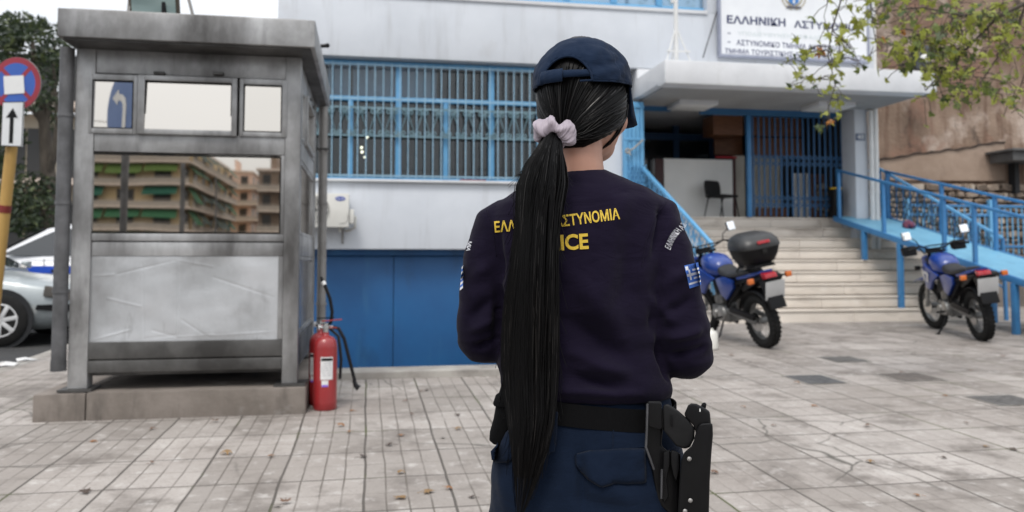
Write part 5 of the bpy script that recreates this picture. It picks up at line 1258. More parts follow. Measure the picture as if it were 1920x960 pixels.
        for z, hx, hy, cx in ((1.175,.232,.257,-.805),(1.19,.236,.26,-.805),(1.25,.225,.25,-.795),(1.305,.19,.21,-.78),(1.335,.13,.15,-.77),(1.342,.06,.08,-.77)):
            rs.append([Vector((cx+hx*(abs(math.cos(t))**.55)*(1 if math.cos(t) > 0 else -1), hy*(abs(math.sin(t))**.55)*(1 if math.sin(t) > 0 else -1), z+.012*math.cos(t))) for t in [2*math.pi*k/28 for k in range(28)]])
        B('lid', MB().rings(rs), nmat('lid_black', (.015,.015,.016), (.022,.022,.023), 12, .4), angle=50).parent = bxo
        mb = MB(); mb.obox((-1.035,0,1.235), (.02,.15,.035), Matrix.Rotation(R(12),3,'Y')); B('reflector', mb, redl, bevel=.006).parent = bxo
        mb = MB(); mb.obox((-1.03,0,1.13), (.02,.06,.05)); B('lock', mb, M['matte_black'], bevel=.006).parent = bxo
    return m
def moto_at(px, py, heading, **k):
    p = onG(px, py); h = R(heading); x = p.x + .70*math.cos(h); y = p.y + .70*math.sin(h)
    mo = motorcycle(loc=(x, y, gz(y)+.002), heading=heading, **k)
    mo.rotation_euler = (R(-k['lean']), -math.atan(SLOPE)*math.sin(h), h); return mo
moto_at(1438, 652, 93, label='blue police motorcycle with a black topbox, partly hidden by the officer arm', lean=11, topbox=True, guards=False, steer=12)
m2 = moto_at(1844, 639, 72, label='blue police motorcycle with handguards and no topbox beside the ramp', lean=8, topbox=False, guards=True, steer=8)
mb = text_mb('17', lambda u, v: (.20+.22*(1-u)+.03*v, .202, .70+.15*v-.02+.05*(1-u)), .05); mb.build('fairing_number', M['white'], m2, smooth=False)
q = onG(1341, 655); mb = MB(); mb.lathe([(.07,0),(.08,.01),(.08,.17),(.06,.20),(.03,.215),(.03,.235)], n=20)
o = mb.build('plastic_canister', M['off_white']); o.location = (q.x-.05, q.y, gz(q.y)+.002); tag(o, 'small whitish plastic canister on the paving behind the officer elbow', 'canister')

# ================================================================== CARS ON THE SIDE STREET
tyre = M['matte_black']; 
def car(name, label, loc, rotz, paint, hub, extra):
    c = thing(name, label, 'car', loc, (0,0,rotz), 'cars parked on the side street')
    B = lambda nm, mb, mt, **k: mb.build(nm, mt, c, **k)
    def sec(x, zb, zs, hw, crown=.03):
        return [Vector((x, y*hw, z)) for y, z in ((-.86,zb),(-.98,zb+.10),(-1.0,zb+.32*(zs-zb)+.05),(-.985,zs-.10),(-.90,zs-.03),(-.6,zs+.0),(0,zs+crown),(.6,zs+.0),(.90,zs-.03),(.985,zs-.10),(1.0,zb+.32*(zs-zb)+.05),(.98,zb+.10),(.86,zb))]
    B('body', MB().rings([sec(*s) for s in ((-2.08,.34,.72,.70),(-2.0,.26,.90,.80),(-1.5,.2,.95,.86),(-.6,.19,.94,.875),(.5,.19,.93,.875),(.92,.19,.915,.87),(1.3,.19,.87,.865),(1.7,.20,.80,.845),(1.95,.22,.725,.80),(2.08,.25,.64,.72),(2.13,.30,.55,.60))]), paint, angle=50)
    def gs(x, zt, hw, hb): return [Vector((x, y, z)) for y, z in ((-hb,.90),(-hw-.02,zt-.10),(-hw+.08,zt-.01),(0,zt+.02),(hw-.08,zt-.01),(hw+.02,zt-.10),(hb,.90))]
    B('cabin', MB().rings([gs(-1.75,.98,.70,.74), gs(-1.25,1.36,.58,.78), gs(-.6,1.44,.59,.80), gs(.0,1.42,.60,.80), gs(.25,1.36,.62,.80), gs(1.0,.94,.72,.76)]), paint, angle=40)
    mb = MB()
    for s in (-1, 1):
        for poly in ([(-.55,.97),(.80,.97),(.16,1.30),(-.0,1.345),(-.55,1.37)], [(-1.42,.99),(-.62,.97),(-.62,1.37),(-1.16,1.31)]):
            mb.prism(poly, lambda u, v, d: (u, s*(.815-(v-.9)*.42+d), v), -.02, .004)
    build_each(mb, 'side_window', M['dark_pane'], c, smooth=False)
    mb = MB(); a = [(.96,.965),(.30,1.355)]; mb.add([(.985,-.66,.965),(.985,.66,.965),(.315,.56,1.35),(.315,-.56,1.35)], [(0,1,2,3)]); B('windscreen', mb, M['dark_pane'], smooth=False)
    for x in (1.27, -1.33):
        for s in (-1, 1):
            mb = MB(); mb.lathe([(.0,0),(.375,0),(.375,.012),(.0,.012)] if False else [(.01,0),(.375,0),(.375,.010),(.01,.010)], (x, s*.868 - (.010 if s < 0 else 0), .335), 'y', 32); B('wheel_arch', mb, M['dark'])
            mb = MB(); y0 = s*.70; n = 36
            pr = [(.20,.0),(.30,.0),(.318,.02),(.322,.06),(.322,.14),(.318,.18),(.30,.198),(.20,.198)]
            mb.lathe([(r_, s*(h_-.0)) for r_, h_ in pr], (x, y0-s*.0, .322), 'y', n); w = B('wheel', mb, tyre, angle=50)
            mb = MB(); yo = s*.885
            mb.torus((x, yo, .322), (0,1,0), .196, .017, 36, 8); mb.lathe([(.01,0),(.05,s*.004),(.05,s*.02),(.01,s*.024)], (x, yo-s*.004, .322), 'y', 16)
            for k in range(7):
                a = 2*math.pi*k/7+.2; ca, sa = math.cos(a), math.sin(a); Mx = Matrix(((ca,0,-sa),(0,1,0),(sa,0,ca)))
                mb.obox((x+.115*ca, yo+s*.008, .322+.115*sa), (.19,.02,.05), Mx)
            rc = MB(); rc.lathe([(.01,0),(.205,0),(.205,s*.004),(.01,s*.004)], (x, yo-s*.006, .322), 'y', 32); B('rim_recess', rc, M['dark']).parent = w
            B('rim', mb, nmat('alloy', (.66,.66,.66), (.58,.58,.58), 6, .4, .3), bevel=.004).parent = w
    for s in (-1, 1):
        mb = MB(); mb.prism([(1.74,.62),(2.04,.56),(2.08,.66),(1.98,.71),(1.76,.75)], lambda u, v, d: (u, s*(.855-(max(0,u-1.7))**2*.55+d), v), -.02, .012); B('headlight', mb, glass_mat('lamp_glass', (.13,.12,.11), .15, .25), bevel=.006)
        mb = MB(); mb.prism([(1.66,.45),(1.98,.42),(2.1,.43),(2.1,.50),(1.95,.515),(1.68,.51)], lambda u, v, d: (u, s*(.868-(max(0,u-1.66))**2*.72+d), v), -.03, .012); B('bumper_strip', mb, M['black'], bevel=.006)
        mb = MB(); mb.obox((.86,s*.94,1.0), (.10,.16,.10)); B('door_mirror', mb, paint, bevel=.03, segs=3)
        mb = MB(); mb.box(.18,.188,s*.868,s*.880,.25,.92); mb.box(-.85,-.842,s*.868,s*.880,.25,.92); mb.box(-.04,.08,s*.868,s*.895,.74,.77); B('door_seam', mb, M['dark'])
    mb = MB(); mb.box(2.10,2.14,-.45,.45,.42,.56); B('grille', mb, M['black'], bevel=.01)
    for fn in extra: fn(B)
    return c
hub = onY(0, 602, 11.02); zr = zroad(11.5)
dirty = nmat('dirty_silver', (.32,.35,.36), (.24,.265,.275), 2.5, .35, .35, coat=.3, layer=[((.62,.63,.62), 4, .55, .75, (1,1,1)), ((.14,.13,.12), 3.5, .60, .8, (1,1,.6))])
car('parked_car', 'dirty silver car with a scuffed front wing, parked nose to the kerb', (hub.x-1.27, 11.9, zr), 0, dirty, hub, [])
wht = nmat('police_white', (.72,.73,.75), (.66,.67,.69), 3, .3, coat=.4)
def stripe(B):
    mb = MB()
    for s in (-1, 1): mb.box(-1.9,1.6,s*.872,s*.884,.72,.82)
    B('blue_stripe', mb, mat('stripe_blue', (.02,.08,.50), .35))
p = onY(30, 470, 13.6)
car('police_car', 'white police car with a blue side stripe parked behind the silver car', (p.x+.62, 14.4, zroad(14.4)+.0), math.pi, wht, None, [stripe]).scale = (1.06,1.0,1.1)

# ================================================================== TREES
def leafmat(name, c, tr=.35):
    m = bpy.data.materials.new(name); m.use_nodes = True; t = m.node_tree; t.nodes.clear()
    o = t.nodes.new('ShaderNodeOutputMaterial'); d = t.nodes.new('ShaderNodeBsdfPrincipled'); q = t.nodes.new('ShaderNodeBsdfTranslucent'); x = t.nodes.new('ShaderNodeMixShader')
    oi = t.nodes.new('ShaderNodeTexCoord'); nz = t.nodes.new('ShaderNodeTexNoise'); nz.inputs['Scale'].default_value = 9; nz.inputs['Detail'].default_value = 3
    mx = t.nodes.new('ShaderNodeMix'); mx.data_type = 'RGBA'; mx.inputs[6].default_value = (*[k*.7 for k in c],1); mx.inputs[7].default_value = (*[min(1,k*1.3) for k in c],1)
    t.links.new(oi.outputs['Object'], nz.inputs['Vector']); t.links.new(nz.outputs['Fac'], mx.inputs[0]); t.links.new(mx.outputs[2], d.inputs['Base Color']); t.links.new(mx.outputs[2], q.inputs['Color'])
    d.inputs['Roughness'].default_value = .5; x.inputs['Fac'].default_value = tr
    t.links.new(d.outputs[0], x.inputs[1]); t.links.new(q.outputs[0], x.inputs[2]); t.links.new(x.outputs[0], o.inputs['Surface']); return m
def rot_rand(rnd, droop=0.0):
    n = Vector((rnd.gauss(0,1), rnd.gauss(0,1), rnd.gauss(0,1)+droop)).normalized(); a = n.orthogonal().normalized(); a = Matrix.Rotation(rnd.uniform(0,6.28),3,n) @ a
    return Matrix((a, n.cross(a), n)).transposed()
PLANE = [(0,-.5),(.05,-.22),(.42,-.34),(.30,-.10),(.52,.08),(.24,.10),(.20,.26),(0,.55),(-.20,.26),(-.24,.10),(-.52,.08),(-.30,-.10),(-.42,-.34),(-.05,-.22)]
def plane_leaf(mb, c, s, Mx, mi, cup=.18):
    vs = [Vector(c)+Mx@Vector((0,0,.02*s))] + [Vector(c)+Mx@Vector((x*s,y*s,-cup*s*(x*x+y*y)*2)) for x, y in PLANE]; n = len(PLANE)
    mb.add(vs, [(0,i+1,(i+1)%n+1) for i in range(n)], mi)
def oval_leaf(mb, c, s, Mx, mi):
    vs = [Vector(c)+Mx@Vector(v) for v in ((0,-.5*s,0),(.22*s,-.05*s,.05*s),(0,.55*s,-.03*s),(-.22*s,-.05*s,.05*s),(0,0,-.02*s))]
    mb.add(vs, [(0,1,4),(1,2,4),(2,3,4),(3,0,4)], mi)
bark = nmat('bark', (.14,.115,.09), (.07,.058,.046), 7, .9, bump=.6, bscale=25, bdist=.02, stretch=(1,1,.35)); pbark = nmat('plane_bark', (.26,.23,.18), (.14,.125,.10), 4, .85, bump=.4, bscale=20, bdist=.01)
twig = nmat('twig', (.045,.036,.028), (.07,.055,.04), 20, .8)
# dark evergreen by the side street
rnd = random.Random(5); Dt = 14.6
tb = onD(92, 560, Dt); tb.z = zroad(tb.y)
lt_ = thing('evergreen_tree', 'dark glossy evergreen street tree with a forked pale trunk at the left edge', 'tree', tuple(tb))
mb = MB(); f1 = onD(90, 330, Dt); f2 = onD(84, 235, Dt); f3 = onD(70, 160, Dt); 
mb.tube([tb, onD(94,440,Dt), f1, f2, f3, onD(60,70,Dt)], [.17,.15,.13,.10,.07,.03], 10)
for pts, r0 in (([f1,onD(104,280,Dt-.2),onD(108,220,Dt-.4),onD(100,120,Dt-.6)],.08), ([f2,onD(60,205,Dt),onD(20,170,Dt)],.06), ([onD(94,440,Dt),onD(60,400,Dt+.3),onD(10,360,Dt+.6)],.07), ([f2,onD(95,190,Dt),onD(110,140,Dt+.4),onD(100,70,Dt+.3)],.06), ([f3,onD(30,110,Dt),onD(-10,80,Dt)],.05)):
    mb.tube(pts, [r0*(1-.75*i/(len(pts)-1)) for i in range(len(pts))], 8)
mb.build('trunk', bark, lt_, world=True)
mb = MB()
clumps = [(20,95,55),(60,75,48),(95,90,40),(40,55,40),(-20,70,60),(105,130,34),(75,125,48),(30,140,45),(-25,150,55),(100,180,30),(60,180,36),(112,60,22),(75,48,20),(10,45,22),(20,200,36),(-30,215,50),(112,215,18),(100,235,14),
          (20,360,48),(60,350,36),(30,400,46),(80,395,34),(-20,380,50),(95,345,20),(60,425,30),(10,300,36),(-20,300,40),(30,260,24),(104,420,16),(98,370,20)]
for (cx, cy, r) in clumps:
    for k in range(int(r*r*.26)):
        a = rnd.uniform(0, 6.28); q = math.sqrt(rnd.random()); d = Dt + rnd.gauss(0, .55)
        jag = 1 + .35*noise.noise(Vector((a*1.5, cx*.1, cy*.1)))
        p = onD(cx + r*q*math.cos(a)*jag, cy + r*.8*q*math.sin(a)*jag, d)
        if noise.noise(Vector((p.x*2.2, p.y*1.2, p.z*2.2))) < -.12: continue
        oval_leaf(mb, p, rnd.uniform(.085,.15), rot_rand(rnd,.4), rnd.choice((0,0,0,1,1,2)))
mb.build('crown', [leafmat('evergreen_dark', (.018,.032,.012), .2), leafmat('evergreen_mid', (.035,.055,.018), .25), leafmat('evergreen_light', (.075,.095,.03), .3)], lt_, world=True, fix=False, smooth=False)

# plane tree on the right: the trunk stands outside the frame, its branches hang into it
rnd = random.Random(8)
pt = Vector((7.6, 4.3, gz(4.3)))
pl_ = thing('plane_tree', 'plane tree whose thin branches of yellowing lobed leaves hang in at upper right', 'tree', tuple(pt))
fork = Vector((7.4, 4.6, 3.6)); mainb = onD(1990, -60, 6.5)
mb = MB(); mb.tube([pt, pt+Vector((.03,.1,1.6)), fork, Vector((7.5,5.0,5.2)), Vector((7.3,5.4,7.2))], [.24,.20,.17,.11,.05], 12); mb.tube([fork, Vector((8.3,4.2,5.0)), Vector((9.2,4.0,6.6))], [.13,.09,.04], 10); mb.tube([fork, (fork+mainb)/2+Vector((0,0,.25)), mainb], [.10,.07,.045], 10)
mb.build('trunk', pbark, pl_, world=True)
B3 = lambda *p: [onD(*q) for q in p]
branches = [
 (B3((1990,-60,6.5),(1925,5,6.4),(1870,32,6.45),(1812,92,6.6),(1765,138,6.7),(1735,170,6.8)), .020),
 (B3((1870,32,6.45),(1800,28,6.3),(1730,14,6.4),(1670,20,6.5),(1635,45,6.6)), .010),
 (B3((1990,-60,6.5),(1800,-70,6.4),(1680,-50,6.4),(1632,-10,6.45),(1634,28,6.5),(1642,80,6.5)), .012),
 (B3((1680,-50,6.4),(1600,-30,6.3),(1577,0,6.35),(1562,50,6.4),(1552,100,6.4),(1566,160,6.45),(1552,205,6.5),(1551,243,6.5)), .008),
 (B3((1600,-30,6.3),(1556,-10,6.3),(1545,30,6.3),(1556,80,6.4)), .005),
 (B3((1556,92,6.4),(1520,98,6.35),(1490,110,6.3),(1474,118,6.3)), .004),
 (B3((1566,150,6.45),(1530,148,6.4),(1488,146,6.4)), .004),
 (B3((1562,60,6.4),(1600,90,6.5),(1612,128,6.5)), .004),
 (B3((1925,5,6.4),(1900,70,6.5),(1862,120,6.6),(1830,168,6.7),(1792,196,6.7)), .010),
 (B3((1990,-60,6.5),(1960,60,6.3),(1925,130,6.3),(1905,185,6.4)), .010),
 (B3((1812,92,6.6),(1780,90,6.5),(1740,72,6.5),(1706,92,6.5)), .006),
 (B3((1765,138,6.7),(1720,130,6.7),(1690,108,6.7)), .005),
 (B3((1800,28,6.3),(1770,60,6.3),(1700,70,6.4),(1660,60,6.4)), .006),
 (B3((1900,70,6.5),(1870,62,6.4),(1835,70,6.4)), .005),
]
tw = MB(); lf = MB(); GREENS = [0,0,0,0,1,1,2,3,3,3]
def leaf_at(p, k=1.0, mi=None):
    s = rnd.triangular(.04,.115,.068)*k
    off = Vector((rnd.gauss(0,1), rnd.gauss(0,1), rnd.gauss(-.5,.8)))*.07
    q = p + off; tw.tube([p, p+off*.6+Vector((0,0,.015)), q], .0030, 4)
    n = Vector((rnd.gauss(0,.75), -1+rnd.gauss(0,.7), .55+rnd.gauss(0,.7))).normalized(); a = n.orthogonal().normalized(); a = Matrix.Rotation(rnd.uniform(0,6.28),3,n) @ a
    plane_leaf(lf, q, s, Matrix((a, n.cross(a), n)).transposed(), rnd.choice(GREENS) if mi is None else mi, cup=rnd.uniform(-.25,.6))
for pts, r0 in branches:
    n = len(pts); tw.tube(pts, [r0*(1-.75*i/(n-1)) for i in range(n)], 6)
    for i in range(n-1):
        L = (pts[i+1]-pts[i]).length
        for k in range(int(L*(14 if r0 < .007 else 10))+1):
            leaf_at(pts[i].lerp(pts[i+1], rnd.random()))
# leafy side twigs: clusters measured on the photo (px, py, spread x, spread y, leaves)
for (cx, cy, sx, sy, n) in ((1580,14,16,18,4),(1590,52,16,18,9),(1568,80,18,16,9),(1552,108,22,16,9),(1568,170,16,20,7),(1553,232,8,12,4),(1495,112,24,8,5),(1500,148,18,8,6),(1480,60,6,10,1),(1600,118,14,10,4),(1616,20,16,16,6),
    (1640,30,18,24,12),(1660,6,26,12,10),(1700,12,36,18,22),(1720,75,36,22,26),(1690,100,26,14,16),(1665,88,20,12,9),(1760,55,38,26,40),(1790,25,38,22,34),(1830,45,34,26,40),(1870,25,34,26,34),(1905,30,24,26,22),(1770,105,34,26,34),(1740,120,24,14,14),(1800,110,28,26,30),(1780,155,26,22,28),(1745,180,18,10,7),(1815,150,18,18,12),(1860,85,26,20,20),(1900,90,24,26,22),(1830,190,14,10,5),(1868,165,24,14,12),(1905,170,16,24,14),(1912,210,10,12,5),(1842,135,14,10,6),(1780,195,20,8,5),(1690,120,14,10,5)):
    for k in range(int(n*1.05+.5)): leaf_at(onD(cx+rnd.gauss(0,.62)*sx, cy+rnd.gauss(0,.62)*sy, 6.5+rnd.gauss(0,.25)))
for (px, py) in ((1678,70),(1832,70),(1552,190),(1546,105),(1574,97),(1672,78)): leaf_at(onD(px, py, 6.4), 1.0, 4)
# crown above the frame
for k in range(700):
    p = Vector((7.6,5.0,7.2)) + Vector((rnd.gauss(0,1.5), rnd.gauss(0,1.3), rnd.gauss(0,.9)))
    if p.z < 1.22+.40*p.y+.55 or p.z < 5.0: continue
    leaf_at(p, 1.25)
tw.build('branch', twig, pl_, world=True, fix=False)
lf.build('crown', [leafmat('plane_yellow_green', (.25,.27,.045), .45), leafmat('plane_green', (.13,.17,.035), .4), leafmat('plane_olive', (.055,.085,.02), .35), leafmat('plane_lime', (.33,.36,.06), .5), leafmat('plane_orange', (.40,.16,.03), .4)], pl_, world=True, fix=False, smooth=False)

# ================================================================== LITTER
rnd = random.Random(21); fl_m = [leafmat('dry_orange', (.24,.11,.04), .1), leafmat('dry_brown', (.13,.065,.035), .1), leafmat('dry_yellow', (.22,.13,.05), .1), leafmat('dry_dark', (.055,.035,.025), .1)]
protos = []
for k in range(8):
    mb = MB(); plane_leaf(mb, (0,0,.012), rnd.uniform(.06,.085), Matrix.Rotation(rnd.uniform(-.25,.25),3,'X'), 0, cup=rnd.uniform(-.3,.5)); mb.tube([(0,-.03,.008),(.01,-.065,.004)], .0012, 4)
    z0 = min(v.z for v in mb.v); mb.v = [v - Vector((0,0,z0-.001)) for v in mb.v]
    me_o = mb.build('fallen_leaf', fl_m[k % 4], fix=False, smooth=False); protos.append(me_o)
spots = [(175,829),(285,806),(220,715),(245,716),(508,858),(285,870),(425,852),(160,925),(385,709),(403,792),(535,945),(520,951),(695,722),(800,733),(790,735),(760,754),(772,778),(858,806),(830,822),(752,818),(730,836),(680,858),(654,812),(752,888),(802,924),(842,918),(885,934),(752,935),(858,780),(660,771),(640,800),
         (1632,868),(1820,695),(1772,743),(1626,800),(1812,795),(1848,838),(1395,764),(1526,762),(1340,888),(1565,817),(1720,930),(1495,720),(1690,700),(1880,670),(1560,640),(1480,615),(1372,668),(1405,680),(1900,845),(1450,800),(1770,860)]
for k, (px, py) in enumerate(spots):
    o = protos[k] if k < 8 else protos[rnd.randrange(8)].copy()
    if k >= 8: C.objects.link(o)
    p = onG(px, py); s = rnd.uniform(.55, 1.0); o.location = (p.x, p.y, gz(p.y)+.003); o.rotation_euler = (math.atan(SLOPE), 0, rnd.uniform(0, 6.28)); o.scale = (s, s*rnd.uniform(.6,1), s)
    tag(o, 'small dry fallen leaf lying on the pale paving slabs', 'leaf', 'dry leaves scattered on the paving')
for k, (px, py, s) in enumerate(((48,676,.12),(12,686,.16))):
    p = onG(px, py); mb = MB(); rr = random.Random(k); ring = [(s*(.6+.4*rr.random())*math.cos(a), s*.6*(.6+.4*rr.random())*math.sin(a), .01+.03*rr.random()) for a in [6.28*i/9 for i in range(9)]]
    mb.add([(0,0,.05)]+ring, [(0,i+1,(i+1)%9+1) for i in range(9)]); z0 = min(v.z for v in mb.v); mb.v = [v-Vector((0,0,z0)) for v in mb.v]; o = mb.build('paper_scrap', M['paper'], fix=False, smooth=False); o.location = (p.x, p.y, gz(p.y)+.004)
    tag(o, ('crumpled white paper scrap on the paving by the kerb, nearer the booth', 'larger flat white paper scrap on the paving at the left edge')[k], 'litter')
# ================================================================== THE OFFICER
EX = Vector((math.cos(YAW), -math.sin(YAW), 0)); EY = Vector((math.sin(YAW), math.cos(YAW), 0))
OD = 1.60; OG = EY*OD + EX*.143; OG.z = gz(OG.y)
of = thing('person', 'woman officer in navy uniform seen from behind, cap and very long black ponytail', 'person', tuple(OG), (0,0,-YAW))
MI = (Matrix.Translation(OG) @ Matrix.Rotation(-YAW, 4, 'Z')).inverted(); CL = MI @ CAM
def LP(px, py, dy=0.0):                                     # measured point in her own frame, dy metres beyond her axis
    d = (MI.to_3x3() @ ray(px, py)); return CL + d*((dy - CL.y)/d.y)
LR = lambda px, py: (MI.to_3x3() @ ray(px, py)).normalized()
def sring(c, hx, yf, yb, e=2.4, n=40, tilt=0.0):
    out = []
    for k in range(n):
        t = 2*math.pi*k/n; ct, st_ = math.cos(t), math.sin(t)
        x = hx*(abs(ct)**(2/e))*(1 if ct >= 0 else -1); y = (yf if st_ >= 0 else yb)*(abs(st_)**(2/e))*(1 if st_ >= 0 else -1)
        out.append(Vector((c[0]+x, c[1]+y, c[2]+tilt*x)))
    return out
def meshed(mb, name, mats, voxel, it, disp=None, parent=of, fac=.5):
    me = bpy.data.meshes.new(name); me.from_pydata([tuple(v) for v in mb.v], [], mb.f)
    bm = bmesh.new(); bm.from_mesh(me); bmesh.ops.recalc_face_normals(bm, faces=bm.faces); bm.to_mesh(me); bm.free()
    t = bpy.data.objects.new(name + '_blank', me); C.objects.link(t)
    r = t.modifiers.new('r', 'REMESH'); r.mode = 'VOXEL'; r.voxel_size = voxel
    if it: s = t.modifiers.new('s', 'SMOOTH'); s.iterations = it; s.factor = fac
    dg = bpy.context.evaluated_depsgraph_get(); me2 = bpy.data.meshes.new_from_object(t.evaluated_get(dg))
    bpy.data.objects.remove(t); bpy.data.meshes.remove(me); me2.name = name; me2.materials.clear()
    if disp:
        ns = [v.normal.copy() for v in me2.vertices]
        for v, nn in zip(me2.vertices, ns): v.co = v.co + nn*disp(v.co, nn)
    for m_ in (mats if isinstance(mats, list) else [mats]): me2.materials.append(m_)
    me2.polygons.foreach_set('use_smooth', [True]*len(me2.polygons)); me2.update()
    o = bpy.data.objects.new(name, me2); C.objects.link(o); o.parent = parent; return o
def bvh(o): return BVHTree.FromPolygons([v.co.copy() for v in o.data.vertices], [tuple(p.vertices) for p in o.data.polygons])

skin = nmat('skin', (.43,.235,.17), (.37,.195,.14), 14, .5, bump=.05, bscale=90, bdist=.001)
skin.node_tree.nodes['Principled BSDF'].inputs['Subsurface Weight'].default_value = .12; skin.node_tree.nodes['Principled BSDF'].inputs['Subsurface Radius'].default_value = (.012,.005,.003); skin.node_tree.nodes['Principled BSDF'].inputs['Subsurface Scale'].default_value = .6
def cloth(name, c, c2, scale, bump=.35):
    m = nmat(name, c, c2, 6, .88, bump=bump, bscale=scale, bdist=.0012, spec=.07)
    t_ = m.node_tree; bb_ = next(x for x in t_.nodes if x.type == 'BUMP'); n_ = t_.nodes.new('ShaderNodeTexNoise'); n_.inputs['Scale'].default_value = 17; n_.inputs['Detail'].default_value = 5; n_.inputs['Distortion'].default_value = 1.2
    mp_ = t_.nodes.new('ShaderNodeMapping'); mp_.inputs['Scale'].default_value = (.6,.6,1.5); mp_.inputs['Rotation'].default_value = (0,.5,0)
    t_.links.new(next(x for x in t_.nodes if x.type == 'TEX_COORD').outputs['Object'], mp_.inputs['Vector']); t_.links.new(mp_.outputs['Vector'], n_.inputs['Vector'])
    b2 = t_.nodes.new('ShaderNodeBump'); b2.inputs['Strength'].default_value = .3; b2.inputs['Distance'].default_value = .014; t_.links.new(n_.outputs['Fac'], b2.inputs['Height']); t_.links.new(b2.outputs['Normal'], bb_.inputs['Normal'])
    m.node_tree.nodes['Principled BSDF'].inputs['Sheen Weight'].default_value = .035; m.node_tree.nodes['Principled BSDF'].inputs['Sheen Roughness'].default_value = .5
    return m
shirtM = cloth('navy_jersey', (.0088,.0062,.0170), (.0064,.0046,.0126), 700); trouM = cloth('navy_twill', (.0062,.0120,.0270), (.0046,.0090,.0205), 600); capM = cloth('navy_cap_cloth', (.0098,.0195,.043), (.0065,.0132,.030), 500)
hairM = bpy.data.materials.new('black_hair'); hairM.use_nodes = True
b_ = hairM.node_tree.nodes['Principled BSDF']; b_.inputs['Base Color'].default_value = (.0018,.0016,.0018,1); b_.inputs['Roughness'].default_value = .45; b_.inputs['Specular IOR Level'].default_value = .13
webM = nmat('black_webbing', (.0035,.0035,.004), (.0055,.0055,.006), 300, .85, spec=.07, stretch=(3,3,.4), bump=.6, bscale=320, bdist=.001)
polyM = nmat('holster_black', (.003,.003,.0035), (.005,.005,.0055), 10, .38, spec=.2, bump=.08, bscale=200, bdist=.0006); gunM = nmat('gun_black', (.005,.005,.0055), (.008,.008,.0085), 40, .5, spec=.25, bump=.35, bscale=500, bdist=.0006)

# ---- head frame
HC = LP(1092, 186, .015); HY = R(33)
HM = Matrix.Rotation(-HY, 3, 'Z') @ Matrix.Rotation(R(-1), 3, 'X')      # +y of the head frame is the way she faces, chin dipped
def H(x, y, z): return HC + HM @ Vector((x, y, z))
# ---- continuous body
bd = MB()
bd.ball(H(0,0,.0), (.074,.093,.108), 24, 16, M=HM); bd.ball(H(0,.03,-.055), (.062,.062,.065), 20, 14, M=HM); bd.ball(H(0,.055,-.088), (.042,.040,.034), 18, 12, M=HM)
bd.ball(H(0,.082,-.098), (.017,.014,.013), 12, 8, M=HM)                                        # chin
bd.ball(H(0,.098,-.035), (.012,.018,.014), 12, 8, M=HM); bd.ball(H(0,.092,-.012), (.008,.012,.026), 12, 8, M=HM)     # nose
bd.ball(H(0,.086,-.069), (.020,.010,.0065), 12, 8, M=HM); bd.ball(H(0,.085,.012), (.045,.014,.012), 14, 8, M=HM)       # lips, brow
for s in (-1, 1): bd.ball(H(s*.046,.056,-.040), (.026,.024,.028), 12, 8, M=HM); bd.ball(H(s*.068,-.005,-.03), (.009,.018,.03), 12, 8, M=HM)      # cheeks, ears
nb_, nt_ = LP(1089, 352, .0), H(0,-.022,-.06)
bd.tube([nb_+Vector((0,.0,-.05)), nb_, (nb_+nt_)/2+Vector((0,-.004,0)), nt_], [.065,.050,.046,.05], 20)
# torso under the clothes, legs, arms
bd.rings([sring(LP(1090,py,.0), hw, f, b) for py, hw, f, b in ((352,.06,.05,.05),(385,.13,.065,.065),(470,.14,.085,.08),(600,.125,.085,.075),(740,.115,.065,.06),(850,.135,.07,.08),(960,.16,.09,.10))])
SHR = [(1226,412,0),(1246,520,-.005),(1282,662,.0)]; SHL = [(930,428,0),(910,530,-.005),(909,632,.0)]
WR, WL_ = LP(1196,632,.25), LP(1032,622,.26)
for sh, w_ in ((SHR, WR), (SHL, WL_)):
    p = [LP(*q) for q in sh]; bd.tube([p[0], p[1], p[2]], [.045,.040,.034], 14); bd.tube([p[2], (p[2]+w_)/2, w_], [.035,.032,.022], 14); bd.ball(p[2], .035, 12, 8)
for s in (-1, 1):
    hip = Vector((LP(1095,960,0).x + s*.085, .0, .70)); kn = hip + Vector((s*.01,.01,-.30)); an = Vector((hip.x+s*.015, -.01, .075))
    bd.tube([hip, kn, kn+Vector((0,-.01,-.1)), an, an-Vector((0,0,.04))], [.08,.052,.052,.036,.036], 14); bd.ball(an+Vector((0,.05,-.04)), (.036,.10,.03), 14, 8)
def hand(w_, d, up, side):
    """palm, four bent fingers and a thumb; d points along the hand, up is the back of the hand"""
    d = d.normalized(); up = (up - d*up.dot(d)).normalized(); rt = d.cross(up)*side; Mx = Matrix((rt, d, up)).transposed()
    pc = w_ + d*.045; bd.ball(pc, (.038,.050,.014), 16, 10, M=Mx); bd.tube([w_-d*.01, w_+d*.02], [.022,.026], 12)
    for i, (o, L) in enumerate(((-.028,.070),(-.010,.080),(.009,.075),(.026,.058))):
        p0 = pc + rt*o + d*.035; p1 = p0 + d*L*.42 - up*.006; p2 = p1 + d*L*.22 - up*L*.28; p3 = p2 - d*L*.05 - up*L*.26
        bd.tube([p0, p1, p2, p3], [.0088,.0084,.0078,.0066], 9)
    t0 = pc - rt*.034 - d*.02; t1 = t0 - rt*.020 + d*.030 - up*.012; t2 = t1 + d*.026 - up*.012 + rt*.008; bd.tube([t0, t1, t2], [.012,.0105,.008], 9)
hand(WR, Vector((-.75,.55,.12)), Vector((.3,.5,.8)), 1); hand(WL_, Vector((.75,.55,.10)), Vector((-.3,.5,.8)), -1)
body = meshed(bd, 'body', skin, .0042, 5)
for s in (-1, 1): 
    MB().ball(H(s*.031,.079,-.012), .012, 14, 10).build('eye', mat('eye_white', (.6,.58,.56), .2), of)

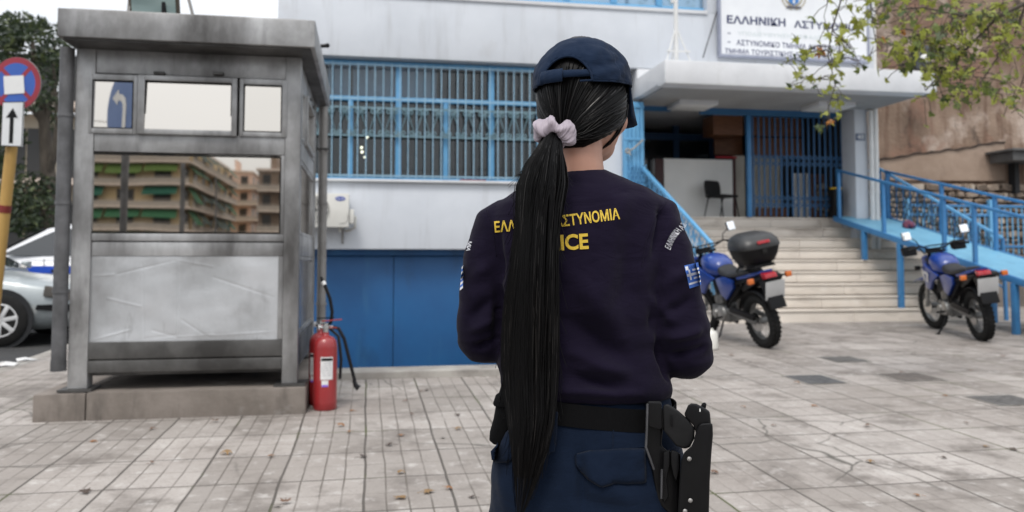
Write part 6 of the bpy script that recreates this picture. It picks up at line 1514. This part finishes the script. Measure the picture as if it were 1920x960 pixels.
# ---- shirt
sh = MB()
T_ = [(322,1046,1134,.048,.050,2.1),(338,1012,1168,.058,.062,2.2),(356,962,1216,.066,.076,2.3),(380,926,1246,.075,.090,2.4),(420,910,1254,.088,.102,2.5),(480,915,1240,.098,.106,2.5),(560,922,1232,.100,.100,2.4),(640,926,1236,.094,.092,2.4),(700,936,1250,.094,.094,2.4),(728,942,1262,.098,.101,2.5),(745,950,1256,.094,.095,2.5)]
rs = []
for py, L_, R__, f, b, e in T_:
    A, Bq = LP(L_, py+ (4 if py < 450 else 0), 0), LP(R__, py-(4 if py < 450 else 0), 0); c = (A+Bq)/2; rs.append(sring((c.x, .0, c.z), (Bq.x-A.x)/2, f, b, e, 48, (Bq.z-A.z)/max(.05, Bq.x-A.x)))
sh.rings(rs)
def P3(l): return [LP(*q) for q in l]
sl_r = P3([(1196,392,.0),(1222,410,.0),(1246,470,-.004),(1259,540,-.008),(1272,610,-.006),(1284,658,.0)]); sh.tube(sl_r, [.046,.056,.053,.054,.058,.056], 22); sh.ball(LP(1284,660,.004), .0555, 20, 14)
sh.tube([LP(1284,660,.004), LP(1262,655,.09), LP(1222,636,.19), LP(1200,630,.235)], [.055,.05,.043,.036], 20)
sl_l = P3([(962,405,.0),(938,424,.0),(917,480,-.004),(909,540,-.008),(905,600,-.006),(906,630,.0)]); sh.tube(sl_l, [.044,.052,.049,.049,.052,.052], 22); sh.ball(LP(907,631,.004), .052, 20, 14)
sh.tube([LP(907,631,.004), LP(945,634,.09), LP(1000,622,.19), LP(1026,620,.24)], [.052,.048,.042,.036], 20)
def fold(p, a, b, wd, dep):
    ab = b-a; t = max(0, min(1, (p-a).dot(ab)/ab.length_squared)); d = (p-a-ab*t).length; return dep*math.exp(-(d/wd)**2)*(math.sin(math.pi*min(1,max(0,t*.9+.05)))**.5)
FL = []
def addf(a, b, wd, dep, dy=-.09): FL.append((LP(a[0],a[1],dy), LP(b[0],b[1],dy), wd, dep))
# creases measured on the photo: armpits, elbows, the small of the back, blousing at the belt
for a, b, wd, dep, dy in (((1248,392),(1208,500),.012,-.010,-.06),((1208,500),(1212,620),.014,-.010,-.05),((1212,620),(1250,705),.012,-.010,-.04),((1262,600),(1218,560),.014,.006,-.06),((1300,560),(1226,600),.012,-.005,-.06),((1318,620),(1232,640),.012,.006,-.06),((1325,650),(1240,676),.010,-.006,-.05),((1300,500),(1240,540),.016,.004,-.06),
    ((940,430),(940,520),.012,-.008,-.06),((940,520),(936,660),.013,-.010,-.05),((925,560),(870,600),.014,-.005,-.06),((930,600),(866,630),.012,.005,-.06),((934,640),(880,660),.010,-.006,-.05),((916,500),(880,520),.016,.004,-.06),
    ((1080,520),(1180,640),.03,.006,-.10),((1060,600),(1200,690),.024,-.007,-.10),((1070,660),(1220,722),.018,.007,-.10),((1060,700),(1160,732),.014,-.006,-.10),((1100,690),(1240,700),.02,.004,-.10),((1190,420),(1170,560),.03,-.005,-.10),((1150,470),(1110,600),.035,.004,-.10),((1060,735),(1240,742),.012,.007,-.10),((960,735),(1060,735),.012,.006,-.10),((1180,360),(1140,440),.02,.003,-.09)): addf(a, b, wd, dep, dy)
ELZ = LP(1280,625,0).z; ELX = LP(1090,600,0).x
def sdisp(p, n):
    d = .0026*noise.noise(Vector((p.x*13, p.y*13, p.z*20)))*1.3 + .0020*noise.noise(p*22) + .0012*noise.noise(p*45+Vector((3,1,2))); low = max(0, min(1, (1.12-p.z)/.15))
    d += low*.0055*noise.noise(Vector((p.x*8, p.y*8, p.z*36)))
    el = math.exp(-((p.z-ELZ)/.075)**2)*min(1, max(0, (abs(p.x-ELX)-.13)/.04))
    d += el*(.0030*noise.noise(Vector((p.x*7, p.y*7+3, p.z*46))) + .0018*noise.noise(Vector((p.x*14, p.y*14, p.z*60))))
    if p.y < .05:
        for a, b, wd, dep in FL: d += fold(p, a, b, wd*.8, dep)*2.4
    return d
shirt = meshed(sh, 'shirt', shirtM, .0045, 9, sdisp)
bs = bvh(shirt)
def on_cloth(tree, px, py, off=.0012, far=.1):
    d = LR(px, py); h = tree.ray_cast(CL, d)
    return (h[0] - d*off) if h[0] is not None else LP(px, py, -far)
# ribbed collar and shoulder seams, sitting on the cloth
nc = LP(1090, 330, .0); col = MB(); rs = []
for dz, k in ((-.014,1.10),(-.006,1.085),(.006,1.02),(.011,.985),(.011,.95),(.004,.94)):
    ring = sring((nc.x, .0, nc.z+dz), .0455*k, .050*k, .052*k, 2.1, 40); rs.append([v + Vector((0,0,-.30*(v.y+.03)-.015)) + Vector((0,0,.0)) for v in ring])
col.rings(rs, False, False); col.build('collar', shirtM, shirt, angle=80)
def seam(tree, pts, r, m, name, parent, off=.0006):
    out = []
    for i in range(len(pts)-1):
        for k in range(10): t = k/10; out.append(on_cloth(tree, pts[i][0]*(1-t)+pts[i+1][0]*t, pts[i][1]*(1-t)+pts[i+1][1]*t, off))
    out.append(on_cloth(tree, pts[-1][0], pts[-1][1], off)); mb = MB(); mb.tube(out, r, 5); return mb.build(name, m, parent)
seam(bs, [(1250,378),(1228,405),(1212,450),(1204,500)], .0012, shirtM, 'shoulder_seam', shirt); seam(bs, [(912,392),(924,430),(930,480)], .0012, shirtM, 'shoulder_seam', shirt)
# embroidery
yel = nmat('yellow_thread', (.62,.43,.035), (.50,.33,.025), 220, .7, stretch=(1,1,3), bump=.5, bscale=900, bdist=.0008); wth = nmat('white_thread', (.66,.67,.70), (.55,.56,.60), 220, .7, bump=.5, bscale=900, bdist=.0008); bth = nmat('blue_thread', (.045,.14,.48), (.035,.11,.40), 220, .7, bump=.5, bscale=900, bdist=.0008)
def stitched(txt, a, b, h, m, offb=.02, tree=bs, lean=(0,0), arc=0.0, lift=.0016, name='lettering'):
    vs, fs = text_geo(txt, offb); me = bmesh.new(); bv = [me.verts.new((u, v, 0)) for u, v in vs]
    for f in fs:
        try: me.faces.new([bv[i] for i in f])
        except ValueError: pass
    bmesh.ops.subdivide_edges(me, edges=[e for e in me.edges if e.calc_length() > .12], cuts=2); bmesh.ops.triangulate(me, faces=me.faces)
    me.verts.ensure_lookup_table(); me.verts.index_update()
    ux, uy = b[0]-a[0], b[1]-a[1]; L = math.hypot(ux, uy); nx, ny = uy/L, -ux/L
    mb = MB(); mb.add([on_cloth(tree, a[0]+ux*v.co.x+(nx*h+lean[0])*v.co.y+nx*arc*4*v.co.x*(1-v.co.x), a[1]+uy*v.co.x+(ny*h+lean[1])*v.co.y+ny*arc*4*v.co.x*(1-v.co.x), lift) for v in me.verts], [[v.index for v in f.verts] for f in me.faces]); me.free()
    return mb.build(name, m, shirt, smooth=False)
stitched('ΕΛΛΗΝΙΚΗ', (928,436), (1030,428), 21, yel, .022); stitched('ΑΣΤΥΝΟΜΙΑ', (1042,427), (1163,411), 22, yel, .022)
stitched('POLICE', (985,474), (1104,467), 30, yel, .03)
stitched('ΕΛΛΗΝΙΚΗ', (1257,469), (1278,433), 12, wth, .0, arc=2.5); stitched('ΑΣ', (1281,432), (1288,421), 11, wth, .0)
stitched('ΜΙΑ', (878,452), (874,470), 7, wth, .02)
def patch(c, name, fn, nx, ny, mats, tree=bs, lift=.0018):
    TL, TR, BR, BL = c; mb = MB(); pts = []
    for j in range(ny+1):
        for i in range(nx+1):
            u, v = i/nx, j/ny; x = (TL[0]*(1-u)+TR[0]*u)*(1-v)+(BL[0]*(1-u)+BR[0]*u)*v; y = (TL[1]*(1-u)+TR[1]*u)*(1-v)+(BL[1]*(1-u)+BR[1]*u)*v; pts.append(on_cloth(tree, x, y, lift))
    mb.add(pts, []); 
    for j in range(ny):
        for i in range(nx): mb.f.append([j*(nx+1)+i, j*(nx+1)+i+1, (j+1)*(nx+1)+i+1, (j+1)*(nx+1)+i]); mb.m.append(fn((i+.5)/nx, (j+.5)/ny))
    return mb.build(name, mats, shirt, smooth=False)
def flagfn(u, v):
    if u < .06 or v < .05 or v > .95: return 1
    if v < .22: return 1 if not (u < .25) else 0
    s = int((v-.22)/.73*8)
    if u < .52 and v < .66:
        return 0 if (.20 < u < .34 or .40 < v < .50) else 1
    return 0 if s % 2 == 0 else 1
patch([(1283,498),(1309,492),(1315,534),(1293,541)], 'flag_patch', flagfn, 24, 36, [wth, bth])
stitched('ΕΛΛΑΣ', (1291,503.5), (1311,499.5), 5.5, nmat('dark_thread', (.02,.03,.10), (.02,.03,.10), 9, .8), .0, lift=.0024)
patch([(866,500),(869,497),(868,540),(862,545)], 'flag_patch', lambda u, v: 1 if int(v*9) % 2 else 0, 4, 18, [wth, bth])

# ---- trousers and boots
tr = MB(); rs = []
for py, L_, R__, f, b in ((730,956,1252,.084,.082),(747,952,1256,.090,.088),(775,948,1262,.094,.094),(810,938,1272,.098,.104),(850,928,1282,.102,.118),(890,921,1290,.104,.127),(930,918,1294,.104,.126),(975,918,1298,.102,.112)):
    A, Bq = LP(L_,py,0), LP(R__,py,0); c = (A+Bq)/2; rs.append(sring((c.x,0,c.z), (Bq.x-A.x)/2, f, b, 2.4, 48))
tr.rings(rs); cx0 = LP(1105,960,0).x
for s in (-1, 1):
    hx = cx0+s*.098; tr.tube([(hx,-.005,.74),(hx,-.012,.66),(hx+s*.004,0,.50),(hx+s*.008,.01,.40),(hx+s*.012,-.01,.22),(hx+s*.012,-.01,.09)], [.092,.102,.085,.076,.068,.064], 24)
def tdisp(p, n):
    return .0016*noise.noise(p*26) + .003*noise.noise(Vector((p.x*8, p.y*8, p.z*16)))*max(0, min(1, (.92-p.z)/.1)) + sum(fold(p, a, b, w_, d) for a, b, w_, d in TF)
TF = [(LP(1085,800,-.11), LP(1095,960,-.13), .010, -.012), (LP(1110,890,-.12), LP(1190,940,-.12), .018, .006), (LP(1075,930,-.12), LP(1160,960,-.12), .014, -.006), (LP(1200,850,-.1), LP(1230,960,-.1), .016, -.005), (LP(935,880,-.06), LP(960,955,-.08), .016, .006), (LP(1040,850,-.12), LP(1010,950,-.12), .02, -.005)]
trou = meshed(tr, 'trousers', trouM, .0055, 7, tdisp)
btq = bvh(trou)
def flap(poly, thick, name, m=trouM, tree=btq, parent=trou):
    """stitched-on cloth piece following the body: outline given in photo pixels"""
    import mathutils.geometry as G
    bmq = bmesh.new(); vs = [bmq.verts.new((x, y, 0)) for x, y in poly]; bmq.faces.new(vs); bmesh.ops.triangulate(bmq, faces=bmq.faces)
    for _ in range(3): bmesh.ops.subdivide_edges(bmq, edges=bmq.edges, cuts=1, use_grid_fill=True)
    bmesh.ops.triangulate(bmq, faces=bmq.faces); bmq.verts.index_update()
    bnd = [v.is_boundary for v in bmq.verts]
    mb = MB(); mb.add([on_cloth(tree, v.co.x, v.co.y, (thick*.35 if b else thick)+.0022*noise.noise(Vector((v.co.x*.06, v.co.y*.06, 1)))) for v, b in zip(bmq.verts, bnd)], [[v.index for v in f.verts] for f in bmq.faces]); bmq.free()
    o = mb.build(name, m, parent, angle=80); md = o.modifiers.new('thickness', 'SOLIDIFY'); md.thickness = .003; md.offset = 1; return o
flap([(1078,854),(1110,846),(1160,843),(1208,842),(1210,905),(1178,906),(1150,905),(1128,912),(1102,896),(1082,874)], .007, 'pocket_flap')
seam(btq, [(1080,856),(1084,876),(1104,895),(1128,909)], .0012, trouM, 'stitching', trou, .0075)
flap([(920,846),(962,800),(968,850),(955,864),(935,866),(922,862)], .010, 'pocket_flap')
seam(btq, [(1150,806),(1149,842)], .0012, trouM, 'stitching', trou); seam(btq, [(1150,842),(1210,838)], .0012, trouM, 'stitching', trou)
for s in (-1, 1):
    b = MB(); hx = cx0+s*.11; b.tube([(hx,-.01,.13),(hx,-.01,.06),(hx,.0,.035)], [.056,.052,.05], 18); b.ball((hx,.06,.04), (.046,.125,.04), 20, 12); b.ball((hx,.0,.05), (.044,.075,.05), 18, 10)
    meshed(b, 'boot', nmat('boot_leather', (.012,.012,.012), (.02,.02,.02), 10, .4), .005, 5)
# ---- belt
bl = MB(); rs = []
cA, cB = LP(952,748,0), LP(1262,748,0); bc = (cA+cB)/2
for dz, k in ((.020,0),(.021,.0035),(-.021,.0035),(-.020,0)):
    ring = sring((bc.x,0,bc.z+dz-.008), (cB.x-cA.x)/2+.001+k, .094+k, .0955+k, 2.4, 64)
    rs.append([v + Vector((0,0,-.095*(v.x-bc.x) - .01*max(0,-v.y/.1))) for v in ring])
rs.append(rs[0]); bl.rings(rs, False, False)
belt = bl.build('belt', webM, of, angle=50)
# ---- cap
cap = MB(); NA, NH = 120, 34; zr_ = .022; CT = .119
CRS = [(.75,.30,1.3,.62,.07,.004),(.85,.18,1.5,.30,.06,-.0035),(.9,.55,1.5,.45,.07,-.004),(.2,.55,.9,.75,.08,.0035),(-.3,.5,-.9,.7,.07,-.003),(-.9,.2,-1.1,.6,.07,.0035),(.8,.05,1.25,.16,.05,.003),(.1,.7,.6,.5,.06,-.003),(1.3,.1,1.9,.4,.08,.004),(0,.8,1.2,.85,.07,-.003)]
def capP(az, t, push=0.0):                                   # az 0 = back of the head, t 0 rim .. 1 crown
    az2_ = (az+math.pi) % (2*math.pi) - math.pi
    a = t*math.pi/2; rr = math.cos(a)**.82; hh = math.sin(a)**1.05
    rx, ry = .0925+push, .112+push
    wr = .0028*noise.noise(Vector((math.sin(az)*3, math.cos(az)*3, t*5))) + .0020*noise.noise(Vector((math.sin(az)*8, math.cos(az)*8, t*11)))
    sm_ = -.0014*math.exp(-((((az/(math.pi/3)) % 1)-.5)/.03)**2)*(t < .97)
    for (a0_, t0_, a1_, t1_, w0_, d0_) in CRS:
        dx, dt = a1_-a0_, t1_-t0_; k_ = max(0, min(1, ((az2_-a0_)*dx+(t-t0_)*dt)/(dx*dx+dt*dt))) if True else 0
        dd_ = math.hypot(az2_-a0_-k_*dx, (t-t0_-k_*dt)); wr += d0_*math.exp(-(dd_/w0_)**2)
    return H((rx+wr+sm_)*rr*math.sin(az), -(ry+wr+sm_)*rr*math.cos(az), zr_+(CT-zr_+push)*hh - .012*math.cos(az)*(1-t))
AW, AHt, AZ0 = R(31), .335, R(12)
def in_arch(az, t):
    az = (az+math.pi) % (2*math.pi) - math.pi; return (az/AW)**2 + (t/AHt)**2 < 1 and abs(az) < AW
vid = {}; 
for j in range(NH+1):
    for i in range(NA):
        az = 2*math.pi*i/NA; t = j/NH
        a2 = (az-AZ0+math.pi) % (2*math.pi) - math.pi
        q = (a2/AW)**2 + (t/AHt)**2
        if .80 < q < 1.25: k = q**-.5; az2, t2 = a2*k, t*k            # snap the grid to the arch line
        else: az2, t2 = a2, t
        vid[i, j] = len(cap.v); cap.v.append(capP(az2+AZ0, min(t2,.999)))
for j in range(NH):
    for i in range(NA):
        ids = [(i,j),((i+1)%NA,j),((i+1)%NA,j+1),(i,j+1)]
        c_ = [((2*math.pi*a/NA-AZ0+math.pi) % (2*math.pi)-math.pi, b/NH) for a, b in ids]
        if all((a/AW)**2+(b/AHt)**2 < 1.0 for a, b in c_) or sum((a/AW)**2+(b/AHt)**2 < .80 for a, b in c_) > 0: continue
        cap.f.append([vid[q] for q in ids]); cap.m.append(0)
capo = cap.build('cap', capM, of, angle=80, fix=True); md = capo.modifiers.new('thickness', 'SOLIDIFY'); md.thickness = .0022; md.offset = 1
mb = MB(); mb.tube([capP(AZ0+AW*math.cos(math.pi*k/30), AHt*math.sin(math.pi*k/30), .0012) for k in range(31)], .0022, 6); mb.build('arch_binding', capM, capo)
def strap(a0, a1, t0, t1, push, name):
    mb = MB(); rs = []
    for k in range(25):
        az = a0+(a1-a0)*k/24; rs.append([capP(az, t0, push), capP(az, (t0+t1)/2, push+.0012), capP(az, t1, push)])
    mb.rings(rs, closed=False); o = mb.build(name, capM, capo, angle=80); m2 = o.modifiers.new('thickness', 'SOLIDIFY'); m2.thickness = .002; return o
strap(AZ0-AW*1.02, AZ0+AW*1.02, .06, .155, -.0005, 'strap'); strap(AZ0-AW*1.05, AZ0-.02, .005, .165, .004, 'strap_tab')
mb = MB(); mb.tube([capP(2*math.pi*k/60, .0, .0008) for k in range(5,56)], .0020, 6); mb.build('rim_binding', capM, capo)
for a_ in (R(78), R(-62), R(140), R(-125)):
    mb = MB(); mb.tube([capP(a_, k/24*.97, .0016) for k in range(25)], .0009, 5); mb.build('panel_seam', nmat('cap_thread', (.02,.035,.075), (.014,.026,.06), 60, .9), capo)
mb = MB(); mb.ball(capP(0,.999)+Vector((0,0,.001)), (.007,.007,.004), 12, 6); mb.build('button', capM, capo)
vz = MB(); rs = []
for k in range(25):
    az = math.pi + R(-62+124*k/24); s = (k-12)/12; ring = []
    for q in range(9):
        t = q/8; b0 = capP(az, .0, .0); out = .078*math.sqrt(max(0, 1-(s*.93)**2))*t
        ring.append(b0 + HM @ Vector((0.10*s*.12*t, out, -out*.80 - .034*s*s*t)))
    rs.append(ring)
vz.rings(rs, closed=False); vo = vz.build('visor', capM, capo, angle=80); md = vo.modifiers.new('thickness', 'SOLIDIFY'); md.thickness = .004
# ---- hair
hairM2 = hairM.copy(); hairM2.name = 'brown_black_hair'; b2_ = hairM2.node_tree.nodes['Principled BSDF']; b2_.inputs['Base Color'].default_value = (.0065,.005,.0045,1); b2_.inputs['Specular IOR Level'].default_value = .35; b2_.inputs['Roughness'].default_value = .35
hr = MB(); n, m_ = 64, 40; tie = LP(1037, 256, -.098); hE = Vector((.0835,.104,.125))
rnd = random.Random(31)
def hairP(az, ph, k=1.0):
    q = max(0, math.sin(ph))**(.55 if math.cos(ph) < 0 else 1.0); return Vector((hE.x*k*q*math.sin(az), -hE.y*k*q*math.cos(az), hE.z*k*math.cos(ph)))     # az 0 = back
def cutz(az): 
    a = abs((az+math.pi) % (2*math.pi)-math.pi); return -.104 + .066*(max(0, a-.55)/1.6)**1.3
vs = []
for j in range(m_+1):
    for i in range(n):
        az = 2*math.pi*i/n; ph = math.pi*(.02+.96*j/m_); p = hairP(az, ph); zc = cutz(az)
        if p.z < zc: p = Vector((p.x*(1-.25*min(1,(zc-p.z)/.05)), p.y*(1-.30*min(1,(zc-p.z)/.05)), zc-.004))
        p = p*(1+.012*noise.noise(Vector((az*7, j*.06, 2))))
        vs.append(H(*p))
hr.add(vs, [(j*n+i, j*n+(i+1)%n, (j+1)*n+(i+1)%n, (j+1)*n+i) for j in range(m_) for i in range(n) if abs((2*math.pi*i/n+math.pi) % (2*math.pi)-math.pi) < 2.45])
tl = HM.inverted() @ (tie-HC)
def hairsurf(az, ph, lift): return H(*hairP(az, ph, 1+lift))
tphi = math.acos(max(-1, min(1, tl.z/hE.z))); taz = math.atan2(tl.x/hE.x, -tl.y/hE.y)
for k in range(620):                                         # combed strands running into the tie
    az0 = rnd.uniform(-2.1, 2.1); z0 = rnd.uniform(cutz(az0)/hE.z+.02, .45); ph0 = math.acos(max(-1,min(1,z0))); pts = []; lf_ = rnd.uniform(.004,.022)
    for i in range(9):
        t = i/8; az = az0+(taz-az0)*t; ph = ph0+(tphi-ph0)*t + .20*math.sin(math.pi*t)*(1 if z0 < -.2 else -.35)*rnd.uniform(.8,1.1)*.6
        p = hairP(az, ph, 1+lf_+.01*t); 
        if p.z < cutz(az): p.z = cutz(az)
        pts.append(H(*p))
    hr.tube(pts, [.0006]+[rnd.uniform(.0007,.0014)]*7+[.0012], 4, mi=1 if rnd.random() < .12 else 0)
hair = hr.build('hair', [hairM, hairM2], of, fix=False, angle=80)
lk = MB()
for k in range(12):                                          # loose lock in front of the ear
    o_ = Vector((rnd.gauss(0,.0022), rnd.gauss(0,.002), 0)); lk.tube([LP(1174,196,.03)+o_, LP(1170,222,.02)+o_, LP(1156,250,.008)+o_*1.3, LP(1140,270,.0)+o_*1.2, LP(1127,281,-.004)+o_*.5], [.0022,.0024,.002,.0014,.0003], 5)
lk.build('loose_lock', hairM, hair, fix=False)
# ponytail: core locks and many fine strands
axis = [(1038,250,-.108),(1029,276,-.124),(1020,310,-.128),(1013,348,-.130),(1009,390,-.131),(1006,440,-.132),(1001,520,-.134),(997,610,-.130),(996,700,-.126),(997,780,-.134),(991,850,-.142),(984,905,-.142),(974,970,-.136)]
half = [15,20,33,41,39,37,40,44,44,38,30,19,4]; dep = [.014,.016,.020,.024,.026,.026,.026,.025,.024,.022,.018,.012,.005]
ax = [LP(*q) for q in axis]; hw = [h/956 for h in half]
def pony(u, w_, s):                                          # u -1..1 across, w_ -1..1 through, s 0..1 down
    f = s*(len(ax)-1); i = min(int(f), len(ax)-2); t = f-i; c = ax[i].lerp(ax[i+1], t); h_ = hw[i]*(1-t)+hw[i+1]*t; d_ = dep[i]*(1-t)+dep[i+1]*t
    return c + Vector((u*h_, w_*d_*math.sqrt(max(0,1-u*u*.9)), 0))
pm = MB(); rs = []
for i in range(45):
    s = i/44*.90; rs.append([pony(.80*math.cos(a)*(1+.06*noise.noise(Vector((a*3,s*2,0)))), .8*math.sin(a)*(1+.25*noise.noise(Vector((math.cos(a)*2.5,math.sin(a)*2.5,s*5)))), s) for a in [2*math.pi*k/40 for k in range(40)]])
pm.rings(rs)
locks = []
for k in range(58):
    locks.append((rnd.uniform(-1,1), rnd.choice((-1,-1,-1,1))*rnd.uniform(.7,1.15), min(1, rnd.betavariate(3.0,1.1)), rnd.uniform(0,6.28), rnd.uniform(1.2,3.2), rnd.uniform(.04,.16)))
for k in range(1150):
    lu, lw, ls, lph, lfq, lam = rnd.choice(locks); sp = rnd.gauss(0,.075); s1 = max(.25, min(1, ls + rnd.gauss(0,.11))); fz = rnd.uniform(.005,.05); ph = rnd.uniform(0,6.28); pts = []; N_ = 18
    for i in range(N_):
        s = s1*i/(N_-1); u = lu + sp*(.35+.65*math.sin(math.pi*min(1,s/s1*1.02))**.6) + lam*math.sin(lph+lfq*s*3.2)*min(1,s*3) + fz*math.sin(ph+s*14)*s
        pts.append(pony(max(-1.22,min(1.22,u)), lw*(1+.10*math.sin(lph*2+s*7)) + rnd.gauss(0,.03), s))
    r_ = rnd.uniform(.00045,.0011); pm.tube(pts, [r_]*(N_-4)+[r_*.75,r_*.5,r_*.3,r_*.1], 4, mi=1 if rnd.random() < .12 else 0)
for k in range(90):                                          # flyaways at the edges
    s0 = rnd.uniform(.12,.9); sd = rnd.choice((-1,1)); pts = []
    L = rnd.uniform(.05,.2); cv = rnd.uniform(.05,.30)
    for i in range(8): t = i/7; pts.append(pony(sd*(.9+cv*t*t*2.0), rnd.uniform(-.05,.05)-.3, min(1, s0+L*t)))
    pm.tube(pts, .00045, 3)
pm.build('ponytail', [hairM, hairM2], hair, fix=False, angle=80)
for k in range(1): pass
# ---- scrunchie
sq = MB(); sc_ = LP(1037, 252, -.106); axd = Vector((-.25,-.55,-.80)).normalized(); e1 = Vector((1,0.0,-.12)); e1 = (e1-axd*e1.dot(axd)).normalized(); e2 = axd.cross(e1); rs = []; NN, MM = 220, 24
for i in range(NN):
    t = 2*math.pi*i/NN; ring = []; d_ = e1*math.cos(t)+e2*math.sin(t)
    R0 = .0235 + .003*math.sin(2*t+1); r0 = .0135 + .0035*math.sin(3*t+.5) + .0012*math.sin(7*t+2)
    for j in range(MM):
        u = 2*math.pi*j/MM + .5*math.sin(4*t); rr = r0*(1+.15*math.sin(2*u+5*t)+.06*math.sin(4*u-7*t)+.035*math.sin(24*t+2*math.sin(u))+.03*math.sin(41*t+1.5*u))
        ring.append(sc_ + d_*(R0+rr*math.cos(u)) + axd*(rr*1.15*math.sin(u)+.004*math.sin(6*t)))
    rs.append(ring)
rs.append(rs[0]); sq.rings(rs, False, False)
sq.build('scrunchie', nmat('lilac_satin', (.33,.285,.325), (.27,.23,.265), 8, .5, spec=.3, bump=.1, bscale=60, bdist=.002), hair, angle=80)

# ================================================================== WHAT HANGS ON HER BELT
HD = -.095
def onbelt(name, label, cat): return thing(name, label, cat, tuple(OG), (0,0,-YAW))
def pz(mb, poly, d0, d1): return mb.prism(poly, lambda u, v, d: LP(u, v, d+HD), d0, d1)
ho = onbelt('holster', 'rigid black thigh-drop holster hanging from the officer belt at her right hip', 'holster')
mb = MB(); pz(mb, [(1304,812),(1310,797),(1317,794),(1336,793),(1337,815),(1334,850),(1331,900),(1328,1010),(1322,1035),(1285,1038),(1270,1020),(1271,960),(1274,900),(1277,866),(1283,848),(1296,837),(1301,826)], -.045, .02); mb.build('shell', polyM, ho, bevel=.005, segs=3)
mb = MB(); pz(mb, [(1212,752),(1240,752),(1243,800),(1240,835),(1252,846),(1276,850),(1274,905),(1272,965),(1262,968),(1240,950),(1232,935),(1222,880),(1212,850),(1210,800)], -.014, .03); mb.build('hanger_plate', polyM, ho, bevel=.006, segs=3)
mb = MB(); pz(mb, [(1214,754),(1240,755),(1242,802),(1238,806),(1216,800)], -.035, -.015); mb.build('belt_loop', polyM, ho, bevel=.004, segs=3)
mb = MB(); pz(mb, [(1244,848),(1256,842),(1256,870),(1250,900),(1254,930),(1246,945),(1240,930),(1243,880)], -.03, -.013); pz(mb, [(1258,843),(1273,848),(1274,880),(1268,905),(1262,890),(1258,870)], -.034, -.013); mb.build('retention_lever', polyM, ho, bevel=.004)
mb = MB(); mb.tube([LP(1214,757,-.037+HD),LP(1213,800,-.037+HD),LP(1211,838,-.036+HD),LP(1219,860,-.034+HD),LP(1226,880,-.03+HD)], .0022, 6); mb.tube([LP(1241,880,-.033+HD),LP(1240,935,-.033+HD)], .002, 6); mb.build('edge_trim', nmat('worn_edge', (.07,.07,.075), (.04,.04,.043), 30, .4), ho)
for px, py in ((1292,860),(1284,958),(1294,938)):
    mb = MB(); c = LP(px, py, -.047+HD); mb.lathe([(.0035,0),(.004,.002),(.0015,.004)], (c.x, c.y, c.z), 'y', 12); mb.v = [Vector((v.x, 2*c.y-v.y, v.z)) for v in mb.v]; mb.build('rivet', M['pipe_pale'], ho)
gu = onbelt('pistol', 'black pistol seated in the hip holster, stippled grip towards the viewer', 'pistol')
mb = MB(); pz(mb, [(1243,760),(1252,757),(1272,770),(1290,786),(1303,803),(1302,822),(1294,838),(1284,842),(1268,836),(1245,808)], -.035, -.005); mb.build('grip', gunM, gu, bevel=.006, segs=3)
mb = MB(); pz(mb, [(1282,778),(1290,760),(1296,756),(1306,757),(1318,763),(1331,771),(1333,792),(1334,815),(1306,815),(1300,798)], -.038, -.006); mb.build('slide', polyM, gu, bevel=.006, segs=3)
mb = MB(); pz(mb, [(1313,764),(1316,756),(1322,754),(1325,758),(1323,768)], -.028, -.016); mb.build('hammer', polyM, gu, bevel=.003)
mb = MB(); pz(mb, [(1311.5,766),(1313.5,766),(1313.5,772),(1311.5,772)], -.0395, -.0385); mb.build('sight_mark', M['white'], gu)
mb = MB(); pz(mb, [(1258,778),(1262,777),(1262,800),(1258,800)], -.0385, -.0355); mb.build('grip_mark', polyM, gu, bevel=.001)
po = onbelt('belt_pouch', 'soft black pouch hanging from the officer belt at her left hip', 'pouch')
mb = MB(); rs = []
for py, a, b in ((698,944,975),(720,940,976),(745,932,974),(780,926,970),(805,919,962),(818,918,955),(823,924,945)):
    A, Bq = LP(a,py,0), LP(b,py,0); c = (A+Bq)/2; rs.append(sring((c.x,-.02,c.z), (Bq.x-A.x)/2, .03, .03, 3.5, 24))
mb.rings(rs); mb.build('pouch_body', webM, po, angle=50)
mb = MB(); rs = []
for py, a, b in ((738,931,976),(740,929,977),(752,925,976),(754,926,975)):
    A, Bq = LP(a,py,0), LP(b,py,0); c = (A+Bq)/2; rs.append(sring((c.x,-.02,c.z), (Bq.x-A.x)/2, .033, .033, 3.5, 24))
mb.rings(rs); mb.build('flap_strap', webM, po, angle=50)
HD = 0.0
kt = onbelt('belt_keeper', 'dark cloth belt keeper tab with a small press stud, half behind the ponytail', 'belt keeper')
mb = MB(); pz(mb, [(1036,770),(1046,772),(1044,820),(1040,846),(1026,852),(1014,846),(1016,800)], -.118, -.112); mb.build('tab', trouM, kt, bevel=.0025)
mb = MB(); c = LP(1024,836,-.119); mb.lathe([(.004,0),(.005,.0015),(.002,.003)], (c.x,c.y,c.z), 'y', 12); mb.v = [Vector((v.x, 2*c.y-v.y, v.z)) for v in mb.v]; mb.build('press_stud', M['alu'], kt)
